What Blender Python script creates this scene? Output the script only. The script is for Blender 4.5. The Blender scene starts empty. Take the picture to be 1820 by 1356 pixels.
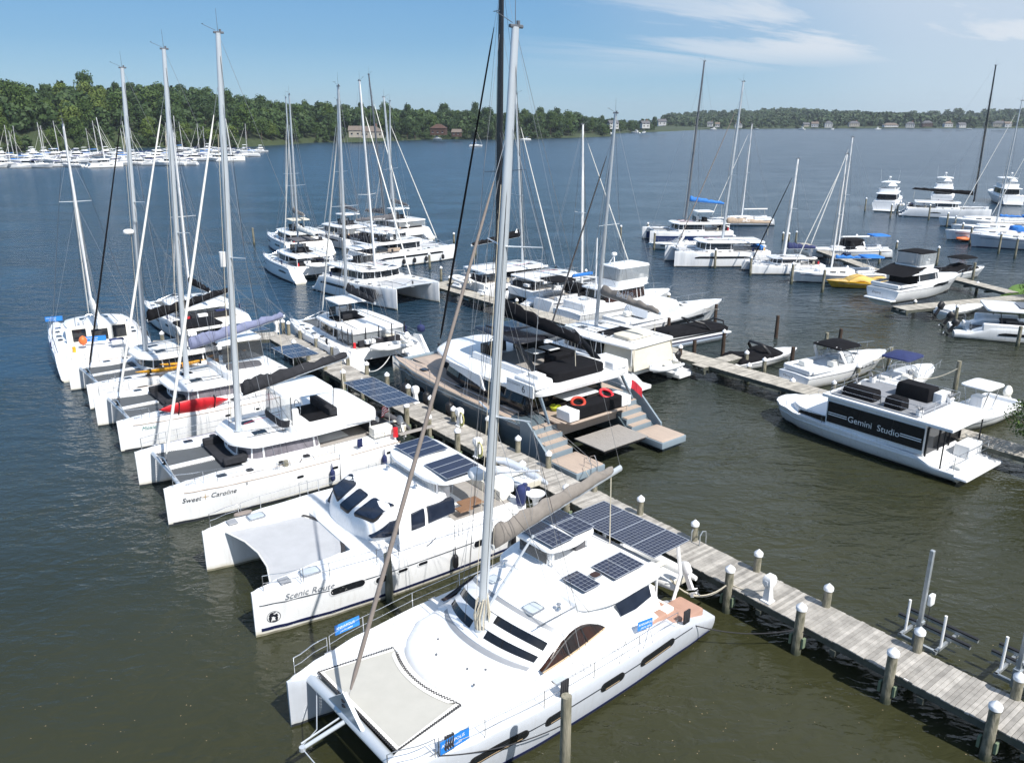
import bpy, bmesh, math, random
from mathutils import Vector, Matrix, Quaternion
R = math.radians
C = bpy.context.scene.collection
SC = bpy.context.scene
random.seed(7)

# ------------------------------------------------------------------ camera
CAMH, FPX, HORIZ = 18.0, 1440.0, 210.0
PITCH = math.atan((678 - HORIZ) / FPX)
cam = bpy.data.objects.new('camera', bpy.data.cameras.new('camera'))
C.objects.link(cam)
cam.data.sensor_width = 36.0
cam.data.lens = FPX / 1820 * 36.0
cam.data.clip_end = 9000
cam.data.clip_start = 0.5
cam.location = (0, 0, CAMH)
cam.rotation_euler = (math.pi / 2 - PITCH, 0, 0)
SC.camera = cam
SC.render.resolution_x, SC.render.resolution_y = 1024, 762

# ------------------------------------------------------------------ light
SUN_EL, SUN_AZ = 50.0, -48.0            # azimuth counted from +X, the way the pile shadows fall
W = bpy.data.worlds.new('World'); SC.world = W; W.use_nodes = True
nt = W.node_tree; nt.nodes.clear(); N = nt.nodes.new; Lk = nt.links.new
wo = N('ShaderNodeOutputWorld'); bg = N('ShaderNodeBackground')
sky = N('ShaderNodeTexSky'); sky.sky_type = 'NISHITA'; sky.sun_disc = False
sky.sun_elevation = R(SUN_EL); sky.sun_rotation = R(90 - SUN_AZ)
sky.air_density = 1.0; sky.dust_density = 0.4; sky.ozone_density = 2.2; sky.altitude = 0
tc = N('ShaderNodeTexCoord'); sep = N('ShaderNodeSeparateXYZ'); Lk(tc.outputs['Generated'], sep.inputs[0])
def M_(op, a, b=None, clamp=False):
    m = N('ShaderNodeMath'); m.operation = op; m.use_clamp = clamp
    for i, v in enumerate((a, b)):
        if v is None: continue
        if isinstance(v, (int, float)): m.inputs[i].default_value = v
        else: Lk(v, m.inputs[i])
    return m.outputs[0]
def ramp_(v, a, b):
    r = N('ShaderNodeMapRange'); r.interpolation_type = 'SMOOTHSTEP'; Lk(v, r.inputs[0])
    r.inputs[1].default_value = a; r.inputs[2].default_value = b; return r.outputs[0]
zc = M_('MAXIMUM', sep.outputs['Z'], 0.03)
cx_ = M_('DIVIDE', sep.outputs['X'], M_('ADD', zc, 0.12)); cy_ = M_('DIVIDE', sep.outputs['Y'], M_('ADD', zc, 0.12))
comb = N('ShaderNodeCombineXYZ'); Lk(M_('MULTIPLY', cx_, 0.45), comb.inputs[0]); Lk(M_('MULTIPLY', M_('SUBTRACT', cy_, M_('MULTIPLY', cx_, 0.35)), 1.6), comb.inputs[1])
n1 = N('ShaderNodeTexNoise'); n1.inputs['Scale'].default_value = 0.8; n1.inputs['Detail'].default_value = 7; n1.inputs['Roughness'].default_value = .62; n1.inputs['Distortion'].default_value = .6
Lk(comb.outputs[0], n1.inputs['Vector'])
n2 = N('ShaderNodeTexNoise'); n2.inputs['Scale'].default_value = 1.3; n2.inputs['Detail'].default_value = 3
Lk(tc.outputs['Generated'], n2.inputs['Vector'])
zr_ = N('ShaderNodeValToRGB'); Lk(sep.outputs['Z'], zr_.inputs[0]); E_ = zr_.color_ramp.elements
E_[0].position = 0; E_[0].color = (.20, .355, .47, 1); E_[1].position = 1; E_[1].color = (.07, .155, .35, 1)
for p_, c_ in ((.035, (.145, .31, .47)), (.08, (.085, .24, .43)), (.13, (.075, .22, .42)), (.35, (.088, .22, .43))):
    e_ = E_.new(p_); e_.color = (*c_, 1)
skm = N('ShaderNodeMix'); skm.data_type = 'RGBA'; skm.inputs['Factor'].default_value = .8; Lk(sky.outputs[0], skm.inputs['A'])
sc_ = N('ShaderNodeVectorMath'); sc_.operation = 'SCALE'; Lk(zr_.outputs[0], sc_.inputs[0]); sc_.inputs['Scale'].default_value = 10.0; Lk(sc_.outputs[0], skm.inputs['B'])
east = ramp_(M_('ADD', M_('SUBTRACT', sep.outputs['X'], M_('MULTIPLY', sep.outputs['Y'], .18)), M_('MULTIPLY', n2.outputs[0], .25)), -.12, .34)
wisp = M_('MULTIPLY', ramp_(n1.outputs[0], .40, .57), M_('MULTIPLY', east, ramp_(sep.outputs['Z'], .035, .075)))
veil = M_('MULTIPLY', ramp_(M_('ADD', M_('ADD', sep.outputs['X'], M_('MULTIPLY', sep.outputs['Z'], 1.2)), M_('MULTIPLY', n2.outputs[0], .55)), .46, .98), .66)
veil = M_('MULTIPLY', veil, ramp_(sep.outputs['Y'], .0, .5))
cl = M_('MULTIPLY', M_('MAXIMUM', M_('MULTIPLY', wisp, .95), veil), 1.0, True)
mixc = N('ShaderNodeMix'); mixc.data_type = 'RGBA'; Lk(cl, mixc.inputs['Factor']); Lk(skm.outputs['Result'], mixc.inputs['A'])
mixc.inputs['B'].default_value = (4.9, 5.3, 5.8, 1)
Lk(mixc.outputs['Result'], bg.inputs[0]); bg.inputs[1].default_value = 0.10; Lk(bg.outputs[0], wo.inputs[0])
sd = bpy.data.lights.new('sun', 'SUN'); sun = bpy.data.objects.new('sun', sd); C.objects.link(sun)
sd.energy = 4.3; sd.angle = R(.53); sd.color = (1, .96, .90)
sdir = Vector((math.cos(R(SUN_AZ)) * math.cos(R(SUN_EL)), math.sin(R(SUN_AZ)) * math.cos(R(SUN_EL)), math.sin(R(SUN_EL))))
sun.rotation_euler = sdir.to_track_quat('Z', 'Y').to_euler(); sun.location = (30, -30, 60)
SC.view_settings.view_transform = 'Standard'; SC.view_settings.look = 'None'; SC.view_settings.gamma = 1
SC.view_settings.use_curve_mapping = False
SC.view_settings.exposure = 0.6

# ------------------------------------------------------------------ helpers
def at(px, py, z=0.0):
    """the place in the world, at height z, of a spot measured on the photograph"""
    x = (px - 910) / FPX; y = -(py - 678) / FPX
    d = Vector((x, math.cos(PITCH) + y * math.sin(PITCH), -math.sin(PITCH) + y * math.cos(PITCH)))
    t = (z - CAMH) / d.z
    return Vector((d.x * t, d.y * t, z))
def topz(base, px, py):
    """height of a thing standing at base whose top shows at px, py"""
    y = -(py - 678) / FPX
    return CAMH + base.y * (-math.sin(PITCH) + y * math.cos(PITCH)) / (math.cos(PITCH) + y * math.sin(PITCH))
def tag(o, label=None, cat=None, group=None, kind=None):
    if label: o['label'] = label
    if cat: o['category'] = cat
    if group: o['group'] = group
    if kind: o['kind'] = kind
    return o
def thing(name, label, cat, loc=(0, 0, 0), rz=0, group=None):
    o = bpy.data.objects.new(name, None); C.objects.link(o); o.empty_display_size = .2
    o.location = loc; o.rotation_euler = (0, 0, R(rz)); return tag(o, label, cat, group)
def kids(o): return [c for c in list(C.objects) if c.parent == o]
KID = {}
def copy_tree(o, parent=None):
    c = o.copy(); C.objects.link(c); c.parent = parent
    if parent is not None: KID.setdefault(parent.name, []).append(c)
    for ch in KID.get(o.name, []): copy_tree(ch, c)
    return c
def lerp(a, b, t): return a + (b - a) * t
def interp(pts, x):
    if x <= pts[0][0]: return pts[0][1]
    for (a, u), (b, v) in zip(pts, pts[1:]):
        if x <= b: return u + (v - u) * (x - a) / (b - a)
    return pts[-1][1]
def smooth(pts, x):
    if x <= pts[0][0]: return pts[0][1]
    for (a, u), (b, v) in zip(pts, pts[1:]):
        if x <= b:
            t = (x - a) / (b - a); return u + (v - u) * t * t * (3 - 2 * t)
    return pts[-1][1]
def chaikin(o, n=2):
    """an outline with its corners rounded; n picks the size of the rounding"""
    if n <= 0 or len(o) < 3: return list(o)
    rad = {1: .10, 2: .38, 3: 1.1}[n]; seg = {1: 2, 2: 4, 3: 6}[n]; q = []; m = len(o)
    for i in range(m):
        a, b, c = Vector(o[i - 1]), Vector(o[i]), Vector(o[(i + 1) % m]); la, lc = (a - b).length, (c - b).length
        if la < 1e-6 or lc < 1e-6: continue
        p = b + (a - b) / la * min(rad, la * .5); r = b + (c - b) / lc * min(rad, lc * .5)
        for k in range(seg + 1):
            t = k / seg; v = p * (1 - t) ** 2 + b * 2 * t * (1 - t) + r * t * t
            if not q or (Vector(q[-1]) - v).length > 1e-4: q.append((v.x, v.y))
    if (Vector(q[0]) - Vector(q[-1])).length < 1e-4: q.pop()
    return q
def sym(pts): return list(pts) + [(x, -y) for x, y in reversed(pts) if abs(y) > 1e-6]
def inset(o, d):
    n = len(o); A = sum(o[i][0] * o[(i + 1) % n][1] - o[(i + 1) % n][0] * o[i][1] for i in range(n)); s = 1 if A > 0 else -1
    out = []
    for i in range(n):
        a, b, c = o[i - 1], o[i], o[(i + 1) % n]
        tx, ty = c[0] - a[0], c[1] - a[1]; l = math.hypot(tx, ty) or 1
        out.append((b[0] - s * ty / l * d, b[1] + s * tx / l * d))
    return out

class MB:
    def __init__(s): s.v = []; s.f = []; s.m = []; s.k = 0
    def face(s, idx): s.f.append(idx); s.m.append(s.k); return s
    def quad(s, a, b, c, d):
        n = len(s.v); s.v += [a, b, c, d]; return s.face((n, n + 1, n + 2, n + 3))
    def ring(s, rings, closed=True, cap=(True, True)):
        n = len(rings[0]); base = len(s.v)
        for r in rings: s.v += [tuple(p) for p in r]
        for i in range(len(rings) - 1):
            for j in range(n if closed else n - 1):
                k = (j + 1) % n
                s.face((base + i * n + j, base + i * n + k, base + (i + 1) * n + k, base + (i + 1) * n + j))
        if closed and cap[0]: s.face(tuple(base + j for j in reversed(range(n))))
        if closed and cap[1]: s.face(tuple(base + (len(rings) - 1) * n + j for j in range(n)))
        return s
    def box(s, c, d, rz=0, taper=0, rx=0, ry=0):
        x, y, z = c; a, b, h = d[0] / 2, d[1] / 2, d[2] / 2
        m = Matrix.Rotation(rz, 3, 'Z') @ Matrix.Rotation(ry, 3, 'Y') @ Matrix.Rotation(rx, 3, 'X')
        rr = []
        for q, t in ((-h, 1), (h, 1 - taper)):
            rr.append([tuple(m @ Vector((u * t, w * t, q)) + Vector(c)) for u, w in ((-a, -b), (a, -b), (a, b), (-a, b))])
        return s.ring(rr)
    def tube(s, pts, r, n=6, flat=1.0):
        pts = [Vector(p) for p in pts]; rr = r if isinstance(r, (list, tuple)) else [r] * len(pts); rings = []
        up = None
        for i, p in enumerate(pts):
            t = (pts[min(i + 1, len(pts) - 1)] - pts[max(i - 1, 0)])
            if t.length < 1e-9: t = Vector((0, 0, 1))
            t.normalize()
            if up is None: up = Vector((1, 0, 0)) if abs(t.x) < .8 else Vector((0, 0, 1))
            u = (up - t * up.dot(t)); u.normalize(); w = t.cross(u); up = u
            rings.append([tuple(p + u * (math.cos(a) * rr[i]) + w * (math.sin(a) * rr[i] * flat)) for a in [2 * math.pi * k / n for k in range(n)]])
        return s.ring(rings)
    def cyl(s, c, r, h, n=14, r2=None):
        r2 = r if r2 is None else r2
        return s.ring([[(c[0] + q * math.cos(a), c[1] + q * math.sin(a), c[2] + z) for a in [2 * math.pi * k / n for k in range(n)]] for q, z in ((r, 0), (r2, h))])
    def rev(s, c, prof, n=14):
        return s.ring([[(c[0] + max(q, .001) * math.cos(a), c[1] + max(q, .001) * math.sin(a), c[2] + z) for a in [2 * math.pi * k / n for k in range(n)]] for q, z in prof])
    def pad(s, out, levels, zf=None, crown=0, caps=4, bottom=True):
        """an outline raised through (inset, z) levels and closed with a cambered top"""
        zf = zf or (lambda x, y: 0)
        rr = []
        for d, z in levels:
            o = inset(out, d) if d else out
            rr.append([(x, y, z + zf(x, y)) for x, y in o])
        o = inset(out, levels[-1][0]) if levels[-1][0] else out; zt = levels[-1][1]
        cx = sum(p[0] for p in o) / len(o); cy = sum(p[1] for p in o) / len(o)
        s.ring(rr, cap=(bottom, False))
        n = len(o); prev = len(s.v) - n
        for q in range(1, caps):
            t = 1 - q / caps
            for x, y in o:
                X, Y = cx + (x - cx) * t, cy + (y - cy) * t
                s.v.append((X, Y, zt + zf(X, Y) + crown * (1 - t * t)))
            cur = len(s.v) - n
            for j in range(n): s.face((prev + j, prev + (j + 1) % n, cur + (j + 1) % n, cur + j))
            prev = cur
        s.v.append((cx, cy, zt + zf(cx, cy) + crown)); e = len(s.v) - 1
        for j in range(n): s.face((prev + j, prev + (j + 1) % n, e))
        return s
    def build(s, name, mats, parent=None, sharp=35, bevel=0, tri=False):
        me = bpy.data.meshes.new(name); me.from_pydata([tuple(p) for p in s.v], [], s.f)
        mats = mats if isinstance(mats, (list, tuple)) else [mats]
        for m in mats: me.materials.append(MAT[m])
        if len(mats) > 1: me.polygons.foreach_set('material_index', s.m)
        bm = bmesh.new(); bm.from_mesh(me); bmesh.ops.recalc_face_normals(bm, faces=bm.faces); bm.to_mesh(me); bm.free()
        if sharp:
            me.polygons.foreach_set('use_smooth', [True] * len(me.polygons)); me.set_sharp_from_angle(angle=R(sharp))
        o = bpy.data.objects.new(name, me); C.objects.link(o)
        if parent is not None: o.parent = parent; KID.setdefault(parent.name, []).append(o)
        if bevel:
            b = o.modifiers.new('bevel', 'BEVEL'); b.width = bevel; b.segments = 2; b.limit_method = 'ANGLE'; b.harden_normals = False
        return o

# ------------------------------------------------------------------ materials
MAT = {}
def mat(name, col, rough=.5, metal=0, var=.06, scale=3, bump=0, bscale=40, coat=0, alpha=1, stretch=(1, 1, 1), spec=None, col2=None, island=0, grime=None, streak=0):
    m = bpy.data.materials.new(name); m.use_nodes = True; t = m.node_tree; n = t.nodes.new; l = t.links.new
    p = t.nodes['Principled BSDF']; MAT[name] = m
    p.inputs['Roughness'].default_value = rough; p.inputs['Metallic'].default_value = metal
    if coat: p.inputs['Coat Weight'].default_value = coat; p.inputs['Coat Roughness'].default_value = .08
    if spec is not None: p.inputs['Specular IOR Level'].default_value = spec
    if alpha < 1: p.inputs['Alpha'].default_value = alpha
    tc = n('ShaderNodeTexCoord'); mp = n('ShaderNodeMapping'); mp.inputs['Scale'].default_value = stretch; l(tc.outputs['Object'], mp.inputs[0])
    nz = n('ShaderNodeTexNoise'); nz.inputs['Scale'].default_value = scale; nz.inputs['Detail'].default_value = 5; nz.inputs['Roughness'].default_value = .6; l(mp.outputs[0], nz.inputs['Vector'])
    a = [max(0, c * (1 - var)) for c in col]; b = [c * (1 + var) for c in col] if col2 is None else col2
    r = n('ShaderNodeValToRGB'); r.color_ramp.elements[0].position = .3; r.color_ramp.elements[1].position = .7
    r.color_ramp.elements[0].color = (*a, 1); r.color_ramp.elements[1].color = (*b, 1); l(nz.outputs[0], r.inputs[0]); out = r.outputs[0]
    if island:
        g = n('ShaderNodeNewGeometry'); h = n('ShaderNodeHueSaturation'); l(out, h.inputs['Color'])
        mr = n('ShaderNodeMapRange'); l(g.outputs['Random Per Island'], mr.inputs[0]); mr.inputs[3].default_value = 1 - island; mr.inputs[4].default_value = 1 + island; l(mr.outputs[0], h.inputs['Value']); out = h.outputs[0]
    if grime:      # (colour, height where it ends): weed and scum along the waterline
        sz = n('ShaderNodeSeparateXYZ'); l(tc.outputs['Object'], sz.inputs[0]); ad = n('ShaderNodeMath'); ad.operation = 'MULTIPLY_ADD'; l(nz.outputs[0], ad.inputs[0]); ad.inputs[1].default_value = -grime[1] * 1.2; l(sz.outputs['Z'], ad.inputs[2])
        mr = n('ShaderNodeMapRange'); mr.interpolation_type = 'SMOOTHSTEP'; l(ad.outputs[0], mr.inputs[0]); mr.inputs[1].default_value = -grime[1] * .55; mr.inputs[2].default_value = grime[1] * .4; mr.inputs[3].default_value = grime[2]; mr.inputs[4].default_value = 0
        gm = n('ShaderNodeMix'); gm.data_type = 'RGBA'; l(mr.outputs[0], gm.inputs['Factor']); l(out, gm.inputs['A']); gm.inputs['B'].default_value = (*grime[0], 1); out = gm.outputs['Result']
    if streak:     # faint vertical run marks and scuffs
        m2 = n('ShaderNodeMapping'); m2.inputs['Scale'].default_value = (5, 5, .5); l(tc.outputs['Object'], m2.inputs[0]); z2 = n('ShaderNodeTexNoise'); z2.inputs['Scale'].default_value = 1.6; z2.inputs['Detail'].default_value = 6; l(m2.outputs[0], z2.inputs['Vector'])
        r2 = n('ShaderNodeMapRange'); l(z2.outputs[0], r2.inputs[0]); r2.inputs[1].default_value = .52; r2.inputs[2].default_value = .75; r2.inputs[4].default_value = streak
        g2 = n('ShaderNodeMix'); g2.data_type = 'RGBA'; l(r2.outputs[0], g2.inputs['Factor']); l(out, g2.inputs['A']); g2.inputs['B'].default_value = (.36, .33, .27, 1); out = g2.outputs['Result']
    l(out, p.inputs['Base Color'])
    if bump:
        nb = n('ShaderNodeTexNoise'); nb.inputs['Scale'].default_value = bscale; nb.inputs['Detail'].default_value = 4; l(mp.outputs[0], nb.inputs['Vector'])
        bp = n('ShaderNodeBump'); bp.inputs['Strength'].default_value = bump; bp.inputs['Distance'].default_value = .02; l(nb.outputs[0], bp.inputs['Height']); l(bp.outputs[0], p.inputs['Normal'])
    return m
mat('gelcoat', (.80, .81, .82), .30, var=.04, scale=.8, coat=.3, grime=((.42, .36, .20), .34, .6), streak=.22)
mat('deck_white', (.79, .79, .78), .6, var=.05, scale=2.5, streak=.12, bump=.25, bscale=90)
mat('offwhite', (.72, .70, .64), .45, var=.04)
mat('cream', (.62, .56, .45), .6, var=.05)
mat('brace_green', (.13, .17, .11), .9, var=.3)
mat('fender_white', (.75, .75, .74), .5)
mat('nonskid', (.62, .64, .66), .7, var=.05, scale=6)
mat('hatch_grey', (.45, .50, .54), .15, var=.05)
mat('glass', (.012, .014, .018), .05, var=.3, scale=1.2)
mat('glass_blue', (.014, .020, .036), .06, var=.2)
mat('glass_brown', (.085, .026, .012), .08, var=.5, scale=1.3, col2=(.012, .012, .012))
mat('glass_grey', (.16, .15, .17), .12, var=.25, scale=2)
mat('clear_vinyl', (.45, .48, .50), .08, alpha=.45)
mat('tinted_vinyl', (.05, .055, .06), .1, alpha=.7)
mat('black', (.010, .010, .012), .5, var=.2)
mat('black_gloss', (.012, .012, .014), .12, var=.2)
mat('black_fabric', (.008, .008, .010), .9, spec=.15, var=.25, bump=.3, bscale=12)
mat('charcoal_fabric', (.028, .029, .034), .9, spec=.15, var=.2, bump=.4, bscale=10)
mat('grey_fabric', (.10, .10, .11), .85, spec=.2, var=.15, bump=.4, bscale=8)
mat('navy_fabric', (.015, .025, .10), .8, var=.2, bump=.3, bscale=10)
mat('blue_fabric', (.02, .16, .50), .75, var=.2, bump=.4, bscale=9)
mat('violet_fabric', (.17, .19, .30), .85, var=.12, bump=.4, bscale=9)
mat('taupe_fabric', (.20, .18, .162), .85, var=.15, bump=.5, bscale=7)
mat('tan_fabric', (.36, .28, .21), .85, var=.12, bump=.4, bscale=7)
mat('beige_canvas', (.60, .56, .47), .8, var=.06, bump=.5, bscale=3)
mat('white_sail', (.74, .73, .69), .7, var=.05, bump=.3, bscale=12)
mat('taupe_sail', (.23, .195, .175), .75, var=.10, bump=.3, bscale=14)
mat('mast_grey', (.52, .56, .60), .32, metal=.35, var=.05, scale=1)
mat('mast_white', (.72, .73, .74), .35, var=.03)
mat('mast_dark', (.14, .15, .17), .4, metal=.3, var=.1)
mat('carbon', (.012, .012, .016), .25, var=.2, coat=.3)
mat('steel', (.62, .63, .65), .2, metal=.9, var=.05)
mat('galvanised', (.45, .48, .50), .42, metal=.6, var=.15, scale=8)
mat('wire', (.34, .35, .37), .4, metal=.5)
mat('wire_dark', (.03, .03, .035), .6)
mat('rope', (.55, .50, .40), .9, var=.15, scale=20)
mat('rope_dark', (.03, .03, .035), .9)
mat('tramp', (.47, .46, .42), .85, var=.04, scale=2, bump=.4, bscale=160, alpha=.93)
mat('tramp_white', (.47, .48, .50), .75, var=.06, scale=1.5, alpha=.88, bump=.4, bscale=120)
mat('tramp_dark', (.10, .11, .12), .8, alpha=.72)
mat('solar', (.006, .010, .035), .10, var=.3, scale=6, coat=.4)
mat('solar_line', (.30, .33, .38), .4)
mat('teak_light', (.40, .32, .26), .65, var=.10, scale=2, stretch=(1, 9, 1), island=.05)
mat('teak', (.20, .11, .06), .6, var=.15, scale=2, stretch=(1, 9, 1))
mat('teak_pink', (.40, .24, .18), .65, var=.08, scale=2)
mat('teak_grey', (.30, .28, .26), .75, var=.15, scale=2, stretch=(1, 9, 1))
mat('hull_grey', (.085, .115, .135), .16, var=.10, scale=.5, coat=.6)
mat('hull_grey_light', (.20, .25, .29), .3, var=.05)
mat('hull_navy', (.012, .03, .11), .15, coat=.5)
mat('hull_silver', (.50, .53, .58), .25, var=.03, grime=((.35, .32, .22), .26, .45), streak=.16)  # shade put into the nearest white hull's colour; also a pale grey hull
mat('antifoul', (.025, .030, .035), .8, var=.3)
mat('antifoul_navy', (.015, .02, .06), .8)
mat('antifoul_tan', (.20, .19, .14), .85, var=.35, scale=4)
mat('stripe_navy', (.01, .015, .06), .3)
mat('stripe_dark', (.03, .035, .045), .3)
mat('stripe_grey', (.28, .29, .31), .4)
mat('gold_trim', (.45, .33, .20), .5)
mat('red', (.60, .02, .03), .45, var=.12, scale=4)
mat('orange', (.70, .16, .04), .5); mat('ring_red', (.42, .035, .015), .5, var=.2)
mat('yellow', (.75, .36, .02), .45, var=.2, scale=6)
mat('hull_yellow', (.62, .36, .02), .25, coat=.4)
mat('yellow_canvas', (.62, .42, .12), .85, bump=.4, bscale=6)
mat('hose_yellow', (.62, .58, .22), .6)
mat('lime', (.45, .50, .03), .6)
mat('sign_blue', (.02, .20, .62), .5, var=.03)
mat('sign_white', (.85, .85, .85), .5, var=.01)
mat('ink', (.01, .012, .02), .5)
mat('ink_grey', (.20, .21, .23), .5)
mat('ink_teal', (.10, .28, .27), .5)
mat('flag_red', (.55, .03, .05), .8)
mat('flag_navy', (.02, .03, .15), .8)
mat('green_rope', (.02, .30, .10), .8)
mat('dock_wood', (.33, .31, .28), .9, var=.30, scale=2.2, stretch=(1, 1, 1), bump=.7, bscale=22, island=.26)
mat('dock_wood_warm', (.36, .335, .29), .9, var=.3, scale=2.2, bump=.5, bscale=22, island=.2)
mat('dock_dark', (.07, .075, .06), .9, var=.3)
mat('pile_wood', (.12, .125, .075), .9, var=.45, scale=6, stretch=(1, 1, .3), bump=.9, bscale=25, col2=(.34, .31, .24), grime=((.025, .035, .018), .55, .9))
mat('pile_dark', (.05, .032, .022), .9, var=.4, scale=5, bump=.7, bscale=25, stretch=(1, 1, .35))
mat('pile_cap', (.80, .81, .83), .5, var=.04)
mat('plastic_white', (.78, .78, .78), .4)
mat('house_white', (.46, .46, .45), .7); mat('house_tan', (.34, .31, .26), .8); mat('house_brown', (.07, .035, .025), .8)
mat('roof_grey', (.10, .10, .11), .85, var=.2); mat('roof_brown', (.15, .12, .10), .85, var=.2); mat('brick', (.25, .10, .07), .9)
mat('trunk', (.07, .05, .035), .95)
mat('sand', (.33, .25, .15), .95, var=.2, scale=.2)
mat('bush_leaf', (.05, .10, .02), .6, var=.5, island=.3)

def leafmat(name, a, b, island=.6):
    m = bpy.data.materials.new(name); m.use_nodes = True; t = m.node_tree; n = t.nodes.new; l = t.links.new; p = t.nodes['Principled BSDF']; MAT[name] = m
    g = n('ShaderNodeNewGeometry'); oi = n('ShaderNodeObjectInfo'); r = n('ShaderNodeValToRGB')
    r.color_ramp.elements[0].color = (*a, 1); r.color_ramp.elements[1].color = (*b, 1)
    mx = n('ShaderNodeMath'); mx.operation = 'MULTIPLY_ADD'; l(g.outputs['Random Per Island'], mx.inputs[0]); mx.inputs[1].default_value = island
    ad = n('ShaderNodeMath'); ad.operation = 'MULTIPLY'; l(oi.outputs['Random'], ad.inputs[0]); ad.inputs[1].default_value = 1 - island; l(ad.outputs[0], mx.inputs[2])
    l(mx.outputs[0], r.inputs[0]); l(r.outputs[0], p.inputs['Base Color']); p.inputs['Roughness'].default_value = .65
    p.inputs['Specular IOR Level'].default_value = .25
leafmat('leaf_a', (.022, .052, .011), (.068, .108, .022)); leafmat('leaf_b', (.040, .078, .013), (.11, .145, .026)); leafmat('leaf_c', (.017, .040, .014), (.046, .078, .022))
leafmat('leaf_far', (.026, .048, .022), (.050, .076, .030), .9)
# ------------------------------------------------------------------ setting: water, ground, woods
def water():
    m = bpy.data.materials.new('water'); m.use_nodes = True; t = m.node_tree; n = t.nodes.new; l = t.links.new; p = t.nodes['Principled BSDF']; MAT['water'] = m
    p.inputs['Roughness'].default_value = .06; p.inputs['IOR'].default_value = 1.333
    tc = n('ShaderNodeTexCoord')
    def noise(sx, sy, sc, det, dist=0, rot=0):
        mp = n('ShaderNodeMapping'); mp.inputs['Scale'].default_value = (sx, sy, 1); mp.inputs['Rotation'].default_value = (0, 0, R(rot)); l(tc.outputs['Object'], mp.inputs[0])
        z = n('ShaderNodeTexNoise'); z.inputs['Scale'].default_value = sc; z.inputs['Detail'].default_value = det; z.inputs['Distortion'].default_value = dist; z.inputs['Roughness'].default_value = .55
        l(mp.outputs[0], z.inputs['Vector']); return z.outputs[0]
    murk = noise(1, 1, .05, 4)
    r = n('ShaderNodeValToRGB'); r.color_ramp.elements[0].position = .35; r.color_ramp.elements[1].position = .65
    r.color_ramp.elements[0].color = (.024, .026, .011, 1); r.color_ramp.elements[1].color = (.037, .038, .018, 1)
    l(murk, r.inputs[0])
    # silty near the docks; farther out, reflected sky blue is painted into the base
    s0 = n('ShaderNodeSeparateXYZ'); l(tc.outputs['Object'], s0.inputs[0]); dp = n('ShaderNodeMath'); dp.operation = 'SUBTRACT'; xs = n('ShaderNodeMath'); xs.operation = 'MULTIPLY'; xs.inputs[1].default_value = .6; l(s0.outputs['X'], xs.inputs[0]); l(s0.outputs['Y'], dp.inputs[0]); l(xs.outputs[0], dp.inputs[1])
    dm = n('ShaderNodeMapRange'); dm.interpolation_type = 'SMOOTHSTEP'; l(dp.outputs[0], dm.inputs[0]); dm.inputs[1].default_value = 22; dm.inputs[2].default_value = 100
    mxw = n('ShaderNodeMix'); mxw.data_type = 'RGBA'; l(dm.outputs[0], mxw.inputs['Factor']); l(r.outputs[0], mxw.inputs['A']); mxw.inputs['B'].default_value = (.012, .036, .066, 1); l(mxw.outputs['Result'], p.inputs['Base Color'])
    a = noise(1, 1.9, .42, 3, .4, 28); b = noise(1, 1.6, 1.5, 3, .5, 20); c = noise(1, 1.3, 5.0, 2, .3, 35); g = noise(1, 1.8, .055, 4, .8, 15)
    def mul(x, k):
        q = n('ShaderNodeMath'); q.operation = 'MULTIPLY'; l(x, q.inputs[0])
        if isinstance(k, (int, float)): q.inputs[1].default_value = k
        else: l(k, q.inputs[1])
        return q.outputs[0]
    def add(x, y):
        q = n('ShaderNodeMath'); q.operation = 'ADD'; l(x, q.inputs[0]); l(y, q.inputs[1]); return q.outputs[0]
    hgt = add(add(mul(a, .40), mul(b, .155)), mul(c, .026))
    cal = n('ShaderNodeMapRange'); l(g, cal.inputs[0]); cal.inputs[1].default_value = .35; cal.inputs[2].default_value = .62; cal.inputs[3].default_value = .35; cal.inputs[4].default_value = 1.3
    # sheltered among the boats, choppier out on the open creek
    sp = n('ShaderNodeSeparateXYZ'); l(tc.outputs['Object'], sp.inputs[0]); op = n('ShaderNodeMapRange'); l(sp.outputs['Y'], op.inputs[0])
    op.inputs[1].default_value = 12; op.inputs[2].default_value = 75; op.inputs[3].default_value = .33; op.inputs[4].default_value = 1.0
    bp = n('ShaderNodeBump'); bp.inputs['Distance'].default_value = 1.0; l(hgt, bp.inputs['Height']); l(mul(cal.outputs[0], op.outputs[0]), bp.inputs['Strength']); l(bp.outputs[0], p.inputs['Normal'])
    p.inputs['Specular IOR Level'].default_value = .5
    rg_ = n('ShaderNodeMapRange'); l(sp.outputs['Y'], rg_.inputs[0]); rg_.inputs[1].default_value = 40; rg_.inputs[2].default_value = 300; rg_.inputs[3].default_value = .05; rg_.inputs[4].default_value = .24; l(rg_.outputs[0], p.inputs['Roughness'])
    bm = MB(); bm.quad((-4000, -300, 0), (4000, -300, 0), (4000, 6500, 0), (-4000, 6500, 0))
    tag(bm.build('water', 'water', sharp=0), kind='structure')
water()

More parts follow.
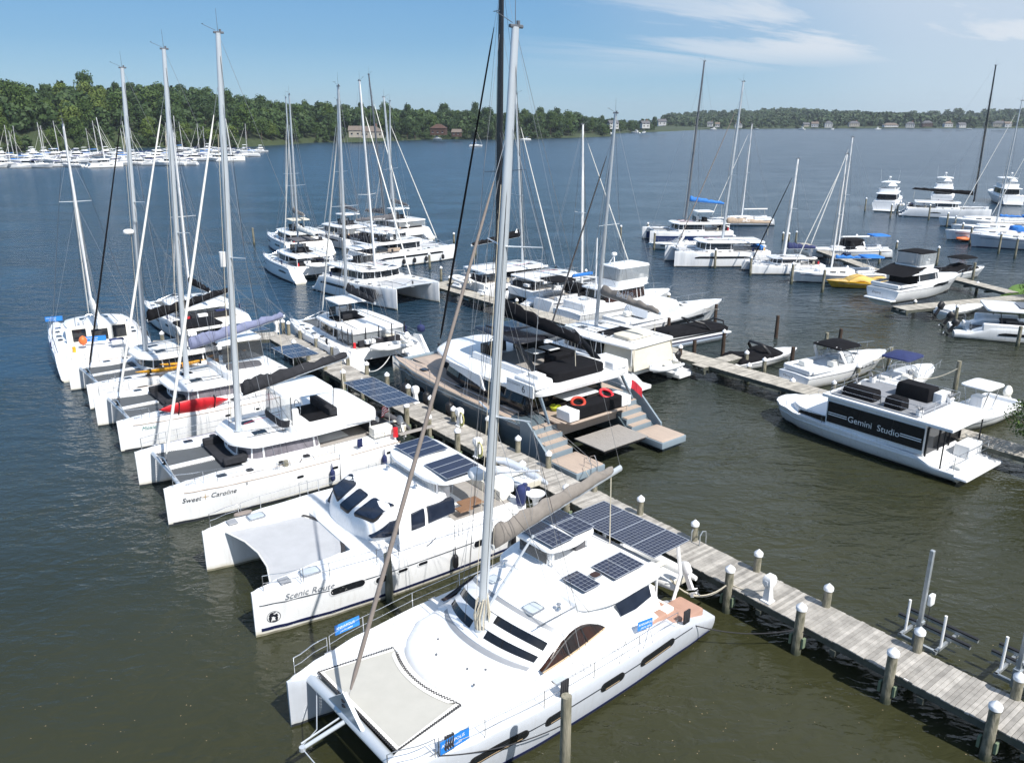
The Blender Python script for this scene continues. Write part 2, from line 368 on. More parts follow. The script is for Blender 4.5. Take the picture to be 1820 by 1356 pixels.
# shorelines measured where the land meets the water
left_shore = [(-900, 300), (-420, 395), (-278, 440), (-200, 560), (-175, 640), (-147, 668), (-120, 640), (-60, 660), (20, 690), (81, 790), (120, 830)]
left_shore = [at(-420, 296), at(-60, 276), at(60, 272), at(250, 263), at(330, 262), at(420, 263), at(500, 258), at(560, 254), at(640, 253), at(720, 250), at(800, 248), at(870, 249), at(960, 247), at(1030, 245), at(1085, 243), at(1050, 239), at(1130, 236), at(1200, 233.5), at(1262, 230.5)]
far_shore = [at(1180, 229), at(1262, 229.5), at(1330, 229.5), at(1400, 229), at(1500, 228.6), at(1600, 228.6), at(1700, 228.4), at(1820, 228), at(2000, 228)]
def ground(name, shore, depth, hill, m):
    bm = MB(); rows = 14; rings = []
    for j in range(rows):
        t = j / (rows - 1); row = []
        for p in shore:
            d = Vector((p.x, p.y, 0)).normalized(); q = Vector((p.x, p.y, 0)) + d * depth * t ** 1.5
            row.append((q.x, q.y, -.4 if j == 0 else .35 + hill(p, t) + (.4 * math.sin(p.x * .05 + j))))
        rings.append(row)
    bm.ring(rings, closed=False)
    return tag(bm.build(name, m), kind='structure')
def hill_left(p, t): return interp([(-600, 30), (-280, 27), (-200, 25), (-160, 13), (-60, 9), (0, 7), (80, 4), (200, 3)], p.x) * min(1, t * 1.9) ** .8
MATg = mat('land_grass', (.030, .050, .014), .95, var=.3, scale=.05, col2=(.038, .055, .018))
ground('ground', left_shore, 420, hill_left, 'land_grass')
ground('far_ground', far_shore, 900, lambda p, t: 22 * t + 1.2, 'land_grass')

def crown_mesh(h, w, nl, nq, qs, rng, conic=0):
    """a crown of many leaf clumps spread over overlapping lobes"""
    bm = MB()
    lobes = []
    for i in range(nl):
        a = rng.uniform(0, 6.28); u = rng.random(); zz = rng.uniform(.18, .95)
        rad = w * .5 * math.sin(math.pi * min(.97, .16 + zz * .80)) ** .7 * (1 - conic * zz)
        lobes.append(((math.cos(a) * rad * u ** .5 * .72, math.sin(a) * rad * u ** .5 * .72, h * (.20 + .72 * zz)), w * rng.uniform(.15, .25)))
    for i in range(nq):
        c, rr = lobes[i % nl]
        th = rng.uniform(0, 6.28); cz = rng.uniform(-.55, 1); sz = math.sqrt(max(0, 1 - cz * cz)); k = rng.uniform(.78, 1.08)
        nrm = Vector((math.cos(th) * sz, math.sin(th) * sz, cz)); p = Vector(c) + nrm * rr * k
        nrm = (nrm + Vector((rng.gauss(0, .35), rng.gauss(0, .35), rng.gauss(0, .25)))).normalized()
        u = nrm.orthogonal().normalized(); u = Quaternion(nrm, rng.uniform(0, 6.28)) @ u; v = nrm.cross(u); s = qs * rng.uniform(.6, 1.25)
        bm.quad(p - u * s - v * s * .6, p + u * s * .2 - v * s, p + u * s + v * s * .5, p - u * s * .3 + v * s * .9)
    return bm
def trunk_mesh(h, r, rng):
    b = MB(); b.tube([(0, 0, -.5), (.1 * h * rng.uniform(-.2, .2), 0, h * .3), (0, .1, h * .62)], [r, r * .75, r * .3], 7)
    for k in range(4):
        a = rng.uniform(0, 6.28); z = h * rng.uniform(.25, .5); b.tube([(0, 0, z), (math.cos(a) * h * .16, math.sin(a) * h * .16, z + h * .16)], [r * .4, r * .12], 5)
    return b
rng = random.Random(11)
protos = []
for i, (h, w, lm, con) in enumerate([(17, 13, 'leaf_a', 0), (15, 14, 'leaf_b', 0), (19, 12, 'leaf_c', .1), (13, 11, 'leaf_b', .1), (20, 13, 'leaf_a', .15), (16, 12, 'leaf_c', 0)]):
    t = thing('tree', '', 'tree'); crown_mesh(h, w, 26, 1500, .46, rng, con).build('crown', lm, t, sharp=0); trunk_mesh(h, .32, rng).build('trunk', 'trunk', t)
    protos.append([t, h, 0])
def shore_pt(u, t, depth=420):
    k = u * (len(left_shore) - 2); i = int(k); p = left_shore[i].lerp(left_shore[min(i + 1, len(left_shore) - 1)], k - i)
    d = Vector((p.x, p.y, 0)).normalized(); q = Vector((p.x, p.y, 0)) + d * depth * t ** 1.5
    return q, .35 + hill_left(p, t)
def pxx(q): return 910 + FPX * q.x / (q.y * math.cos(PITCH) + CAMH * math.sin(PITCH))
LAB = ['bright green broad tree', 'mid green leafy tree', 'dark green tall tree', 'yellow green round tree', 'tall full crowned tree', 'dark rounded tree']
spots = []; tries = 0
clear = [(430, 465, .06), (622, 688, .10), (752, 800, .035), (1015, 1058, .20), (1082, 1102, .2)]
while len(spots) < 292 and tries < 60000:
    tries += 1
    u = rng.random() ** 1.0; row = rng.random() ** 1.3 * .62
    q, gz = shore_pt(u * .97, row + .012); px = pxx(q)
    if px < -40 or px > 1275: continue
    if any(a < px < b and row < c for a, b, c in clear): continue
    if px > 1050 and row > .35: continue
    md = 7.5 if px > 520 else 6.5
    if any((q.x - s[0].x) ** 2 + (q.y - s[0].y) ** 2 < md * md for s in spots): continue
    spots.append((q, gz, px, row))
for q, gz, px, row in spots:
    if row < .10 and px < 500: k = rng.choice([1, 3, 3, 1, 0])
    elif px < 300: k = rng.choice([0, 1, 3, 4, 1, 2])
    else: k = rng.choice([0, 2, 5, 5, 4, 2, 0])
    pr = protos[k]
    o = pr[0] if pr[2] == 0 else copy_tree(pr[0]); pr[2] += 1
    s = rng.uniform(.85, 1.2) * (.80 if row < .1 else 1.0) * (.72 if px > 1040 else 1)
    o.location = (q.x, q.y, gz - .4); o.rotation_euler = (0, 0, rng.uniform(0, 6.28)); o.scale = (s * rng.uniform(.75, 1.25), s * rng.uniform(.75, 1.25), s * rng.uniform(.8, 1.18))
    where = 'left of the tall masts' if px < 300 else ('between the far marina and the shore houses' if px < 620 else ('near the shore houses' if px < 900 else 'on the low middle point'))
    tag(o, LAB[k] + ' on the wooded bank, ' + where, 'tree', 'trees on the bank across the creek')
# the rest of the wood behind and the woods of the far shore read as one mass each
def wood(name, label, pts, h, w, nq, qs, m):
    b = MB(); rg = random.Random(5)
    pr = [crown_mesh(h, w, 12, nq, qs, rg) for _ in range(4)]
    for i, (x, y, z, s) in enumerate(pts):
        p = pr[i % 4]; a = rg.uniform(0, 6.28); ca, sa = math.cos(a) * s, math.sin(a) * s; n = len(b.v)
        b.v += [(x + ca * v[0] - sa * v[1], y + sa * v[0] + ca * v[1], z + s * v[2]) for v in p.v]
        b.f += [tuple(n + q for q in f) for f in p.f]; b.m += [0] * len(p.f)
    return tag(b.build(name, m, sharp=0), label, 'woods', kind='stuff')
pts = []
for i in range(1500):
    u = rng.random(); t = .05 + rng.random() ** .8 * .9; q, gz = shore_pt(u * .97, t); px = pxx(q)
    if any(a < px < b and t < c + .04 for a, b, c in clear): continue
    if -60 < px < 1290: pts.append((q.x, q.y, gz - 2, rng.uniform(.75, 1.2) * (.7 if t < .12 or px > 1040 else 1)))
for i in range(700):       # understory and reeds along the waterline
    u = rng.random(); tt = .004 + rng.random() ** 2 * .25; q, gz = shore_pt(u * .97, tt); px = pxx(q)
    if -60 < px < 1000 and not (425 < px < 560 or 618 < px < 690): pts.append((q.x, q.y, gz - 1, rng.uniform(.16, .45)))
wood('woods', 'dense green woods covering the hill across the creek, behind the nearest trees', pts, 16, 13, 240, 1.05, 'leaf_c')
pts = []
for i in range(1500):
    k = rng.random() * (len(far_shore) - 1); j = int(k); p = far_shore[j].lerp(far_shore[min(j + 1, len(far_shore) - 1)], k - j)
    t = rng.random() ** 1.3; d = Vector((p.x, p.y, 0)).normalized(); q = p + d * (30 + 850 * t)
    if pxx(q) < 1120: continue
    pts.append((q.x, q.y, 20 * t - 1, rng.uniform(.75, 1.25) * (1.1 + .25 * math.sin(q.x * .011))))
for i in range(260):
    k = rng.random() * (len(far_shore) - 1); j = int(k); p = far_shore[j].lerp(far_shore[min(j + 1, len(far_shore) - 1)], k - j); d = Vector((p.x, p.y, 0)).normalized(); q = p + d * rng.uniform(4, 40)
    if pxx(q) > 1200 and math.sin(q.x * .045) > -.8: pts.append((q.x, q.y, -1, rng.uniform(.3, .6)))
wood('far_woods', 'low dark woods along the far shore of the river', pts, 15, 17, 110, 2.2, 'leaf_far')

# houses on the banks
def house(px, py, w, d, h, wm, rm, label, rz=0, z=0, dist=None, chim=False):
    p = at(px, py, z)
    if dist: s = dist / p.length; p = Vector((p.x * s, p.y * s, 0)); p.z = topz(p, px, py)
    t = thing('house', label, 'house', (p.x, p.y, p.z), rz)
    b = MB(); b.box((0, 0, h / 2 - .5), (w, d, h + 1)); b.build('wall', wm, t)
    rh = d * .36; b = MB(); o = .5; hp = d * .45 if w > 11 else -o
    b.ring([[(-w / 2 - o, -d / 2 - o, h), (-w / 2 + hp, 0, h + rh), (-w / 2 - o, d / 2 + o, h)], [(w / 2 + o, -d / 2 - o, h), (w / 2 - hp, 0, h + rh), (w / 2 + o, d / 2 + o, h)]]); rf = b.build('roof', rm, t)
    if chim: MB().box((w * .25, d * .1, h + rh * .8), (1.1, .9, rh * 1.3)).build('chimney', 'brick', rf)
    for k in range(max(2, int(w / 3.2))):
        x = -w / 2 + (k + .5) * w / max(2, int(w / 3.2))
        for zz in ([1.6] if h < 4.5 else [1.6, 4.3]):
            wn = MB().box((x, -d / 2 - .04, zz), (1.3, .1, 1.3)).build('window', 'glass', t)
            MB().box((x, -d / 2 - .05, zz - .72), (1.5, .2, .12)).build('sill', 'sign_white', wn)
    return t
house(657, 243, 20, 11, 3.6, 'house_tan', 'roof_brown', 'large stone house with brown hipped roof and chimneys on the far bank', 4, 0, 655, True)
house(632, 242, 9, 9, 4, 'house_tan', 'roof_brown', 'lower wing of the stone house, left of its main block', 4, 0, 650)
house(780, 238, 12, 9, 4.2, 'house_brown', 'house_brown', 'dark red timber house half hidden among trees on the far bank', -8, 0, 690)
house(812, 241, 7, 7, 2.4, 'house_brown', 'roof_brown', 'small red brown outbuilding beside the timber house', -8, 0, 690)
house(463, 236, 12, 8, 4, 'house_white', 'roof_grey', 'white house glimpsed over the trees behind the far marina', 5, 0, 640)
house(1089, 228, 10, 8, 5, 'house_white', 'roof_grey', 'tall white house on the low point left of the blue sail mast', 15, 0, 900, True)
house(1146, 227, 9, 8, 4.5, 'house_white', 'roof_grey', 'white house with pale chimney half hidden by trees', 10, 0, 980, True)
house(1176, 222, 9, 8, 3.5, 'house_white', 'roof_grey', 'small white cottage near the tip of the low point', 0, 0, 1010)
for i, (px, w, h, wm, tx) in enumerate([(1262, 15, 7, 'house_white', 'white two storey house first on the far shore'), (1275, 10, 5, 'house_white', 'low white house beside the first far shore house'), (1312, 14, 6, 'house_white', 'white house with grey roof on the far shore, behind the sail mast'),
    (1432, 16, 4, 'house_tan', 'tan bungalow on the far shore lawn'), (1448, 15, 8, 'house_white', 'pale gabled house on the far shore lawn'), (1472, 21, 9, 'house_white', 'largest white gabled house on the far shore lawn'), (1517, 24, 7, 'house_tan', 'wide tan house standing behind a lawn on the far shore'),
    (1582, 28, 4, 'house_white', 'long low white house above the far bank'), (1617, 21, 9, 'house_white', 'tall white house with columned front on the far shore'), (1647, 20, 7, 'house_brown', 'red brick house on the far shore'), (1684, 22, 7, 'house_white', 'white house right of the brick house on the far shore'), (1708, 16, 6, 'house_white', 'small white house by the shore seen left of the black mast'), (1775, 22, 8, 'house_tan', 'grey tan house right of the black mast on the far shore'), (1790, 15, 6, 'house_white', 'white house at the right end of the far shore')]):
    house(px, 224.5 + (i % 3) * .9, w * (.55 + .3 * ((i * 7) % 5) / 5), 9, h * (.55 + .2 * ((i * 3) % 4) / 4), wm, ['roof_grey', 'roof_brown'][i % 3 == 1], tx, -20 + 7 * (i % 4), 0, 1490 if i > 2 else 1420, i % 2 == 0)
# bare bank and near right bank with its shrub
p = at(540, 252); b = MB(); b.pad(chaikin([(p.x - 30, p.y - 3), (p.x + 34, p.y - 6), (p.x + 40, p.y + 22), (p.x - 30, p.y + 24)], 2), [(0, -.3), (3, 1.2), (7, 2.6)]); tag(b.build('sand_bank', 'sand'), kind='structure')
b = MB(); b.pad(chaikin([tuple(at(1775, 526, .9)[:2]), tuple(at(1990, 545, .9)[:2]), tuple(at(1990, 495, .9)[:2]), tuple(at(1800, 505, .9)[:2])], 2), [(0, -.5), (0, .75), (.4, .95)])
mat('lawn', (.10, .19, .03), .95, var=.25, scale=1.2, bump=.5, bscale=20); tag(b.build('lawn', 'lawn'), kind='structure')

b = MB(); rs = random.Random(4)
for k in range(170):
    q = at(rs.uniform(1000, 1800) if k % 3 else rs.uniform(20, 480), rs.uniform(1130, 1350) if k % 3 else rs.uniform(1100, 1350)); a_ = rs.uniform(0, 3.1); s_ = rs.uniform(.008, .028); u = Vector((math.cos(a_), math.sin(a_), 0)) * s_; v = Vector((-u.y, u.x, 0)) * .6; p = Vector((q.x, q.y, .004))
    b.quad(p - u, p - v, p + u, p + v)
tag(b.build('floating_leaves', 'sand', sharp=0), 'tiny pale leaf specks floating on the near water', 'leaves', kind='stuff')

def haze():
    m = bpy.data.materials.new('haze'); m.use_nodes = True; t = m.node_tree; t.nodes.clear(); v = t.nodes.new('ShaderNodeVolumePrincipled'); o = t.nodes.new('ShaderNodeOutputMaterial'); t.links.new(v.outputs[0], o.inputs['Volume'])
    v.inputs['Color'].default_value = (.80, .90, 1, 1); v.inputs['Density'].default_value = .00009; v.inputs['Anisotropy'].default_value = .2; MAT['haze'] = m
    b = MB(); b.box((0, 1500, 49), (9000, 7400, 102)); tag(b.build('haze', 'haze', None, 0), 'thin bluish air over the whole creek', 'haze', kind='stuff')
haze()
# ------------------------------------------------------------------ boat building
CATF = [(0, .80), (.12, .90), (.35, 1), (.6, .98), (.78, .80), (.9, .50), (.97, .22), (1, .05)]
MONOF = [(0, .70), (.12, .84), (.4, 1), (.6, .97), (.78, .76), (.9, .44), (.97, .18), (1, .04)]
MOTORF = [(0, .90), (.12, .94), (.4, 1), (.62, .97), (.78, .82), (.9, .55), (.97, .26), (1, .05)]
class Hull:
    def __init__(s, L, b, sheer, y0=0, draft=.5, form=CATF, rake=0, flare=0, stern_rake=0, x0=0, tum=0.0, side=1):
        s.L, s.b, s.sh, s.y0, s.d, s.form, s.rake, s.flare, s.sr, s.x0, s.tum = L, b, sheer, y0, draft, form, rake, flare, stern_rake, x0, tum
    def fr(s, q, t):
        f = smooth([(0, .84), (.35, .95), (.75, 1), (1, 1 - s.tum)], q)
        return f * (1 - s.flare * (1 - q) * max(0, (t - .45) / .55) ** 1.3 - s.flare * .25 * (1 - q))
    def h(s, x): return interp(s.sh, x)
    def half(s, x, z):
        t = (x - s.x0 + s.L / 2) / s.L; h = s.h(x); q = max(0, min(1, z / h)); return s.b / 2 * smooth(s.form, t) * s.fr(q, t)
    def shift(s, t, q): return s.rake * q * max(0, (t - .55) / .45) ** 1.5 + s.sr * q * max(0, (.35 - t) / .35)
    def side(s, x, z, sg):
        # x is measured on the raked surface
        t = (x - s.x0 + s.L / 2) / s.L; q = max(0, min(1, z / s.h(x))); xx = x - s.shift(t, q); return s.y0 + sg * s.half(xx, z)
    def add(s, bm, n=44, camber=.05):
        rings = []; qs = [0, .18, .4, .62, .82, .95, 1]
        for i in range(n + 1):
            t = i / n; t = 1 - (1 - t) ** 1.25; x = s.x0 - s.L / 2 + s.L * t; h = s.h(x); w = s.b / 2 * smooth(s.form, t)
            zw = min(.09, h * .3)
            sec = [(w * s.fr(0, t) * .12, -s.d), (w * s.fr(0, t) * .62, -s.d * .6), (w * s.fr(0, t) * .93, -.12), (w * s.fr(.05, t), zw)]
            sec += [(w * s.fr(q, t), max(zw + .01, h * q)) for q in qs[1:]]
            sec[-1] = (sec[-1][0] - min(.02, w * .3), h)
            r = []
            for y, z in sec: r.append((x + s.shift(t, max(0, z / h)), s.y0 + y, z))
            top = h + camber * w
            r.append((x + s.shift(t, 1), s.y0 + w * .5, h + camber * w * .7)); r.append((x + s.shift(t, 1), s.y0, top)); r.append((x + s.shift(t, 1), s.y0 - w * .5, h + camber * w * .7))
            for y, z in reversed(sec): r.append((x + s.shift(t, max(0, z / h)), s.y0 - y, z))
            rings.append(r)
        a = len(bm.f); bm.ring(rings)
        for i in range(a, len(bm.f)):
            f = bm.f[i]
            if sum(bm.v[k][2] for k in f) / len(f) < .085 and len(f) < 6: bm.m[i] = bm.k + 1
        return bm
    def patch(s, bm, sg, xa, xb, za, zb, off=.012, round_=True, n=24, slope=0, ends=None):
        """a strip laid on the hull side between xa..xb and za..zb (relative to nothing: metres above the water)"""
        off = max(off, .016) + .006; top = []; bot = []; c = (za + zb) / 2; hh = (zb - za) / 2
        for i in range(n + 1):
            u = i / n; u = (1 - math.cos(math.pi * u)) / 2; x = lerp(xa, xb, u)
            k = 1
            if round_:
                e = min(abs(x - xa), abs(xb - x)) / max(hh, .01); k = math.sqrt(max(0.02, 1 - max(0, 1 - e) ** 2))
            if ends: k = min(1, (.15 + abs(x - xa) / ends[0]) if ends[0] else 1, (.1 + abs(xb - x) / ends[1]) if ends[1] else 1)
            zz = c + slope * (x - (xa + xb) / 2); t_, b_ = zz + hh * k, zz - hh * (k if not ends else 1)
            top.append((x, s.side(x, t_, sg) + sg * off, t_)); bot.append((x, s.side(x, b_, sg) + sg * off, b_))
        i0 = [(x, y - sg * (off + .03), z) for x, y, z in top]; i1 = [(x, y - sg * (off + .03), z) for x, y, z in bot]
        bm.ring([bot, top], closed=False); bm.ring([top, i0], closed=False); bm.ring([bot, i1], closed=False)
        return bm
def hull_text(root, hl, txt, size, x0, z0, m, sg=1, slope=0, font_shear=0.0, name='lettering'):
    cu = bpy.data.curves.new('t', 'FONT'); cu.body = txt; cu.size = size; cu.shear = font_shear; cu.resolution_u = 3
    tmp = bpy.data.objects.new('t', cu); me = bpy.data.meshes.new_from_object(tmp)
    b = MB()
    for v in me.vertices:
        x = x0 - sg * v.co.x; z = z0 + v.co.y + slope * v.co.x; b.v.append((x, hl.side(x, z, sg) + sg * .035, z))
    for p in me.polygons: b.face(tuple(p.vertices))
    bpy.data.objects.remove(tmp); return b.build(name, m, root, sharp=0)
def flat_text(root, txt, size, origin, X, Y, m, shear=0, name='lettering', align='LEFT', bold=0):
    cu = bpy.data.curves.new('t', 'FONT'); cu.body = txt; cu.size = size; cu.shear = shear; cu.resolution_u = 3; cu.align_x = align; cu.offset = bold
    tmp = bpy.data.objects.new('t', cu); me = bpy.data.meshes.new_from_object(tmp); X = Vector(X).normalized(); Y = Vector(Y).normalized(); b = MB()
    for v in me.vertices: b.v.append(tuple(Vector(origin) + X * v.co.x + Y * v.co.y))
    for p in me.polygons: b.face(tuple(p.vertices))
    bpy.data.objects.remove(tmp); return b.build(name, m, root, sharp=0)

def rail(root, pts, h=.6, lines=(1, .5), gap=1.6, r=.013, name='railing', m='steel', lean=0):
    b = MB(); acc = 0; P = [Vector(p) for p in pts]
    for k in lines: b.tube([p + Vector((0, 0, h * k)) for p in P], r * .75, 5)
    for i, p in enumerate(P):
        acc += (p - P[i - 1]).length if i else 99
        if acc >= gap or i == len(P) - 1: b.tube([p, p + Vector((0, 0, h))], r, 5); acc = 0
    return b.build(name, m, root)
def edge(hl, sg, xa, xb, inset_=.07, n=10, dz=0):
    out = []
    for i in range(n + 1):
        x = lerp(xa, xb, i / n); out.append((x + hl.shift((x - hl.x0 + hl.L / 2) / hl.L, 1), hl.side(x, hl.h(x), sg) - sg * inset_, hl.h(x) + dz))
    return out
def pulpit(root, hl, xb, m='steel', sgs=(1, -1)):
    for sg in sgs:
        b = MB(); e = edge(hl, sg, xb - 1.3, xb, .05, 5)
        b.tube([e[0]] + [(x, y, z + .62) for x, y, z in e] , .016, 6); b.tube([(x, y, z + .32) for x, y, z in e], .012, 5); b.tube([e[-1], (e[-1][0], e[-1][1], e[-1][2] + .62)], .016, 6)
        b.build('bow_rail', m, root)
def panel(root, cx, cy, z, lx, ly, nx=6, ny=8, fx=0, fy=0, split=1, dirx=True, frame='sign_white'):
    """a framed solar panel; fx, fy are its slopes"""
    zf = lambda x, y: z + (x - cx) * fx + (y - cy) * fy
    b = MB(); c4 = [(-lx / 2, -ly / 2), (lx / 2, -ly / 2), (lx / 2, ly / 2), (-lx / 2, ly / 2)]
    b.ring([[(cx + x * s, cy + y * s2, zf(cx + x, cy + y) + dz) for x, y in c4] for s, s2, dz in ((1, 1, 0), (1, 1, .03))])
    b.k = 1
    def bar(x0, y0, x1, y1, w, dz):
        dx, dy = x1 - x0, y1 - y0; l = math.hypot(dx, dy); nx_, ny_ = -dy / l * w / 2, dx / l * w / 2
        b.quad(*[(cx + x, cy + y, zf(cx + x, cy + y) + dz) for x, y in ((x0 - nx_, y0 - ny_), (x1 - nx_, y1 - ny_), (x1 + nx_, y1 + ny_), (x0 + nx_, y0 + ny_))])
    for i in range(nx + 1):
        x = -lx / 2 + lx * i / nx; bar(x, -ly / 2, x, ly / 2, .035 if i in (0, nx) else .011, .034)
    for i in range(ny + 1):
        y = -ly / 2 + ly * i / ny; bar(-lx / 2, y, lx / 2, y, .035 if i in (0, ny) else .011, .0355)
    return b.build('solar_panel', ['solar', 'solar_line'], root, sharp=0)
def slab(root, name, m, out, z0, z1, crown=0, rnd=.05, zf=None, ch=2, caps=3, sharp=35):
    o = chaikin(out, ch) if ch else out
    return MB().pad(o, [(0, z0), (0, z1 - rnd), (rnd * .3, z1 - rnd * .3), (rnd, z1)], zf, crown, caps).build(name, m, root, sharp)
def rect(xa, xb, ya, yb): return [(xa, ya), (xb, ya), (xb, yb), (xa, yb)]
def plain(root, name, m, c, d, rz=0, bevel=.02, taper=0): return MB().box(c, d, rz, taper).build(name, m, root, bevel=bevel)
def hatch(root, x, y, z, l=.55, w=.5, m='hatch_grey', frame='steel'):
    h = slab(root, 'hatch', frame, rect(x - l / 2, x + l / 2, y - w / 2, y + w / 2), z, z + .045, ch=1, rnd=.02)
    slab(h, 'pane', m, rect(x - l * .42, x + l * .42, y - w * .42, y + w * .42), z + .046, z + .055, ch=1, rnd=.005)
    return h
def winch(root, x, y, z): return MB().rev((x, y, z), [(.10, 0), (.07, .06), (.06, .12), (.09, .17), (.05, .19)], 10).build('winch', 'steel', root)
def radome(root, x, y, z, r=.33, name='radome', m='plastic_white'):
    return MB().rev((x, y, z), [(r * .7, 0), (r * .98, .04), (r, .12), (r * .93, .22), (r * .6, .28), (.01, .29)], 18).build(name, m, root, 50)

def rig(root, x, zb, H, L, rake=3.2, r=.13, m='mast_grey', bowx=None, bowz=1.8, half=3.2, chainx=None, chainz=1.5, boom=5.2, bz=None, bup=.9, bag='charcoal_fabric', bagtext=None, spr=(.42,), sw=1.1,
        jib='white_sail', jr=.075, jtop=.88, radar=None, aft=-1, wires=True, baglen=None, jib2=None, yoff=0, lazy=True, boomz_tilt=0, bagh=.62, bagw=.22):
    """mast, boom, furled headsail and standing rigging; heights are metres above the water"""
    tr = math.tan(R(rake))
    mx = lambda z: x - (z - zb) * tr
    H0 = H
    b = MB(); seg = [(mx(z), yoff, z) for z in (zb, lerp(zb, H, .35), lerp(zb, H, .7), lerp(zb, H, .9), H)]
    b.tube(seg, [r * 1.25, r * 1.25, r * 1.2, r * 1.0, r * .85], 14, .68); ma = b.build('mast', m, root, 60)
    b = MB(); b.tube([(mx(H) - .25, yoff, H + .02), (mx(H) + .2, yoff, H + .02)], .05, 6); b.tube([(mx(H), yoff, H), (mx(H), yoff, H + 1.0)], [.012, .006], 5); b.tube([(mx(H) + .1, yoff, H + .1), (mx(H) + .65, yoff, H + .32)], .010, 5)
    b.tube([(mx(H) + .65, yoff - .12, H + .34), (mx(H) + .65, yoff + .12, H + .34)], .012, 5); b.cyl((mx(H) - .1, yoff, H + .02), .05, .14, 8); b.build('masthead_gear', 'mast_dark', ma)
    b = MB(); b.cyl((x, yoff, zb - .05), r * 1.8, .14, 12); b.tube([(x - r * 1.3, yoff, zb + .5), (x - r * 1.3, yoff, zb + 1.5)], .07, 6); b.build('mast_foot', 'mast_grey', ma)
    tips = []
    for f in spr:
        z = lerp(zb, H, f)
        for sg in (1, -1):
            tip = (mx(z) - sw * .35, yoff + sg * sw, z + .06); b = MB(); b.tube([(mx(z), yoff, z), tip], [.05, .03], 6, .5); b.build('spreader', m, root); tips.append((sg, tip))
    if bowx is None: bowx = L * .46
    chx = x - .9 if chainx is None else chainx
    ft = (mx(lerp(zb, H, jtop)) + r, yoff, lerp(zb, H, jtop)); fb = (bowx, 0, bowz)
    if jib:
        P = [Vector(fb).lerp(Vector(ft), t) for t in (.03, .06, .3, .6, .88, .93)]
        js = MB().tube(P, [jr * .5, jr, jr * 1.05, jr * .85, jr * .6, jr * .25], 8).build('furled_sail', jib, root, 60)
        MB().rev((fb[0], 0, fb[2]), [(.04, 0), (.13, .02), (.13, .05), (.05, .08), (.05, .16), (.13, .19), (.13, .22), (.03, .24)], 10).build('furler_drum', 'black', js)
    if wires:
        MB().tube([fb, ft], .010, 4).build('forestay', 'wire', root)
        for sg in (1, -1):
            hp = (mx(lerp(zb, H, .87)), yoff, lerp(zb, H, .87)); ch = (chx, sg * half, chainz)
            tp = [t for s_, t in tips if s_ == sg]
            MB().tube([hp, tp[-1]] + list(reversed(tp[:-1])) + [ch] if tp else [hp, ch], .011, 4).build('shroud', 'wire', root)
            z2 = lerp(zb, H, spr[0] if spr else .5); MB().tube([(mx(z2), yoff, z2 - .1), (chx + .35, sg * half, chainz)], .009, 4).build('shroud', 'wire', root)
            MB().tube([(mx(lerp(zb, H, .96)), yoff, lerp(zb, H, .96)), (mx(zb + 2.4) - .1, yoff + sg * .22, zb + 2.2)], .008, 4).build('halyard', 'rope', root)
        MB().tube([(mx(H * .93), yoff, H * .93), (x + .3, yoff + .5, zb + .3)], .010, 4).build('halyard', 'wire_dark', root)
        for sg in (1, -1):
            MB().tube([(mx(H * .985), yoff, H * .985)] + ([(tips[0 if sg > 0 else 1][1])] if tips else []) + [(chx - .3, sg * half, chainz)], .010, 4).build('shroud', 'wire_dark', root)
            MB().tube([(mx(zb + 5), yoff, zb + 5), (chx - 1.6, sg * half, chainz)], .009, 4).build('runner', 'wire_dark', root)
        MB().tube([(mx(H * .8) + .25, yoff + .05, H * .8), (x + .35, yoff + .1, zb + .6)], .012, 4).build('halyard', 'rope', root); MB().tube([(mx(H * .7) + .2, yoff - .12, H * .7), (x + .3, yoff - .5, zb + .2)], .010, 4).build('halyard', 'rope_dark', root)
    if boom:
        z = bz or zb + 1.3; ax = mx(z) - .25; ez = z + boomz_tilt
        tip = (ax - boom, yoff, ez); b = MB(); b.tube([(ax, yoff, z), tip], [.10, .12], 10, .75); bo = b.build('boom', m, root)
        if bag:
            bl = baglen or boom * .97; n = 34; rings = []; rg = random.Random(int(x * 100 + H * 10))
            for i in range(n + 1):
                t = i / n; X = ax - .05 - bl * t; hh = lerp(bagh * 1.35, bagh * .55, t ** .8) * (1 if i not in (0, n) else .75); w = lerp(bagw * 1.1, bagw * .75, t) * (1 if i not in (0, n) else .6); zz = lerp(z, ez, t) - .06
                sag = .05 * math.sin(i * .9 + H) + rg.uniform(-.045, .045)
                rings.append([(X, yoff + w * c * (1 + rg.uniform(-.16, .12)), zz + hh * q + sag * q) for c, q in ((.30, 0), (.75, .12), (1, .32), (.88, .58), (.5, .85), (.10, 1), (-.10, 1), (-.5, .85), (-.88, .58), (-1, .32), (-.75, .12), (-.30, 0))])
            bg_ = MB().ring(rings).build('sail_cover', bag, bo, 70)
            if bagtext:
                tx, ts, tm = bagtext
                for sg in (1, -1): flat_text(bg_, tx, ts, (ax - bl * .42, yoff + sg * (bagw + .12), z + bagh * .22), (-sg, 0, (ez - z) / boom * sg), (0, 0, 1), tm, .2, align='CENTER')
        if wires:
            MB().tube([(mx(H), yoff, H), tip], .008, 4).build('topping_lift', 'wire', root)
            if lazy:
                for sg in (1, -1):
                    u = (mx(lerp(zb, H, .62)), yoff + sg * .1, lerp(zb, H, .62)); k = Vector(u).lerp(Vector((ax - boom * .5, yoff + sg * .2, z + .6)), .55)
                    b = MB(); b.tube([u, k], .006, 4)
                    for q in (.25, .55, .85): b.tube([k, (ax - boom * q, yoff + sg * bagw, lerp(z, ez, q) + bagh * .4)], .006, 4)
                    b.build('lazy_jack', 'wire', root)
            MB().tube([(tip[0] + .5, yoff, ez - .1), (tip[0] + .4, yoff, zb + .4), ], .022, 5).build('mainsheet', 'rope', root)
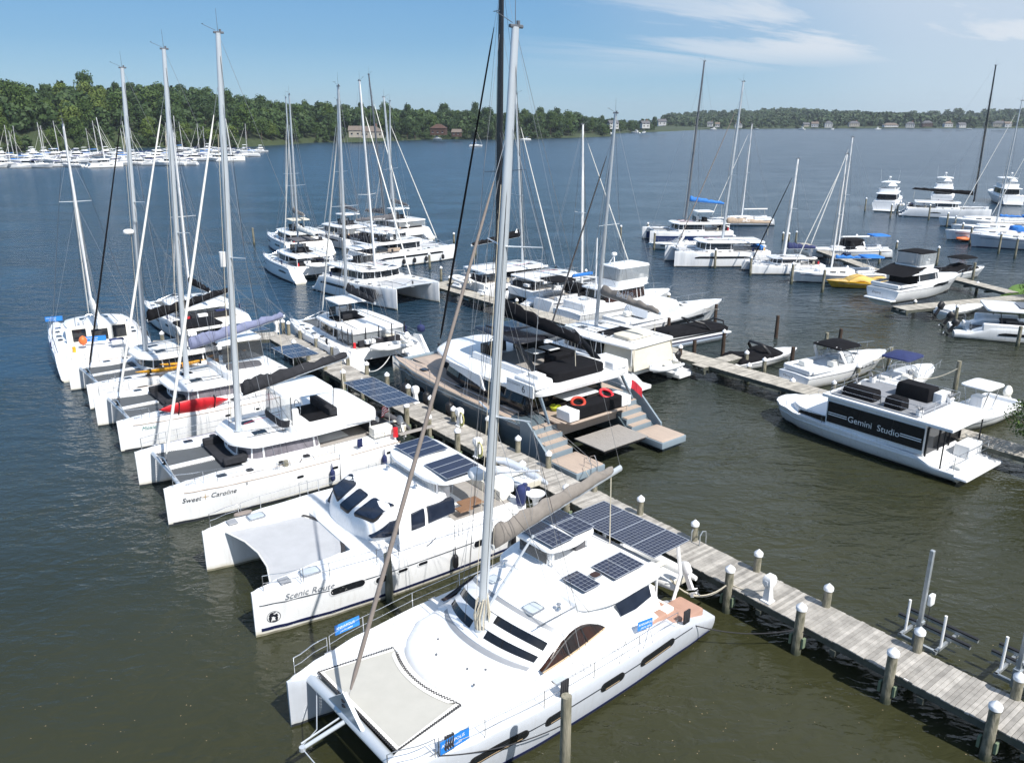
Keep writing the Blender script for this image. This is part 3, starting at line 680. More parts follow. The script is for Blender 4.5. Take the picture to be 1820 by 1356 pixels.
    if radar:
        z = radar; radome(root, mx(z) + .45, yoff, z, .34); MB().tube([(mx(z), yoff, z - .05), (mx(z) + .5, yoff, z - .03)], .05, 6).build('radar_bracket', m, root)
    return ma

def steps(root, hl, sg, x0, z0, n=3, dz=.32, dx=.42, m='deck_white'):
    w = hl.half(x0 + .6, .4) * 2 * .86
    for k in range(n):
        plain(root, 'step', m, (x0 + dx * (k + .5), hl.y0, z0 + dz * (k + .5) - .15), (dx * 1.02, w, dz + .3), bevel=.02)
def cabin_band(root, xa, xf, wa, wf, z0, zb, zt, round_=2, wall='gelcoat', glass='glass', mull=4, mm='gelcoat', lean=.12):
    """low wall, a wraparound window band and its mullions"""
    out = chaikin([(xa, wa), (lerp(xa, xf, .75), lerp(wa, wf, .25)), (xf - .15, wf), (xf + .25, wf * .35), (xf + .25, -wf * .35), (xf - .15, -wf), (lerp(xa, xf, .75), -lerp(wa, wf, .25)), (xa, -wa)], round_)
    w = MB().pad(out, [(0, z0 - .3), (.0, zb), (.03, zb + .02)], caps=2).build('cabin_wall', wall, root)
    g = MB().pad(out, [(.05, zb), (.05 + lean, zt)], caps=2).build('window_band', glass, w)
    b = MB(); n = len(out); o0 = inset(out, .035); o1 = inset(out, .035 + lean)
    idx = [int(n * k / (mull * 2 + 2)) for k in range(mull * 2 + 2)]
    for i in idx:
        b.tube([(o0[i][0], o0[i][1], zb), (o1[i][0], o1[i][1], zt)], .045, 4)
    b.build('mullion', mm, g); return w
def lamp(): pass
def flag(label, x, y, z, m='flag_red', m2=None, h=1.6, us=False, rz=0, w=.8, fh=.5):
    t = thing('flag', label, 'flag', (x, y, z), rz); MB().tube([(0, 0, 0), (-.25, 0, h)], .012, 5).build('flagstaff', 'steel', t)
    b = MB(); n = 8; rows = []
    for j in range(8):
        rows.append([(-.22 - (w * .6 * i / n), .06 * math.sin(i * 1.3 + j * .4), h - fh * j / 7 - .5 * fh * (i / n) ** 1.3 * 1.3) for i in range(n + 1)])
    for j in range(7):
        b.k = (j % 2) if us else (1 if m2 and j < 3 else 0)
        for i in range(n):
            if us and j < 4 and i < 3: b.k = 2
            elif us: b.k = j % 2
            b.quad(rows[j][i], rows[j][i + 1], rows[j + 1][i + 1], rows[j + 1][i])
    b.build('cloth', ['flag_red', 'sign_white', 'flag_navy'] if us else ['flag_red', 'sign_white'] if m2 else [m], t, sharp=0); return t
def outboard(parent, x, y, z, rz=0, s=1.0, m='black', tilt=35, name='outboard_motor'):
    T = Matrix.Translation((x, y, z)) @ Matrix.Rotation(R(rz), 4, 'Z') @ Matrix.Rotation(R(tilt), 4, 'Y')
    def tf(b): b.v = [tuple(T @ (Vector(v) * s)) for v in b.v]; return b
    o = chaikin(rect(-.62, .05, -.2, .2), 2)
    c = tf(MB().pad(o, [(.06, .02), (0, .12), (0, .4), (.05, .55), (.12, .6)], crown=.03)).build(name, m, parent, 50)
    b = MB(); b.box((-.25, 0, -.35), (.28, .14, .8), taper=.15); b.box((-.3, 0, -.72), (.5, .24, .03)); b.tube([(-.05, 0, -.92), (-.5, 0, -.92)], [.04, .07], 8); b.box((-.15, 0, -1.02), (.2, .02, .2)); tf(b).build('lower_unit', m, c, bevel=.01)
    b = MB()
    for k in range(3): b.tube([(-.52, 0, -.92), (-.55, .16 * math.cos(k * 2.09), -.92 + .16 * math.sin(k * 2.09))], [.05, .06], 6, .3)
    tf(b).build('propeller', 'steel', c); return c
def dinghy(label, loc, rz, L=3.2, w=1.5, m='fender_white', floor='nonskid', motor='plastic_white', group=None, tilt=0, strip=None):
    t = thing('dinghy', label, 'dinghy', loc, rz, group); t.rotation_euler = (0, R(tilt), R(rz))
    a, c, r = L / 2, w / 2 - .2, .20
    P = [(-a, -c, 0), (-a * .5, -c, 0), (a * .3, -c, .03), (a * .72, -c * .75, .10), (a * .96, 0, .16), (a * .72, c * .75, .10), (a * .3, c, .03), (-a * .5, c, 0), (-a, c, 0)]
    MB().tube(P, [.09, r, r, r * .98, r * .9, r * .98, r, r, .09], 10).build('tube', m, t, 60)
    slab(t, 'floor', floor, [(-a * .8, -c), (a * .5, -c * .8), (a * .85, 0), (a * .5, c * .8), (-a * .8, c)], -.16, -.06, ch=1)
    plain(t, 'transom', 'gelcoat', (-a * .82, 0, .02), (.06, c * 1.7, .36)); plain(t, 'seat', 'gelcoat', (-a * .1, 0, .1), (.28, c * 2, .06))
    b = MB(); b.tube([(p[0], p[1] * 1.02, p[2] + r * .9) for p in P[1:-1]], .018, 5); b.build('grab_line', 'ink_grey', t)
    if motor: outboard(t, -a * .86, 0, .30, 0, .8, motor, 28)
    return t
def fender(label, loc, m='fender_white', r=.15, h=.7, group='fenders hanging on hull sides'):
    o = MB().rev((0, 0, 0), [(.03, -.02), (r * .7, .03), (r, .12), (r, h - .12), (r * .7, h - .03), (.03, h + .04), (.02, h + .35), (.01, h + .36)], 12).build('fender', m, None, 60)
    o.location = loc; return tag(o, label, 'fender', group)

BOATS = {}
def base(name, label, cat_, P, h, L, lat=0, end='bow', group=None, shift=0):
    """P: the place of the bow (or stern) of the hull lying lat metres to port of the centreline"""
    f = Vector((math.cos(R(h)), math.sin(R(h)), 0)); l = Vector((-f.y, f.x, 0)); s = -1 if end == 'bow' else (1 if end == 'stern' else 0)
    c = Vector((P[0], P[1], 0)) + f * (s * L / 2 + shift) - l * lat
    t = thing(name, label, cat_, (c.x, c.y, 0), h, group); BOATS[label] = t; return t
def W_(t, x, y, z=0):
    a = t.rotation_euler.z; return (t.location.x + x * math.cos(a) - y * math.sin(a), t.location.y + x * math.sin(a) + y * math.cos(a), z)

def twin_hulls(root, L, B, w, sheer, m=('gelcoat', 'antifoul'), rake=0, flare=.25, sr=.0, tum=.05, draft=.6, form=CATF):
    hs = []
    for sg in (1, -1):
        hl = Hull(L, w, sheer, sg * (B / 2 - w / 2), draft, form, rake, flare, sr, 0, tum); hs.append(hl)
        o = hl.add(MB()).build('hull', list(m), root, 40); hl.obj = o
    return hs
def bridgedeck(root, L, B, w, xa, xf, zt, zb=.75, m='deck_white', bow=0, name='bridgedeck'):
    o = [(xa, -(B / 2 - w * .45)), (xf, -(B / 2 - w * .45)), (xf + bow, 0), (xf, B / 2 - w * .45), (xa, B / 2 - w * .45)]
    return slab(root, name, m, o, zb, zt, .03, ch=0, rnd=.04)
def net(root, out, z, m='tramp', lace=True, zf=None):
    o = MB().pad(out, [(0, z - .01), (0, z)], zf, crown=-.05, caps=4).build('trampoline', m, root)
    if lace:
        b = MB(); n = len(out); e = inset(out, -.07)
        for i in range(n):
            a, c, a2, c2 = Vector(out[i]), Vector(out[(i + 1) % n]), Vector(e[i]), Vector(e[(i + 1) % n]); k = max(1, int((c - a).length / .09))
            for j in range(k):
                p = a.lerp(c, j / k); q = a2.lerp(c2, (j + .5) / k); b.tube([(p.x, p.y, z + .01), (q.x, q.y, z + .01)], .016, 3)
        b.build('lacing', 'rope_dark', o)
    return o
def cat(name, label, P, h, L, B, lat=None, end='bow', fb=1.5, w=None, nac=.17, cab=(-.12, .15), cw=.36, cz=.95, mast=(.12, 20), hull_m=('gelcoat', 'antifoul'), win='band', band=(.95, 1.2), roof_aft=-.36, roof_m='gelcoat', top=None,
        bag='grey_fabric', jib='white_sail', jr=.07, bagtext=None, tramp='tramp_dark', spr=(.45,), mm='mast_grey', boom=5.2, fly=None, panels=None, detail=2, group=None, glass='glass', enclosure=None, radar=None, davit=None, seats='charcoal_fabric', text=None, mrake=3.2, roofw=None, bup=0, stripe=None, rail_=True, yoff=0, xoff=0, bz=None):
    w = w or B * .245; lat = (B / 2 - w / 2) if lat is None else lat
    t = base(name, label, 'catamaran', P, h, L, lat, end, group); a = -L / 2
    sheer = [(a, .42), (a + .5, .48), (a + 1.7, fb * .93), (a + 3, fb), (L * .1, fb), (L / 2, fb + .18)]
    hs = twin_hulls(t, L, B, w, sheer, hull_m)
    xf = L * nac
    bridgedeck(t, L, B, w, a + 1.2, xf, fb + .03)
    for hl in hs:
        sgo = 1 if hl.y0 > 0 else -1
        if win == 'band':
            for q in band if isinstance(band[0], tuple) else [(-.30, .20, band[0], band[1])]:
                hl.patch(MB(), sgo, L * q[0], L * q[1], q[2], q[3], ends=(.8, .6)).build('hull_window', 'glass', hl.obj, 50)
        elif win == 'ports':
            for q in (-.22, -.02, .22): hl.patch(MB(), sgo, L * q, L * q + .7, fb * .62, fb * .62 + .2).build('hull_window', 'glass', hl.obj, 50)
        hl.patch(MB(), sgo, a + .3, L * .485, .10, .15, off=.006, round_=False).build('boot_stripe', stripe or 'stripe_dark', hl.obj)
        if stripe: hl.patch(MB(), sgo, a + 1.6, L * .47, fb * .86, fb * .86 + .05, off=.006, round_=False).build('cove_stripe', stripe, hl.obj)
        steps(t, hl, sgo, a + .55, .3, 3, (fb - .45) / 3, .42)
    # saloon
    xa, xc = L * cab[0], L * cab[1]; cwm = B * cw; z1 = fb + .25; z2 = z1 + cz * .6; zr = z2 + .02
    cabin_band(t, xa, xc, cwm, cwm * .86, fb, z1, z2, glass=glass)
    ra = L * roof_aft; rw = (roofw or cw) * B + .15
    rf = slab(t, 'cabin_roof', roof_m, [(ra, rw * .92), (lerp(ra, xc, .5), rw), (xc - .3, rw * .92), (xc + .55, rw * .45), (xc + .55, -rw * .45), (xc - .3, -rw * .92), (lerp(ra, xc, .5), -rw), (ra, -rw * .92)], zr, zr + .16, .12, .07)
    zt = zr + .16
    # cockpit
    if ra < xa - .5:
        slab(t, 'cockpit_floor', 'teak_grey' if detail > 1 else 'nonskid', rect(a + 1.5, xa, -cwm * .9, cwm * .9), fb + .03, fb + .05, ch=0, rnd=.005)
        plain(t, 'cockpit_seat', seats, (a + 2.0, 0, fb + .3), (.6, cwm * 1.5, .45)); plain(t, 'cockpit_table', 'offwhite', ((xa + a) / 2 + .6, .6, fb + .68), (.8, 1.4, .05))
        b = MB()
        for sg in (1, -1):
            b.tube([(ra + .15, sg * rw * .85, fb), (ra + .15, sg * rw * .85, zr)], .04, 6)
        b.build('roof_post', 'mast_white', t)
        MB().box((xa - .02, 0, fb + .9 * cz * .65), (.05, cwm * 1.5, cz * .7)).build('saloon_door', 'glass', t)
    if enclosure:
        o = rect(ra + .1, xa - .1, -rw * .88, rw * .88); e = MB().ring([[(x, y, z) for x, y in chaikin(o, 1)] for z in (fb + .35, zr)], cap=(False, False)).build('cockpit_enclosure', enclosure, t)
    if fly:
        fx, fm = fly[0], fly[1]; sy = fly[2] if len(fly) > 2 else -.8
        slab(t, 'helm_well', 'black_fabric', rect(fx - 1.1, fx + 1.0, sy - 1.2, sy + 1.2), zt, zt + .13, .02, .03)
        plain(t, 'helm_console', 'gelcoat', (fx + .8, sy, zt + .4), (.5, .9, .8)); MB().tube([(fx + .5, sy + .35 * math.cos(q), zt + .75 + .35 * math.sin(q)) for q in [k * .524 for k in range(13)]], .02, 5).build('steering_wheel', 'black', t)
        plain(t, 'helm_seat', seats, (fx - .5, sy, zt + .4), (.5, 1.3, .5)); plain(t, 'windshield', 'tinted_vinyl', (fx + 1.1, sy, zt + .5), (.04, 2.0, .7))
        bt = slab(t, 'bimini_top', fm, rect(fx - 1.6, fx + 1.2, sy - 1.35, sy + 1.35), zt + 1.55, zt + 1.66, .08)
        b = MB()
        for X in (fx - 1.4, fx + 1.0):
            for Y in (sy - 1.2, sy + 1.2): b.tube([(X, Y, zt), (X, Y, zt + 1.56)], .025, 5)
        b.build('bimini_frame', 'steel', bt)
    # foredeck
    hb = hs[0]; yb = hb.y0; bx = L * .44
    b = MB(); b.tube([(bx, -yb, fb + .02), (bx, 0, fb + .08), (bx, yb, fb + .02)], .10, 10); cb = b.build('crossbeam', 'mast_grey', t)
    b = MB(); b.tube([(bx, -yb * .7, fb + .05), (bx + .02, 0, fb + .6), (bx, yb * .7, fb + .05)], .03, 6); b.box((bx, 0, fb + .3), (.06, .08, .5)); b.build('seagull_striker', 'steel', cb)
    for sg in (1, -1):
        net(t, [(xf + .1, sg * .3), (bx - .15, sg * .3), (bx - .15, sg * (hb.y0 - w * .22)), (xf + .1, sg * (hb.y0 - w * .42))][::sg], fb - .02, tramp, lace=detail > 1)
    b = MB(); b.box(((xf + bx) / 2, 0, fb - .03), (bx - xf, .45, .12)); b.build('bow_walkway', 'gelcoat', t)
    if detail:
        for sg in (1, -1):
            hl = hs[0] if sg > 0 else hs[1]
            hatch(t, L * .30, hl.y0, fb + .09, .5, .45, 'glass'); hatch(t, L * .08, sg * (cwm + (B / 2 - cwm) * .4), fb + .08, .45, .4, 'glass')
            if rail_: rail(t, edge(hl, sg, a + 2.2, L * .40), .62, gap=2.0)
        pulpit(t, hs[0], L * .47, sgs=(1,)); pulpit(t, hs[1], L * .47, sgs=(-1,))
        winch(t, xa + .5, cwm * .6, zt + .08)
        for k, sg in ((0, 1), (1, -1)):
            MB().box((xc - 1.1, sg * rw * .35, zt + .09), (.7, .5, .03)).build('roof_hatch', 'glass', rf, bevel=.01)
    if detail > 0:
        rc = random.Random(int(L * 10 + h))
        for sg in (1, -1):
            hl = hs[0] if sg > 0 else hs[1]
            for x in (L * .42, L * .12, -L * .30):
                q = edge(hl, sg, x, x + .01, .12, 1)[0]; b = MB(); b.tube([(q[0] - .16, q[1], q[2] + .10), (q[0] + .16, q[1], q[2] + .10)], .024, 5); b.tube([q, (q[0], q[1], q[2] + .1)], .03, 5); b.build('cleat', 'steel', t)
            for x in (L * .20, L * -.02): hatch(t, x, hl.y0 + sg * .12, fb + .085, .34, .34, 'glass', 'black')
            q = edge(hl, sg, -L * .22, -L * .21, .05, 1)[0]; b = MB()
            for k in range(4): b.tube([(q[0] + .07 * (k - 1.5), q[1] + .03, q[2] + .60), (q[0] + .07 * (k - 1.5) + .05, q[1] + .07, q[2] + .32), (q[0] + .07 * (k - 1.5), q[1] + .02, q[2] + .14)], .04, 5)
            b.build('coiled_line', rc.choice(['rope_dark', 'navy_fabric', 'rope']), t)
            MB().tube([(L * .36, sg * (abs(hl.y0) + w * .25), fb + .12), (L * .1, sg * (abs(hl.y0) + w * .3), fb + .11), (a + 2.2, sg * (abs(hl.y0) + w * .3), fb + .10)], .014, 4).build('jackline', rc.choice(['rope_dark', 'navy_fabric', 'tan_fabric']), t)
        plain(t, 'life_raft', 'plastic_white', (a + 1.6, rc.choice([-1, 1]) * .9, fb + .45), (.45, .8, .3), bevel=.06); MB().cyl((a + 1.9, hs[0].y0 - .5, fb + .02), .12, .42, 8).build('fuel_can', rc.choice(['red', 'navy_fabric', 'yellow']), t)
        plain(t, 'cushion', rc.choice(['navy_fabric', 'grey_fabric', 'beige_canvas']), (a + 2.1, -.9, fb + .56), (.5, 1.0, .12), bevel=.04); MB().tube([(xc, .3, zt + .14), (lerp(xa, xc, .3), .9, zt + .12), (xa, 1.0, zt + .1)], .012, 4).build('sheet', 'rope_dark', t); MB().tube([(xc - .3, -1.3, zt + .12), (ra + .3, -1.5, zt + .08)], .018, 4).build('track', 'black', t); MB().tube([(xc - .3, 1.3, zt + .12), (ra + .3, 1.5, zt + .08)], .018, 4).build('track', 'black', t)
        for sg in (1, -1): MB().tube([(xc - .8, sg * .5, zt + .16), (xc - 1.6, sg * .9, zt + .13), (xa + .2, sg * .9, zt + .10)], .010, 4).build('control_line', rc.choice(['rope', 'red', 'rope_dark']), t)
    if mast: rig(t, L * mast[0], zt + .02, mast[1], L, mrake, bowx=bx, bowz=fb + .25, half=B / 2 - .25, chainx=L * mast[0] - 1.0, chainz=fb, bag=bag, jib=jib, jr=jr, bagtext=bagtext, spr=spr, m=mm, boom=boom, bup=bup, radar=radar, boomz_tilt=bup, yoff=0, bz=bz)
    if panels:
        for k in range(panels[1]): panel(t, panels[0], (k - (panels[1] - 1) / 2) * 1.08, zt + .5, 1.9, 1.03, 6, 6, .02)
        b = MB()
        for sg in (1, -1): b.tube([(panels[0] + .8, sg * panels[1] * .5, fb), (panels[0] + .8, sg * panels[1] * .5, zt + .48), (panels[0] - .9, sg * panels[1] * .5, zt + .46)], .03, 6)
        b.build('panel_arch', 'steel', t)
    if davit:
        b = MB()
        for sg in (1, -1): b.tube([(a + 1.3, sg * 1.0, fb), (a + 1.1, sg * 1.0, fb + 1.0), (a - .5, sg * 1.0, fb + 1.15)], .045, 6)
        b.build('davit', 'steel', t)
        dinghy(davit, W_(t, a + .1, 0, fb + .25), h + 90, 3.1, 1.5)
    t['_fb'] = fb; t['_zt'] = zt; del t['_fb']; del t['_zt']
    return t, hs

def mono(name, label, P, h, L, b_, end='bow', lat=0, fb=1.15, mast=12, mx=.08, m=('gelcoat', 'antifoul'), bag='blue_fabric', jib='white_sail', stripe='stripe_navy', bimini=None, bimm='blue_fabric', boom=None, spr=(.48,), dodger=None, group=None, mm='mast_white', cabm='gelcoat', bz=None, jr=.06, r=.09, mrake=1.5, detail=1, catg='sailboat', bagtext=None):
    t = base(name, label, catg, P, h, L, lat, end, group); a = -L / 2
    hl = Hull(L, b_, [(a, fb * .95), (0, fb * .92), (L / 2, fb * 1.15)], 0, .5, MONOF, .5, .5, .35)
    hl.obj = hl.add(MB()).build('hull', list(m), t, 40)
    for sg in (1, -1):
        if stripe: hl.patch(MB(), sg, a + .5, L * .44, fb * .80, fb * .80 + .07, off=.006, round_=False).build('cove_stripe', stripe, hl.obj)
        hl.patch(MB(), sg, a + .2, L * .46, .10, .17, off=.006, round_=False).build('boot_stripe', 'stripe_navy', hl.obj)
        rail(t, edge(hl, sg, a + .6, L * .42, .05), .55, gap=1.9)
    slab(t, 'deck', 'nonskid', [(x, s * (hl.half(x, fb) - .12)) for s, xs in ((1, [a + .4 + (L - 1.4) * k / 8 for k in range(9)]), (-1, [a + .4 + (L - 1.4) * k / 8 for k in range(8, -1, -1)])) for x in xs], fb * .95 - .02, fb * .95 + .05, .05, ch=0, rnd=.01, zf=lambda x, y: (hl.h(x) - fb * .95))
    c = slab(t, 'cabin_trunk', cabm, sym([(L * .26, b_ * .10), (L * .16, b_ * .25), (-L * .05, b_ * .30), (-L * .14, b_ * .30)]), fb * .9, fb + .42, .08, .12)
    for sg in (1, -1):
        for q in (.0, .1): MB().box((L * q, sg * b_ * (.292 - q * .2), fb + .17), (L * .06, .03, .13), rz=-sg * .12).build('window', 'glass', c)
    slab(t, 'cockpit', 'teak_grey', sym([(-L * .16, b_ * .22), (-L * .42, b_ * .2)]), fb + .02, fb + .1, ch=1, rnd=.02)
    for sg in (1, -1): plain(t, 'cockpit_seat', 'gelcoat', (-L * .29, sg * b_ * .29, fb + .18), (L * .26, b_ * .12, .3))
    MB().tube([(-L * .36, .45 * math.cos(q), fb + .65 + .45 * math.sin(q)) for q in [k * .524 for k in range(13)]], .02, 5).build('steering_wheel', 'steel', t)
    if dodger: MB().pad(chaikin(sym([(-L * .08, b_ * .2), (-L * .13, b_ * .3), (-L * .2, b_ * .3)]), 1), [(0, fb + .3), (.05, fb + .9), (.2, fb + 1.05)], crown=.05).build('dodger', dodger, t, 50)
    if bimini:
        bt = MB().pad(chaikin(rect(-L * .44, -L * .22, -b_ * .34, b_ * .34), 2), [(0, fb + 1.75), (.05, fb + 1.85)], crown=.15).build('bimini_top', bimm, t, 50); f = MB()
        for X in (-L * .42, -L * .24):
            for sg in (1, -1): f.tube([(-L * .33, sg * b_ * .36, fb), (X, sg * b_ * .3, fb + 1.78)], .018, 5)
        f.build('bimini_frame', 'steel', bt)
    if mast: rig(t, L * mx, fb + .45, mast, L, mrake, r, mm, L * .5 + .2, fb * 1.15, b_ * .42, L * mx - .2, fb, boom or L * .38, bz or fb + 1.6, bag=bag, jib=jib, jr=jr, spr=spr, sw=.8, bagh=.34, bagw=.15, jtop=.96, lazy=False, bagtext=bagtext)
    if mast: MB().tube([(L * mx - .3, 0, mast), (a + .2, 0, fb + .2)], .008, 4).build('backstay', 'wire', t)
    return t, hl

def motor(name, label, P, h, L, b_, end='bow', lat=0, fb=1.3, m=('gelcoat', 'antifoul'), z0=0, rake=.9, cover=None, bimini=None, arch=None, wind=True, cabin=None, cat_='motorboat', stripe=None, swim=True, rails=True, ob=0, obm='black', group=None, ttop=None, seats=True, coverx=(-.45, .42), winband=None, form=MOTORF, folded=False, coaming=True):
    t = base(name, label, cat_, P, h, L, lat, end, group); a = -L / 2; t.location.z = z0
    hl = Hull(L, b_, [(a, fb * .72), (-L * .2, fb * .80), (L * .2, fb * .97), (L / 2, fb * 1.02)], 0, .35, form, rake, .55, .1)
    hl.obj = hl.add(MB()).build('hull', list(m), t, 40)
    for sg in (1, -1):
        if stripe: hl.patch(MB(), sg, a + .3, L * .40, fb * .55, fb * .55 + (.12 if stripe != 'wide' else .3), off=.006, ends=(.5, 1)).build('hull_stripe', 'black_gloss' if stripe == 'wide' else stripe, hl.obj)
        hl.patch(MB(), sg, a + .1, L * .44, fb * .68, fb * .68 + .04, off=.02, round_=False).build('rub_rail', 'stripe_grey', hl.obj)
        if winband: hl.patch(MB(), sg, L * winband[0], L * winband[1], winband[2], winband[3], off=.05, ends=(.8, .5)).build('hull_window', 'glass', hl.obj)
    if swim: slab(t, 'swim_platform', 'gelcoat', sym([(a + .1, b_ * .42), (a - .6, b_ * .38)]), .28, .36, ch=1, rnd=.02)
    zd = lambda x: hl.h(x)
    # cockpit well with coaming
    if coaming and not cover:
        slab(t, 'cockpit_floor', 'nonskid', rect(a + .35, L * .08, -b_ * .36, b_ * .36), fb * .8, fb * .87, ch=1, rnd=.02)
        MB().box((a + .45, 0, fb * .95), (.3, b_ * .78, .3)).build('stern_bench', 'gelcoat', t, bevel=.05)
        for sg in (1, -1): plain(t, 'coaming', 'gelcoat', (-L * .18, sg * b_ * .42, fb * .95), (L * .52, .14, .25), bevel=.05)
    if seats and not cover:
        plain(t, 'seat', 'offwhite', (-L * .12, -b_ * .2, fb * 1.05), (.6, .6, .45), bevel=.08); plain(t, 'seat', 'offwhite', (-L * .28, b_ * .2, fb * 1.02), (.9, .6, .4), bevel=.08)
        plain(t, 'helm_console', 'gelcoat', (L * .02, -b_ * .2, fb * 1.15), (.45, .8, .55), bevel=.06); MB().tube([(L * .02 - .3, -b_ * .2 + .2 * math.cos(q), fb * 1.3 + .2 * math.sin(q)) for q in [k * .524 for k in range(13)]], .02, 5).build('steering_wheel', 'black', t)
    if cabin:   # raised foredeck
        slab(t, 'foredeck', 'gelcoat', sym([(L * .40, b_ * .06), (L * .30, b_ * .24), (L * .05, b_ * .40), (L * cabin[0], b_ * .42)]), fb * .8, fb * cabin[1], .12, .15)
        hatch(t, L * .22, 0, fb * cabin[1] + .08, .6, .5, 'glass')
    if wind:
        X = L * .10; b = MB(); o = [(X - 1.0, b_ * .40), (X - .1, b_ * .36), (X + .5, b_ * .16), (X + .5, -b_ * .16), (X - .1, -b_ * .36), (X - 1.0, -b_ * .40)]
        z = fb * 1.0; b.ring([[(x, y, z) for x, y in o], [(x - .45, y * .88, z + .55) for x, y in o]], closed=False); w = b.build('windshield', 'clear_vinyl', t, 0)
        f = MB(); f.tube([(x - .45, y * .88, z + .56) for x, y in o], .025, 5)
        for i in range(6): f.tube([(o[i][0], o[i][1], z), (o[i][0] - .45, o[i][1] * .88, z + .55)], .02, 5)
        f.build('windshield_frame', 'steel', w)
    if cover:
        x0, x1 = L * coverx[0], L * coverx[1]; xs = [lerp(x0, x1, k / 12) for k in range(13)]
        o = [(x, hl.half(x, fb) * .93) for x in xs] + [(x, -hl.half(x, fb) * .93) for x in reversed(xs)]
        MB().pad(o, [(0, fb * .78), (.02, fb * .98), (.25, fb * 1.18), (b_ * .3, fb * 1.32)], lambda x, y: .10 * math.sin(x * 2.1) + .22 * math.exp(-((x - L * .08) / 1.0) ** 2) - .15 * abs(x / L), .10, 3).build('boat_cover', cover, t, 50)
    if arch:
        b = MB(); X = L * arch[0]; H_ = fb + arch[1]; P_ = [(X + .7, -b_ * .44, fb * .85), (X, -b_ * .38, H_ - .25), (X - .15, -b_ * .28, H_), (X - .15, b_ * .28, H_), (X, b_ * .38, H_ - .25), (X + .7, b_ * .44, fb * .85)]
        b.tube(P_, .13 if arch[2] != 'steel' else .03, 8, .5); b.build('arch', arch[2], t, 60)
    if bimini:
        xa, xb, H_, bm_ = bimini; bt = MB().pad(chaikin(rect(L * xa, L * xb, -b_ * .40, b_ * .40), 2), [(0, fb + H_), (.03, fb + H_ + .08)], lambda x, y: -.10 * abs(y) ** 2 - .05 * (x - L * (xa + xb) / 2) ** 2, .08).build('bimini_top', bm_, t, 50); f = MB()
        for X in (xa + .03, xb - .03):
            for sg in (1, -1): f.tube([(L * (xa + xb) / 2, sg * b_ * .42, fb * .8), (L * X, sg * b_ * .38, fb + H_ - .05)], .02, 5)
        f.build('bimini_frame', 'steel', bt)
    if ttop:
        slab(t, 'hard_top', 'gelcoat', rect(-L * .16, L * .14, -b_ * .36, b_ * .36), fb + 1.45, fb + 1.55, .04); f = MB()
        for X in (-.10, .08):
            for sg in (1, -1): f.tube([(L * X, sg * .45, fb * .8), (L * X, sg * b_ * .3, fb + 1.46)], .03, 6)
        f.build('top_frame', 'steel', t); plain(t, 'console', 'gelcoat', (0, 0, fb * .8 + .5), (.8, .8, 1.0), bevel=.08)
    for k in range(ob): outboard(t, a - .02, (k - (ob - 1) / 2) * .75, fb * .72 + .15, 0, 1.1, obm, 8 if ob > 1 else 40)
    if rails:
        b = MB()
        for sg in (1, -1):
            e = edge(hl, sg, L * .05, L * .48, .06, 9); b.tube([e[0]] + [(x, y, z + .5) for x, y, z in e[1:]], .016, 5)
            for q in e[2::2]: b.tube([q, (q[0], q[1], q[2] + .5)], .012, 5)
        b.build('bow_rail', 'steel', t)
    return t, hl
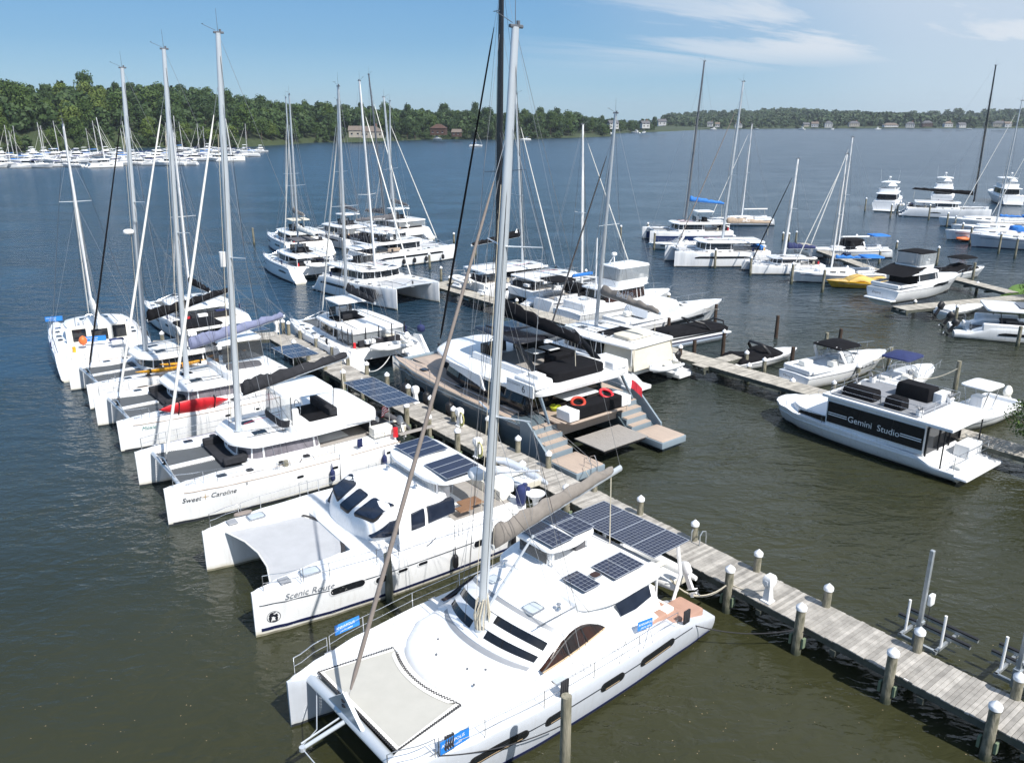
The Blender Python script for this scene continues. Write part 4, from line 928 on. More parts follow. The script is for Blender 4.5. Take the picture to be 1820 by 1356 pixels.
def flybridge(t, L, b_, fb, x=(-.28, .22), z1=1.0, m='gelcoat', fly=(-.24, .10), top=None, topm='gelcoat', encl=None, glass='glass', mull=4, cock=None, flyz=.65, mast_=True):
    """a saloon with windows, a bridge deck on its roof and a hard or soft top"""
    xa, xc = L * x[0], L * x[1]; w = b_ * .40
    cabin_band(t, xa, xc, w, w * .8, fb * .8, fb * .8 + .45, fb * .8 + .45 + z1 * .62, glass=glass, mull=mull, lean=.18)
    zr = fb * .8 + .45 + z1 * .62
    slab(t, 'cabin_roof', m, sym([(xc - .1, w * .5), (xc - .7, w * .95), (xa, w * 1.02), (xa - (1.3 if cock else .3), w * 1.0)]), zr, zr + .14, .06)
    fa, ff = L * fly[0], L * fly[1]; zf_ = zr + .14
    o = chaikin(sym([(ff + .25, w * .35), (ff - .3, w * .82), (fa, w * .88)]), 2)
    MB().ring([[(x_, y_, zf_ - .05) for x_, y_ in o], [(x_ * 1.0 + .08, y_ * 1.04, zf_ + flyz) for x_, y_ in o], [(x_ + .02, y_ * .96, zf_ + flyz) for x_, y_ in o], [(x_, y_ * .94, zf_) for x_, y_ in o]], cap=(False, False)).build('bridge_coaming', m, t, 50)
    slab(t, 'bridge_floor', 'nonskid', rect(fa + .1, ff - .1, -w * .78, w * .78), zf_ + .01, zf_ + .04, ch=0, rnd=.01)
    plain(t, 'helm_console', 'gelcoat', (ff - .5, 0, zf_ + .45), (.6, w * .9, .8), bevel=.06); plain(t, 'bridge_seat', 'offwhite', (lerp(fa, ff, .4), w * .3, zf_ + .35), (.7, w * .6, .6), bevel=.06)
    zt = zf_ + flyz + 1.25
    if top:
        o = chaikin(rect(fa + (ff - fa) * top[0], ff - (ff - fa) * .02, -w * .86, w * .86), 2)
        tp = MB().pad(o, [(0, zt), (.03, zt + .09)], lambda x_, y_: -.07 * y_ * y_, .06).build('bridge_top', topm, t, 50); f = MB()
        for i in range(0, len(o), len(o) // 8): f.tube([(o[i][0], o[i][1] * .98, zf_ + flyz - .05), (o[i][0], o[i][1], zt - .07 * o[i][1] ** 2)], .025, 5)
        f.build('top_frame', 'steel', tp)
        if encl: MB().ring([[(x_, y_ * .99, zf_ + flyz * .9) for x_, y_ in o], [(x_, y_, zt - .07 * y_ * y_) for x_, y_ in o]], cap=(False, False)).build('clear_enclosure', encl, tp)
        if mast_:
            b = MB(); b.tube([(fa + .6, -.4, zt + .05), (fa + .9, 0, zt + .9), (fa + .6, .4, zt + .05)], .05, 6); b.build('radar_mast', m, t); radome(t, fa + .9, 0, zt + .9, .26)
            for sg in (1, -1): MB().tube([(fa + 1, sg * w * .8, zt), (fa + .6, sg * w * .9, zt + 2.6)], [.015, .006], 4).build('antenna', 'mast_white', t)
    return zr
# ------------------------------------------------------------------ nearest catamaran (curved brows over its windows, solar panels)
def near_cat():
    L, B, w, fb = 13.9, 7.0, 2.05, 1.45
    t = base('sailing_catamaran', 'nearest white catamaran with arc shaped roof slots, solar panels and a taupe boom cover', 'catamaran', (0.0, 23.35), 221, L, 0, 'mid')
    a = -L / 2
    sheer = [(a, .75), (a + .3, .80), (a + 1.4, 1.12), (a + 2.6, 1.42), (0, 1.48), (4, 1.56), (L / 2, 1.66)]
    hs = twin_hulls(t, L, B, w, sheer, ('hull_silver', 'antifoul'), tum=.02)
    for hl in hs:
        sg = 1 if hl.y0 > 0 else -1
        hl.patch(MB(), sg, a + .2, L * .48, .10, .20, off=.006, round_=False).build('boot_stripe', 'stripe_navy', hl.obj)
        hl.patch(MB(), sg, a + 1.5, L * .48, 1.00, 1.025, off=.006, round_=False).build('cove_stripe', 'stripe_dark', hl.obj)
        for x0, x1 in ((2.35, 4.25), (.7, 1.6), (-1.7, -.75), (-4.35, -2.65)):
            f = hl.patch(MB(), sg, x0 - .07, x1 + .07, .80, 1.14, off=.012).build('window_frame', 'black', hl.obj, 50)
            hl.patch(MB(), sg, x0, x1, .86, 1.08, off=.02).build('pane', 'glass', f, 50); hl.patch(MB(), sg, x0 + .15, x1 - .15, .855, .88, off=.026).build('sill', 'gold_trim', f)
        # deck cap following the hull
        o = []
        for s_ in (1, -1):
            xs = [lerp(a + 1.9, L / 2 - .15, k / 14) for k in range(15)]
            o += [(x, hl.y0 + s_ * (hl.half(x, 9) - .05)) for x in (xs if s_ > 0 else reversed(xs))]
        MB().pad(o, [(0, 0), (.03, .06)], lambda x, y: hl.h(x) - .01, .03).build('side_deck', 'deck_white', t, 40)
        # teak stern steps
        slab(t, 'stern_step', 'teak_pink', rect(a + .35, a + 1.5, hl.y0 - .55, hl.y0 + .55), .75, 1.10, ch=1, rnd=.03)
        slab(t, 'stern_step', 'teak_pink', rect(a + 1.4, a + 2.2, hl.y0 - .62, hl.y0 + .62), .9, 1.36, ch=1, rnd=.03)
        slab(t, 'side_deck_teak', 'teak_pink', rect(a + 2.15, a + 3.4, hl.y0 - .62 * 1, hl.y0 + .3), 1.3, 1.56, ch=1, rnd=.02)
    slab(t, 'bridgedeck', 'deck_white', [(3.90 - .42 * u * u, 1.75 * u) for u in [-1 + k / 6 for k in range(13)]] + [(2.2, 2.6), (a + 1.6, 2.6), (a + 1.6, -2.6), (2.2, -2.6)], .7, 1.50, ch=0, rnd=.03)
    # forward blister with rounded shoulders
    o = [(3.62 - .38 * u * u - .25 * u ** 4, 1.95 * u) for u in [-1 + k / 8 for k in range(17)]] + [(2.2, 2.55), (.5, 2.75), (-4.4, 2.7), (-4.4, -2.7), (.5, -2.75), (2.2, -2.55)]
    MB().pad(o, [(-.05, 1.40), (0, 1.55), (.14, 1.70), (.40, 1.82), (.75, 1.88)], lambda x, y: 0, .03, 5).build('foredeck_blister', 'deck_white', t, 60)
    # coachroof: one skin whose front is cut by long arc shaped slots under overhanging brows
    prof = [(1.98, 1.86, .50, 0), (1.90, 1.97, .50, 2), (1.74, 2.06, .50, 0), (1.74, 2.10, .50, 0), (1.55, 2.22, .48, 1), (1.36, 2.42, .48, 0), (1.38, 2.46, .48, 0), (1.35, 2.48, .48, 0), (1.14, 2.60, .46, 1), (.94, 2.79, .46, 0), (.96, 2.83, .46, 0), (.92, 2.85, .46, 0), (.56, 2.94, .44, 2), (.43, 3.00, .44, 0), (.43, 3.03, .44, 0), (-.3, 3.08, .35, 0), (-1.2, 3.10, .2, 0), (-2.4, 3.08, .1, 0), (-4.5, 3.02, 0, 0)]
    us = [-1 + k / 12 for k in range(25)]; rings = []
    for x, z, cv, mm_ in prof:
        hw = 2.12; r = []; wb = 2.58
        ed = z - .36 * min(1, (z - 1.6)) ; xx = x - cv * 1.25
        r.append((xx - .15, -wb, 1.75)); r.append((xx - .05, -(hw + (wb - hw) * .45 + .07), 1.75 + (ed - 1.75) * .62))
        for u in us: r.append((x - cv * (u * u + .25 * u ** 4), hw * u, z - (z - ed) * (u * u * .75 + .25 * u ** 6)))
        r.append((xx - .05, hw + (wb - hw) * .45 + .07, 1.75 + (ed - 1.75) * .62)); r.append((xx - .15, wb, 1.75)); rings.append(r)
    b = MB(); b.ring(rings, closed=False); nf = len(rings[0]) - 1
    for k, pr_ in enumerate(prof[:-1]):
        if pr_[3]:
            for q in range(nf):
                u = (q - 2 + .5) / 12 - 1
                if 2 <= q < nf - 2 and (abs(u) > .20 or pr_[3] == 2) and not (.46 < abs(u) < .50): b.m[k * nf + q] = pr_[3]
    b.build('coachroof', ['gelcoat', 'glass', 'stripe_grey'], t, 32)
    # side eye windows
    for sg in (1, -1):
        n = 20; up = []; lo = []
        for k in range(n + 1):
            u = k / n; x = 1.02 - 2.85 * u; zb_ = 1.95 + .24 * u - .05 * math.sin(math.pi * u); zt_ = zb_ + max(.012, .50 * math.sin(math.pi * u ** 1.35) ** .8)
            y = lambda z: 2.58 - (z - 1.75) * .40 + .10
            up.append((x, sg * y(zt_), zt_)); lo.append((x, sg * (y(zb_) + .01), zb_))
        inn = [(x, y_ - sg * .15, z) for x, y_, z in up]; inl = [(x, y_ - sg * .15, z) for x, y_, z in lo]
        g = MB().ring([inl, lo, up, inn], closed=False).build('side_window', 'glass_brown', t, 40)
        b = MB(); b.tube(lo, .03, 5); b.build('sill', 'gold_trim', g); b = MB(); b.tube(up, .025, 5); b.build('window_trim', 'black', g)
        b = MB(); b.tube([(lo[8][0], lo[8][1], lo[8][2]), (up[7][0], up[7][1] + sg * .01, up[7][2])], .03, 5); b.tube([(lo[14][0], lo[14][1], lo[14][2]), (up[13][0], up[13][1] + sg * .01, up[13][2])], .03, 5); b.build('window_bar', 'black', g)
        q = MB(); q.ring([[(-2.65, sg * 2.50, 2.26), (-3.4, sg * 2.50, 2.22), (-4.2, sg * 2.48, 2.36)], [(-2.5, sg * 2.34, 2.68), (-3.2, sg * 2.32, 2.76), (-4.2, sg * 2.34, 2.74)]], closed=False); q.build('side_window', 'glass_blue', t)
        plain(t, 'grab_rail', 'steel', (-.7, sg * 1.85, 2.98), (2.6, .03, .03), bevel=0)
    # hard top over the cockpit, same sheet as the roof
    slab(t, 'hard_top', 'gelcoat', [(-1.1, 2.1), (-2.3, 2.48), (-4.9, 2.4), (-5.1, 1.9), (-5.1, -1.9), (-4.9, -2.4), (-2.3, -2.48), (-1.1, -2.1)], 2.86, 3.10, .10, .10)
    for sg in (1, -1): MB().tube([(-4.8, sg * 2.2, 1.5), (-4.8, sg * 2.2, 3.1)], .05, 8).build('roof_post', 'mast_white', t)
    slab(t, 'cockpit_floor', 'teak_pink', rect(-5.2, -2.6, -2.3, 2.3), 1.49, 1.53, ch=0, rnd=.01)
    plain(t, 'cockpit_seat', 'offwhite', (-5.0, 0, 1.75), (.6, 3.6, .45)); plain(t, 'cockpit_table', 'teak', (-3.9, -.8, 2.05), (.8, 1.3, .05))
    for cx, cy in ((-2.0, 1.22), (-3.32, 1.36), (-4.06, 1.36)): panel(t, cx, cy, 3.24, .72, 1.10, 4, 6)
    hatch(t, -2.66, 1.25, 3.22, .42, .35, 'glass_brown'); hatch(t, .02, 1.05, 2.99, .62, .58); hatch(t, -.1, -1.1, 2.99, .5, .5)
    # raised helm station roof with its own panels
    ht = slab(t, 'helm_roof', 'gelcoat', [(-1.7, .0), (-1.7, -1.9), (-2.6, -2.25), (-4.15, -2.1), (-4.15, -.1), (-2.8, .2)], 3.82, 3.93, .10)
    for x, y in ((-2.0, -.15), (-2.0, -1.8), (-3.9, -.3), (-3.9, -1.9)): MB().tube([(x, y, 3.05), (x, y, 3.85)], .05, 8).build('helm_post', 'mast_white', ht)
    for cx, cy in ((-2.35, -1.52), (-2.35, -.48), (-3.5, -1.62), (-3.5, -.58)): panel(t, cx, cy, 4.04, .98, .96, 4, 4)
    slab(t, 'helm_well', 'nonskid', rect(-4.0, -1.8, -1.95, -.1), 3.10, 3.15, .01, .01); plain(t, 'helm_seat', 'grey_fabric', (-3.6, -1.0, 3.3), (.5, 1.3, .35)); plain(t, 'helm_console', 'gelcoat', (-2.1, -1.0, 3.3), (.35, 1.3, .5), bevel=.06); plain(t, 'helm_windshield', 'tinted_vinyl', (-1.85, -1.0, 3.5), (.03, 1.4, .45))
    MB().tube([(-2.45, -1.0 + .33 * math.cos(q), 3.5 + .33 * math.sin(q)) for q in [k * .524 for k in range(13)]], .02, 5).build('steering_wheel', 'steel', t)
    # big stern array
    for k in range(4): panel(t, -5.85, -1.72 + k * 1.06, 3.34, 2.0, 1.04, 12, 6, .02)
    b = MB()
    for sg in (1, -1):
        b.tube([(-6.2, sg * 1.9, .9), (-6.6, sg * 1.9, 2.0), (-6.3, sg * 1.9, 3.28)], .09, 8, .6); b.tube([(-5.2, sg * 1.6, 3.24), (-6.8, sg * 1.6, 3.24)], .04, 6)
    b.build('panel_arch', 'gelcoat', t)
    # foredeck: beam, striker, sprit, net
    bx = 6.25; yb = 2.4
    cb = MB().tube([(bx, -yb, 1.55), (bx, 0, 1.60), (bx, yb, 1.55)], [.17, .19, .17], 12, .8).build('crossbeam', 'mast_grey', t)
    b = MB(); b.ring([[(bx, -.9, 1.72), (bx + .12, -.9, 1.72), (bx + .12, -.9, 1.74), (bx, -.9, 1.74)], [(bx, 0, 1.72), (bx + .12, 0, 1.72), (bx + .12, 0, 2.45), (bx, 0, 2.45)], [(bx, .9, 1.72), (bx + .12, .9, 1.72), (bx + .12, .9, 1.74), (bx, .9, 1.74)]]); b.build('seagull_striker', 'mast_grey', cb)
    b = MB(); b.tube([(bx, .05, 1.55), (bx + 1.5, .05, 1.38)], [.07, .06], 8); b.tube([(bx, -.25, 1.5), (bx + 1.45, -.12, 1.40)], [.03, .03], 6); b.tube([(bx, -yb * .8, 1.5), (bx + .75, -.55, 1.2), (bx + 1.45, -.05, 1.38)], .018, 5); b.tube([(bx + 1.5, .05, 1.38), (7.2, 3.0, .2)], .015, 5); b.cyl((bx + 1.5, .05, 1.32), .09, .12, 10); b.build('bowsprit', 'mast_grey', cb)
    ys = hs[0].y0 - .75
    o = [(3.98 - .42 * u * u, 1.75 * u) for u in [-1 + k / 6 for k in range(13)]] + [(bx - .25, 2.15), (bx - .25, -2.15)]
    zf2 = lambda x, y: 1.52
    tz = lambda x: 1.655 + .035 * (x - 4)
    tr = MB().pad(o, [(0, -.01), (0, 0)], lambda x, y: tz(x), -.06, 4).build('trampoline', 'tramp', t, 40)
    e = inset(o, -.10); b = MB(); n = len(o)
    for i in range(n):
        A_, C_, A2, C2 = Vector(o[i]), Vector(o[(i + 1) % n]), Vector(e[i]), Vector(e[(i + 1) % n]); k = max(1, int((C_ - A_).length / .085))
        for j in range(k):
            p, q = A_.lerp(C_, j / k), A2.lerp(C2, (j + .5) / k); b.tube([(p.x, p.y, tz(p.x) + .015), (q.x, q.y, tz(q.x) + .015)], .02, 3); p2 = A_.lerp(C_, (j + 1) / k); b.tube([(q.x, q.y, tz(q.x) + .015), (p2.x, p2.y, tz(p2.x) + .015)], .014, 3)
    b.build('lacing', 'rope_dark', tr)
    o2 = inset(o, .12); b = MB(); nn = len(v := o); b.ring([[(x, y, tz(x) + .006) for x, y in o], [(x, y, tz(x) + .008) for x, y in o2]], cap=(False, False)); b.build('net_border', 'white_sail', tr)
    for hl in hs:   # inner ledges between net and hull
        s_ = 1 if hl.y0 > 0 else -1
        slab(t, 'side_ledge', 'deck_white', [(2.6, s_ * 1.6), (3.5, s_ * 1.82), (6.0, s_ * 2.25), (6.0, s_ * 2.7), (2.6, s_ * 2.7)], 1.2, 1.50, ch=0)
    for x, y in ((4.75, 2.45), (2.95, 2.72), (.55, 2.85), (-3.75, 2.35), (4.75, -2.55), (2.9, -2.8), (.5, -2.95), (-3.7, -2.4)): hatch(t, x, y, 1.55 if abs(x) > 0 else 1.5, .62 if abs(x) > 2.9 else .5, .52 if abs(x) > 2.9 else .36)
    for x, y, r_ in ((2.6, .9, .03), (2.2, 1.3, .03), (2.9, 1.6, .03), (2.9, -.3, .03), (2.4, -.9, .03)): MB().cyl((x, y, 1.87 if abs(y) < 2 else 1.62), .035, .06, 8).build('deck_fitting', 'mast_dark', t)
    # guard rails
    for hl, sg in ((hs[0], 1), (hs[1], -1)):
        e = edge(hl, sg, -4.6, 5.2, .05, 14); rail(t, e, .62, gap=1.7, r=.013); pulpit(t, hl, 6.6, sgs=(sg,))
        b = MB()
        for x in (-1.8, -3.0):
            p = edge(hl, sg, x - .25, x + .25, .05, 1); b.tube([p[0], (x, p[0][1], p[0][2] + .75), p[1]], .014, 5)
        b.build('gate_rail', 'steel', t)
        for x in (5.3, .9, -5.2):
            p = edge(hl, sg, x, x + .01, .10, 1)[0]; b = MB(); b.tube([(p[0] - .14, p[1], p[2] + .09), (p[0] + .14, p[1], p[2] + .09)], .022, 6); b.tube([p, (p[0], p[1], p[2] + .09)], .03, 5); b.build('cleat', 'steel', t)
    for x, y, z in ((-.6, 1.6, 3.0), (-1.0, -1.5, 3.05)): winch(t, x, y, z)
    # coiled dark dock lines hung on the rail
    for x in (4.9, .9, -5.1):
        p = edge(hs[0], 1, x, x + .01, .05, 1)[0]; b = MB()
        for k in range(4): b.tube([(p[0] + .08 * (k - 1.5), p[1] + .03, p[2] + .62), (p[0] + .08 * (k - 1.5) + .06, p[1] + .07, p[2] + .3), (p[0] + .08 * (k - 1.5), p[1] + .02, p[2] + .12)], .045, 6)
        b.build('coiled_line', 'rope_dark', t)
    rig(t, 1.30, 2.25, 20.3, L, 4.5, .135, 'mast_grey', bx + .05, 2.0, 3.1, -.3, 1.6, boom=6.0, bz=5.05, bup=.9, bag='taupe_fabric', spr=(.40, .68), sw=1.2, jib='taupe_sail', jr=.066, jtop=.84, boomz_tilt=1.0, baglen=5.5, radar=None, bagh=.62, bagw=.20)
    # radome on its own bracket low on the mast side, reefing lines piled at the foot
    MB().tube([(.95, 0, 7.2), (.7, -.55, 7.2)], .04, 6).build('radar_bracket', 'mast_grey', t); MB().rev((.75, -.75, 7.2), [(.25, 0), (.33, .05), (.34, .18), (.28, .27), (.01, .30)], 18).build('radome', 'plastic_white', t, 50)
    b = MB(); rg = random.Random(2)
    for k in range(16):
        a_ = rg.uniform(0, 6.28); b.tube([(1.28 + .2 * math.cos(a_), .22 * math.sin(a_), 2.2), (1.28 + .25 * math.cos(a_), .27 * math.sin(a_), rg.uniform(2.4, 2.9)), (1.26 + .16 * math.cos(a_ + .5), .18 * math.sin(a_ + .5), rg.uniform(3.0, 3.6))], .028, 5)
    b.build('coiled_halyard', 'rope', t)
    b = MB(); b.tube([(1.15, .05, 2.9), (-.9, .05, 4.9)], [.05, .04], 8); b.build('rigid_vang', 'mast_grey', t)
    return t, hs
b1, h1 = near_cat()
def sale_sign(label, loc, rz, w=1.1, h=.45):
    t = thing('for_sale_sign', label, 'sign', loc, rz); MB().box((0, 0, h / 2), (w, .02, h)).build('board', 'sign_blue', t)
    flat_text(t, 'ANNAPOLIS', h * .36, (-w * .46, -.013, h * .52), (1, 0, 0), (0, 0, 1), 'sign_white'); flat_text(t, 'yacht sales', h * .30, (-w * .3, -.013, h * .16), (1, 0, 0), (0, 0, 1), 'sign_white', .4)
    return t
sale_sign('blue sale banner on the near bow rail of the nearest catamaran', W_(b1, 4.75, 3.1, 1.75), 41, .98, .40)
sale_sign('blue sale banner on the far bow rail of the nearest catamaran', W_(b1, 4.3, -3.4, 1.8), 41, .92, .36)
sale_sign('small blue sale banner on the stern rail of the nearest catamaran', W_(b1, -3.35, 2.95, 1.7), 30, .62, .34)
dinghy('white inflatable dinghy with white outboard hung behind the nearest catamaran', W_(b1, -7.1, .2, 1.35), 131, 3.3, 1.55)
mat('hypalon_grey', (.50, .54, .60), .5)

# ------------------------------------------------------------------ second catamaran: Scenic Route
def scenic():
    L, B, w, fb = 13.6, 7.6, 1.95, 1.72
    t = base('sailing_catamaran', 'white catamaran lettered Scenic Route, with three sloped dark front windows and a mesh net', 'catamaran', at(455, 1132), 217, L, B / 2 - w / 2)
    a = -L / 2; sheer = [(a, .5), (a + .6, .6), (a + 2.2, 1.45), (a + 3.2, 1.6), (0, 1.68), (L / 2, 1.85)]
    hs = twin_hulls(t, L, B, w, sheer, ('gelcoat', 'antifoul_tan'), tum=.03)
    for hl in hs:
        sg = 1 if hl.y0 > 0 else -1
        for z0, z1, m in ((.20, .32, 'stripe_navy'), (1.28, 1.30, 'stripe_dark')): hl.patch(MB(), sg, a + .4, L * .485, z0, z1, off=.006, round_=False).build('hull_stripe', m, hl.obj)
        for x0, x1, za, zb in ((2.75, 4.1, 1.05, 1.34), (.95, 1.35, 1.12, 1.24), (.05, .45, 1.12, 1.24), (1.7, 2.3, .95, 1.22), (-3.4, -2.2, 1.02, 1.3)):
            f = hl.patch(MB(), sg, x0 - .06, x1 + .06, za - .05, zb + .05).build('window_frame', 'gelcoat', hl.obj, 50); hl.patch(MB(), sg, x0, x1, za, zb, off=.03).build('pane', 'glass', f, 50)
        steps(t, hl, sg, a + .5, .42, 3, .36, .45)
    bridgedeck(t, L, B, w, a + 1.2, 2.5, 1.76, .8)
    hl = hs[0]
    hull_text(t, hl, 'Scenic Route', .34, 5.75, 1.38, 'ink_grey', 1, .0, .25)
    # round globe emblem on the bow
    b = MB(); cx, cz, rr = 6.15, .72, .24; n = 24
    b.ring([[(cx + q * math.cos(k / n * 6.283), hl.side(cx + q * math.cos(k / n * 6.283), cz + q * math.sin(k / n * 6.283), 1) + .018, cz + q * math.sin(k / n * 6.283)) for k in range(n)] for q in (rr, rr * .93)], cap=(False, False))
    for ox, oz, s1, s2 in ((.07, .09, .10, .07), (.12, -.07, .055, .10), (-.08, .05, .08, .06), (-.10, -.08, .05, .07), (.0, .17, .08, .03), (-.02, -.18, .1, .03)):
        q = [(cx + ox + s1 * (1 + .25 * math.sin(3 * a_ + ox * 50)) * math.cos(a_), cz + oz + s2 * (1 + .3 * math.cos(2 * a_ + oz * 40)) * math.sin(a_)) for a_ in [k / 12 * 6.283 for k in range(12)]]
        i0 = len(b.v); b.v += [(x, hl.side(x, z, 1) + .02, z) for x, z in q]; b.face(tuple(range(i0, i0 + 12)))
    b.build('globe_emblem', 'ink', t, sharp=0)
    # side walls of the saloon rise from the hulls: one big smooth coachroof
    o = chaikin([(-2.3, 2.42), (.2, 2.52), (1.3, 2.3), (1.98, 1.2), (2.04, -1.2), (1.3, -2.3), (.2, -2.52), (-2.3, -2.42)], 3)
    top = lambda x, y: 3.10 - .50 * max(0, x - .6) - .022 * y * y
    MB().pad(o, [(0, 1.9), (.04, 2.62), (.14, 2.92), (.36, 3.07), (.42, 3.08)], lambda x, y: -.50 * max(0, x - .6) - .022 * y * y, .03, 5).build('coachroof', 'gelcoat', t, 50)
    for P_ in ([(1.74, -.42), (1.74, .36), (.82, .40), (.82, -.42)], [(1.66, .72), (1.36, 1.88), (.42, 1.92), (.78, .78)], [(1.66, -.76), (1.36, -1.88), (.42, -1.92), (.78, -.82)]):
        q = chaikin(P_, 1); f = MB().ring([[(x, y, top(x, y) - .10) for x, y in inset(q, -.04)], [(x, y, top(x, y) + .012) for x, y in inset(q, -.04)]]).build('window_frame', 'black', t, 50)
        MB().ring([[(x, y, top(x, y)) for x, y in q], [(x, y, top(x, y) + .024) for x, y in q]]).build('pane', 'glass_blue', f)
    for sg in (1, -1):   # side windows
        for P_ in ([(1.6, 1.98), (.85, 2.58), (-.65, 2.76), (-.65, 2.02)], [(-.82, 2.06), (-.82, 2.78), (-2.15, 2.74), (-2.15, 2.16)]):
            q = []
            for k in range(4):
                a_, c_ = P_[k], P_[(k + 1) % 4]; q += [(lerp(a_[0], c_[0], v / 5), lerp(a_[1], c_[1], v / 5)) for v in range(5)]
            y = lambda z, x: 2.515 - max(0, z - 2.4) * .16 - max(0, x - .2) * .20 - max(0, x - 1.2) * .5 - max(0, -x) * .04
            MB().ring([[(x, sg * (y(z, x) - .25), z) for x, z in q], [(x, sg * (y(z, x) + .035), z) for x, z in q]]).build('side_window', 'glass_blue', t, 50)
    # bimini hard top with two rows of panels
    ht = slab(t, 'hard_top', 'gelcoat', [(-1.35, 1.4), (-1.7, 2.3), (-3.9, 2.5), (-4.1, 2.0), (-4.1, -2.0), (-3.9, -2.5), (-1.7, -2.3), (-1.35, -1.4)], 3.40, 3.54, .16)
    for cy in (1.42, -1.25):
        for k in range(3): panel(t, -2.75, cy + (k - 1) * .62, 3.71, 1.75, .60, 1, 1, -.04)
    for x, y in ((-1.6, 2.0), (-1.6, -2.0), (-3.9, 2.2), (-3.9, -2.2)): MB().tube([(x, y, 1.8), (x, y, 3.44)], .045, 6).build('top_post', 'steel', ht)
    plain(t, 'windshield', 'clear_vinyl', (-1.5, 0, 3.2), (.03, 3.8, .4))
    slab(t, 'cockpit_floor', 'teak_grey', rect(-5.1, -2.1, -2.5, 2.5), 1.70, 1.78, ch=0, rnd=.01); plain(t, 'cockpit_seat', 'offwhite', (-5.0, 0, 2.0), (.6, 4.4, .5)); plain(t, 'cockpit_seat', 'offwhite', (-3.6, -2.3, 2.0), (2.4, .6, .5))
    plain(t, 'seat_locker', 'teak', (-3.3, 1.9, 2.05), (1.0, .7, .06)); plain(t, 'cockpit_table', 'teak', (-2.7, 2.35, 2.1), (.7, .5, .06)); plain(t, 'helm_console', 'gelcoat', (-2.45, .9, 2.3), (.4, .9, 1.0), bevel=.06)
    MB().tube([(-2.8, .9 + .4 * math.cos(q), 2.6 + .4 * math.sin(q)) for q in [k * .524 for k in range(13)]], .02, 5).build('steering_wheel', 'steel', t)
    # curved mesh between the bows
    bx = 5.95
    o = [(2.35 + .55 * ((k / 8 - .5) * 2) ** 2, lerp(-1.95, 1.95, k / 8)) for k in range(9)] + [(bx, 2.45), (bx - .35, 1.2), (bx - .45, 0), (bx - .35, -1.2), (bx, -2.45)]
    tr = MB().pad(o, [(0, 1.66), (0, 1.69)], None, -.12, 4).build('trampoline', 'tramp_white', t, 40)
    b = MB(); n = 70
    for k in range(n):
        u = -1 + 2 * k / n; y = 1.95 * u; x = 2.35 + .55 * u * u; b.tube([(x - .02, y, 1.72), (x - .16, y + .03, 1.74)], .02, 3)
    b.build('lacing', 'rope_dark', tr); b = MB(); b.tube([(o[i][0], o[i][1], 1.71) for i in range(9, 14)], .03, 6); b.tube([(2.9, 1.95, 1.71), (bx, 2.45, 1.71)], .025, 5); b.tube([(2.9, -1.95, 1.71), (bx, -2.45, 1.71)], .025, 5); b.build('net_edge', 'white_sail', tr)
    for hl2, sg in ((hs[0], 1), (hs[1], -1)):
        hatch(t, 4.55, hl2.y0 - sg * .05, 1.86, .75, .55); plain(t, 'anchor_grate', 'stripe_grey', (5.55, hl2.y0, 1.90), (.4, .45, .05)); pulpit(t, hl2, 6.4, sgs=(sg,)); rail(t, edge(hl2, sg, -4.3, 5.0), .62, gap=2.1)
        for x in (2.0, -1.5): 
            b = MB(); p = edge(hl2, sg, x - .2, x + .2, .05, 1); b.tube([p[0], (p[0][0], p[0][1], p[0][2] + .7), (p[1][0], p[1][1], p[1][2] + .7), p[1]], .014, 5); b.build('gate_rail', 'steel', t)
        winch(t, -1.0, sg * 1.2, 3.2)
    slab(t, 'anchor', 'taupe_sail', [(5.2, -3.45), (5.4, -3.2), (4.6, -3.1), (4.5, -3.35)], 1.9, 2.0)
    # stern clutter: covered engine, round life raft, blue jugs, davit pole
    plain(t, 'gas_locker', 'gelcoat', (-5.6, 1.2, 2.0), (.6, 1.0, .6), bevel=.08); MB().rev((-5.3, 2.95, 1.75), [(.18, 0), (.24, .3), (.24, .75), (.15, .9), (.01, .93)], 14).build('engine_cover', 'navy_fabric', t)
    MB().tube([(-5.9, .4, 2.2), (-6.6, 2.6, 2.9)], .05, 8).build('davit', 'mast_white', t); b = MB(); b.cyl((-5.95, 2.6, 1.85), .12, .4, 10); b.cyl((-6.1, 2.2, 1.85), .12, .4, 10); b.build('fuel_can', 'navy_fabric', t)
    o = chaikin(sym([(.0, .45), (-.5, .38)]), 2)
    MB().rev((-6.0, 3.1, 1.55), [(.1, 0), (.16, .3), (.42, .55), (.45, .6), (.30, .52), (.01, .45)], 16).build('dish_antenna', 'plastic_white', t)
    rail(t, [(-4.3, 3.7, 1.45), (-5.6, 3.6, 1.0), (-6.2, 3.3, .9), (-6.3, 2.6, .9)], .9, m='steel', name='stern_rail'); rail(t, [(-4.3, -3.7, 1.45), (-5.6, -3.6, 1.0), (-6.2, -3.3, .9), (-6.3, -2.6, .9)], .9, name='stern_rail')
    return t, hs
b2, h2 = scenic()
dinghy('grey inflatable dinghy hanging on the stern of the Scenic Route catamaran', W_(b2, -7.0, .2, 1.75), 127, 3.5, 1.6, 'hypalon_grey', motor=None)
def banner(label, loc, rz, w=.62, h=1.7):
    t = MB().box((0, 0, h / 2), (w, .02, h)).build('banner', 'sign_white', None, bevel=.004); t.location = loc; t.rotation_euler = (0, 0, R(rz)); return tag(t, label, 'banner')
banner('blank white panel standing against the saloon side of the Scenic Route catamaran', W_(b2, .75, 3.35, 1.78), 37, .55, 1.55)

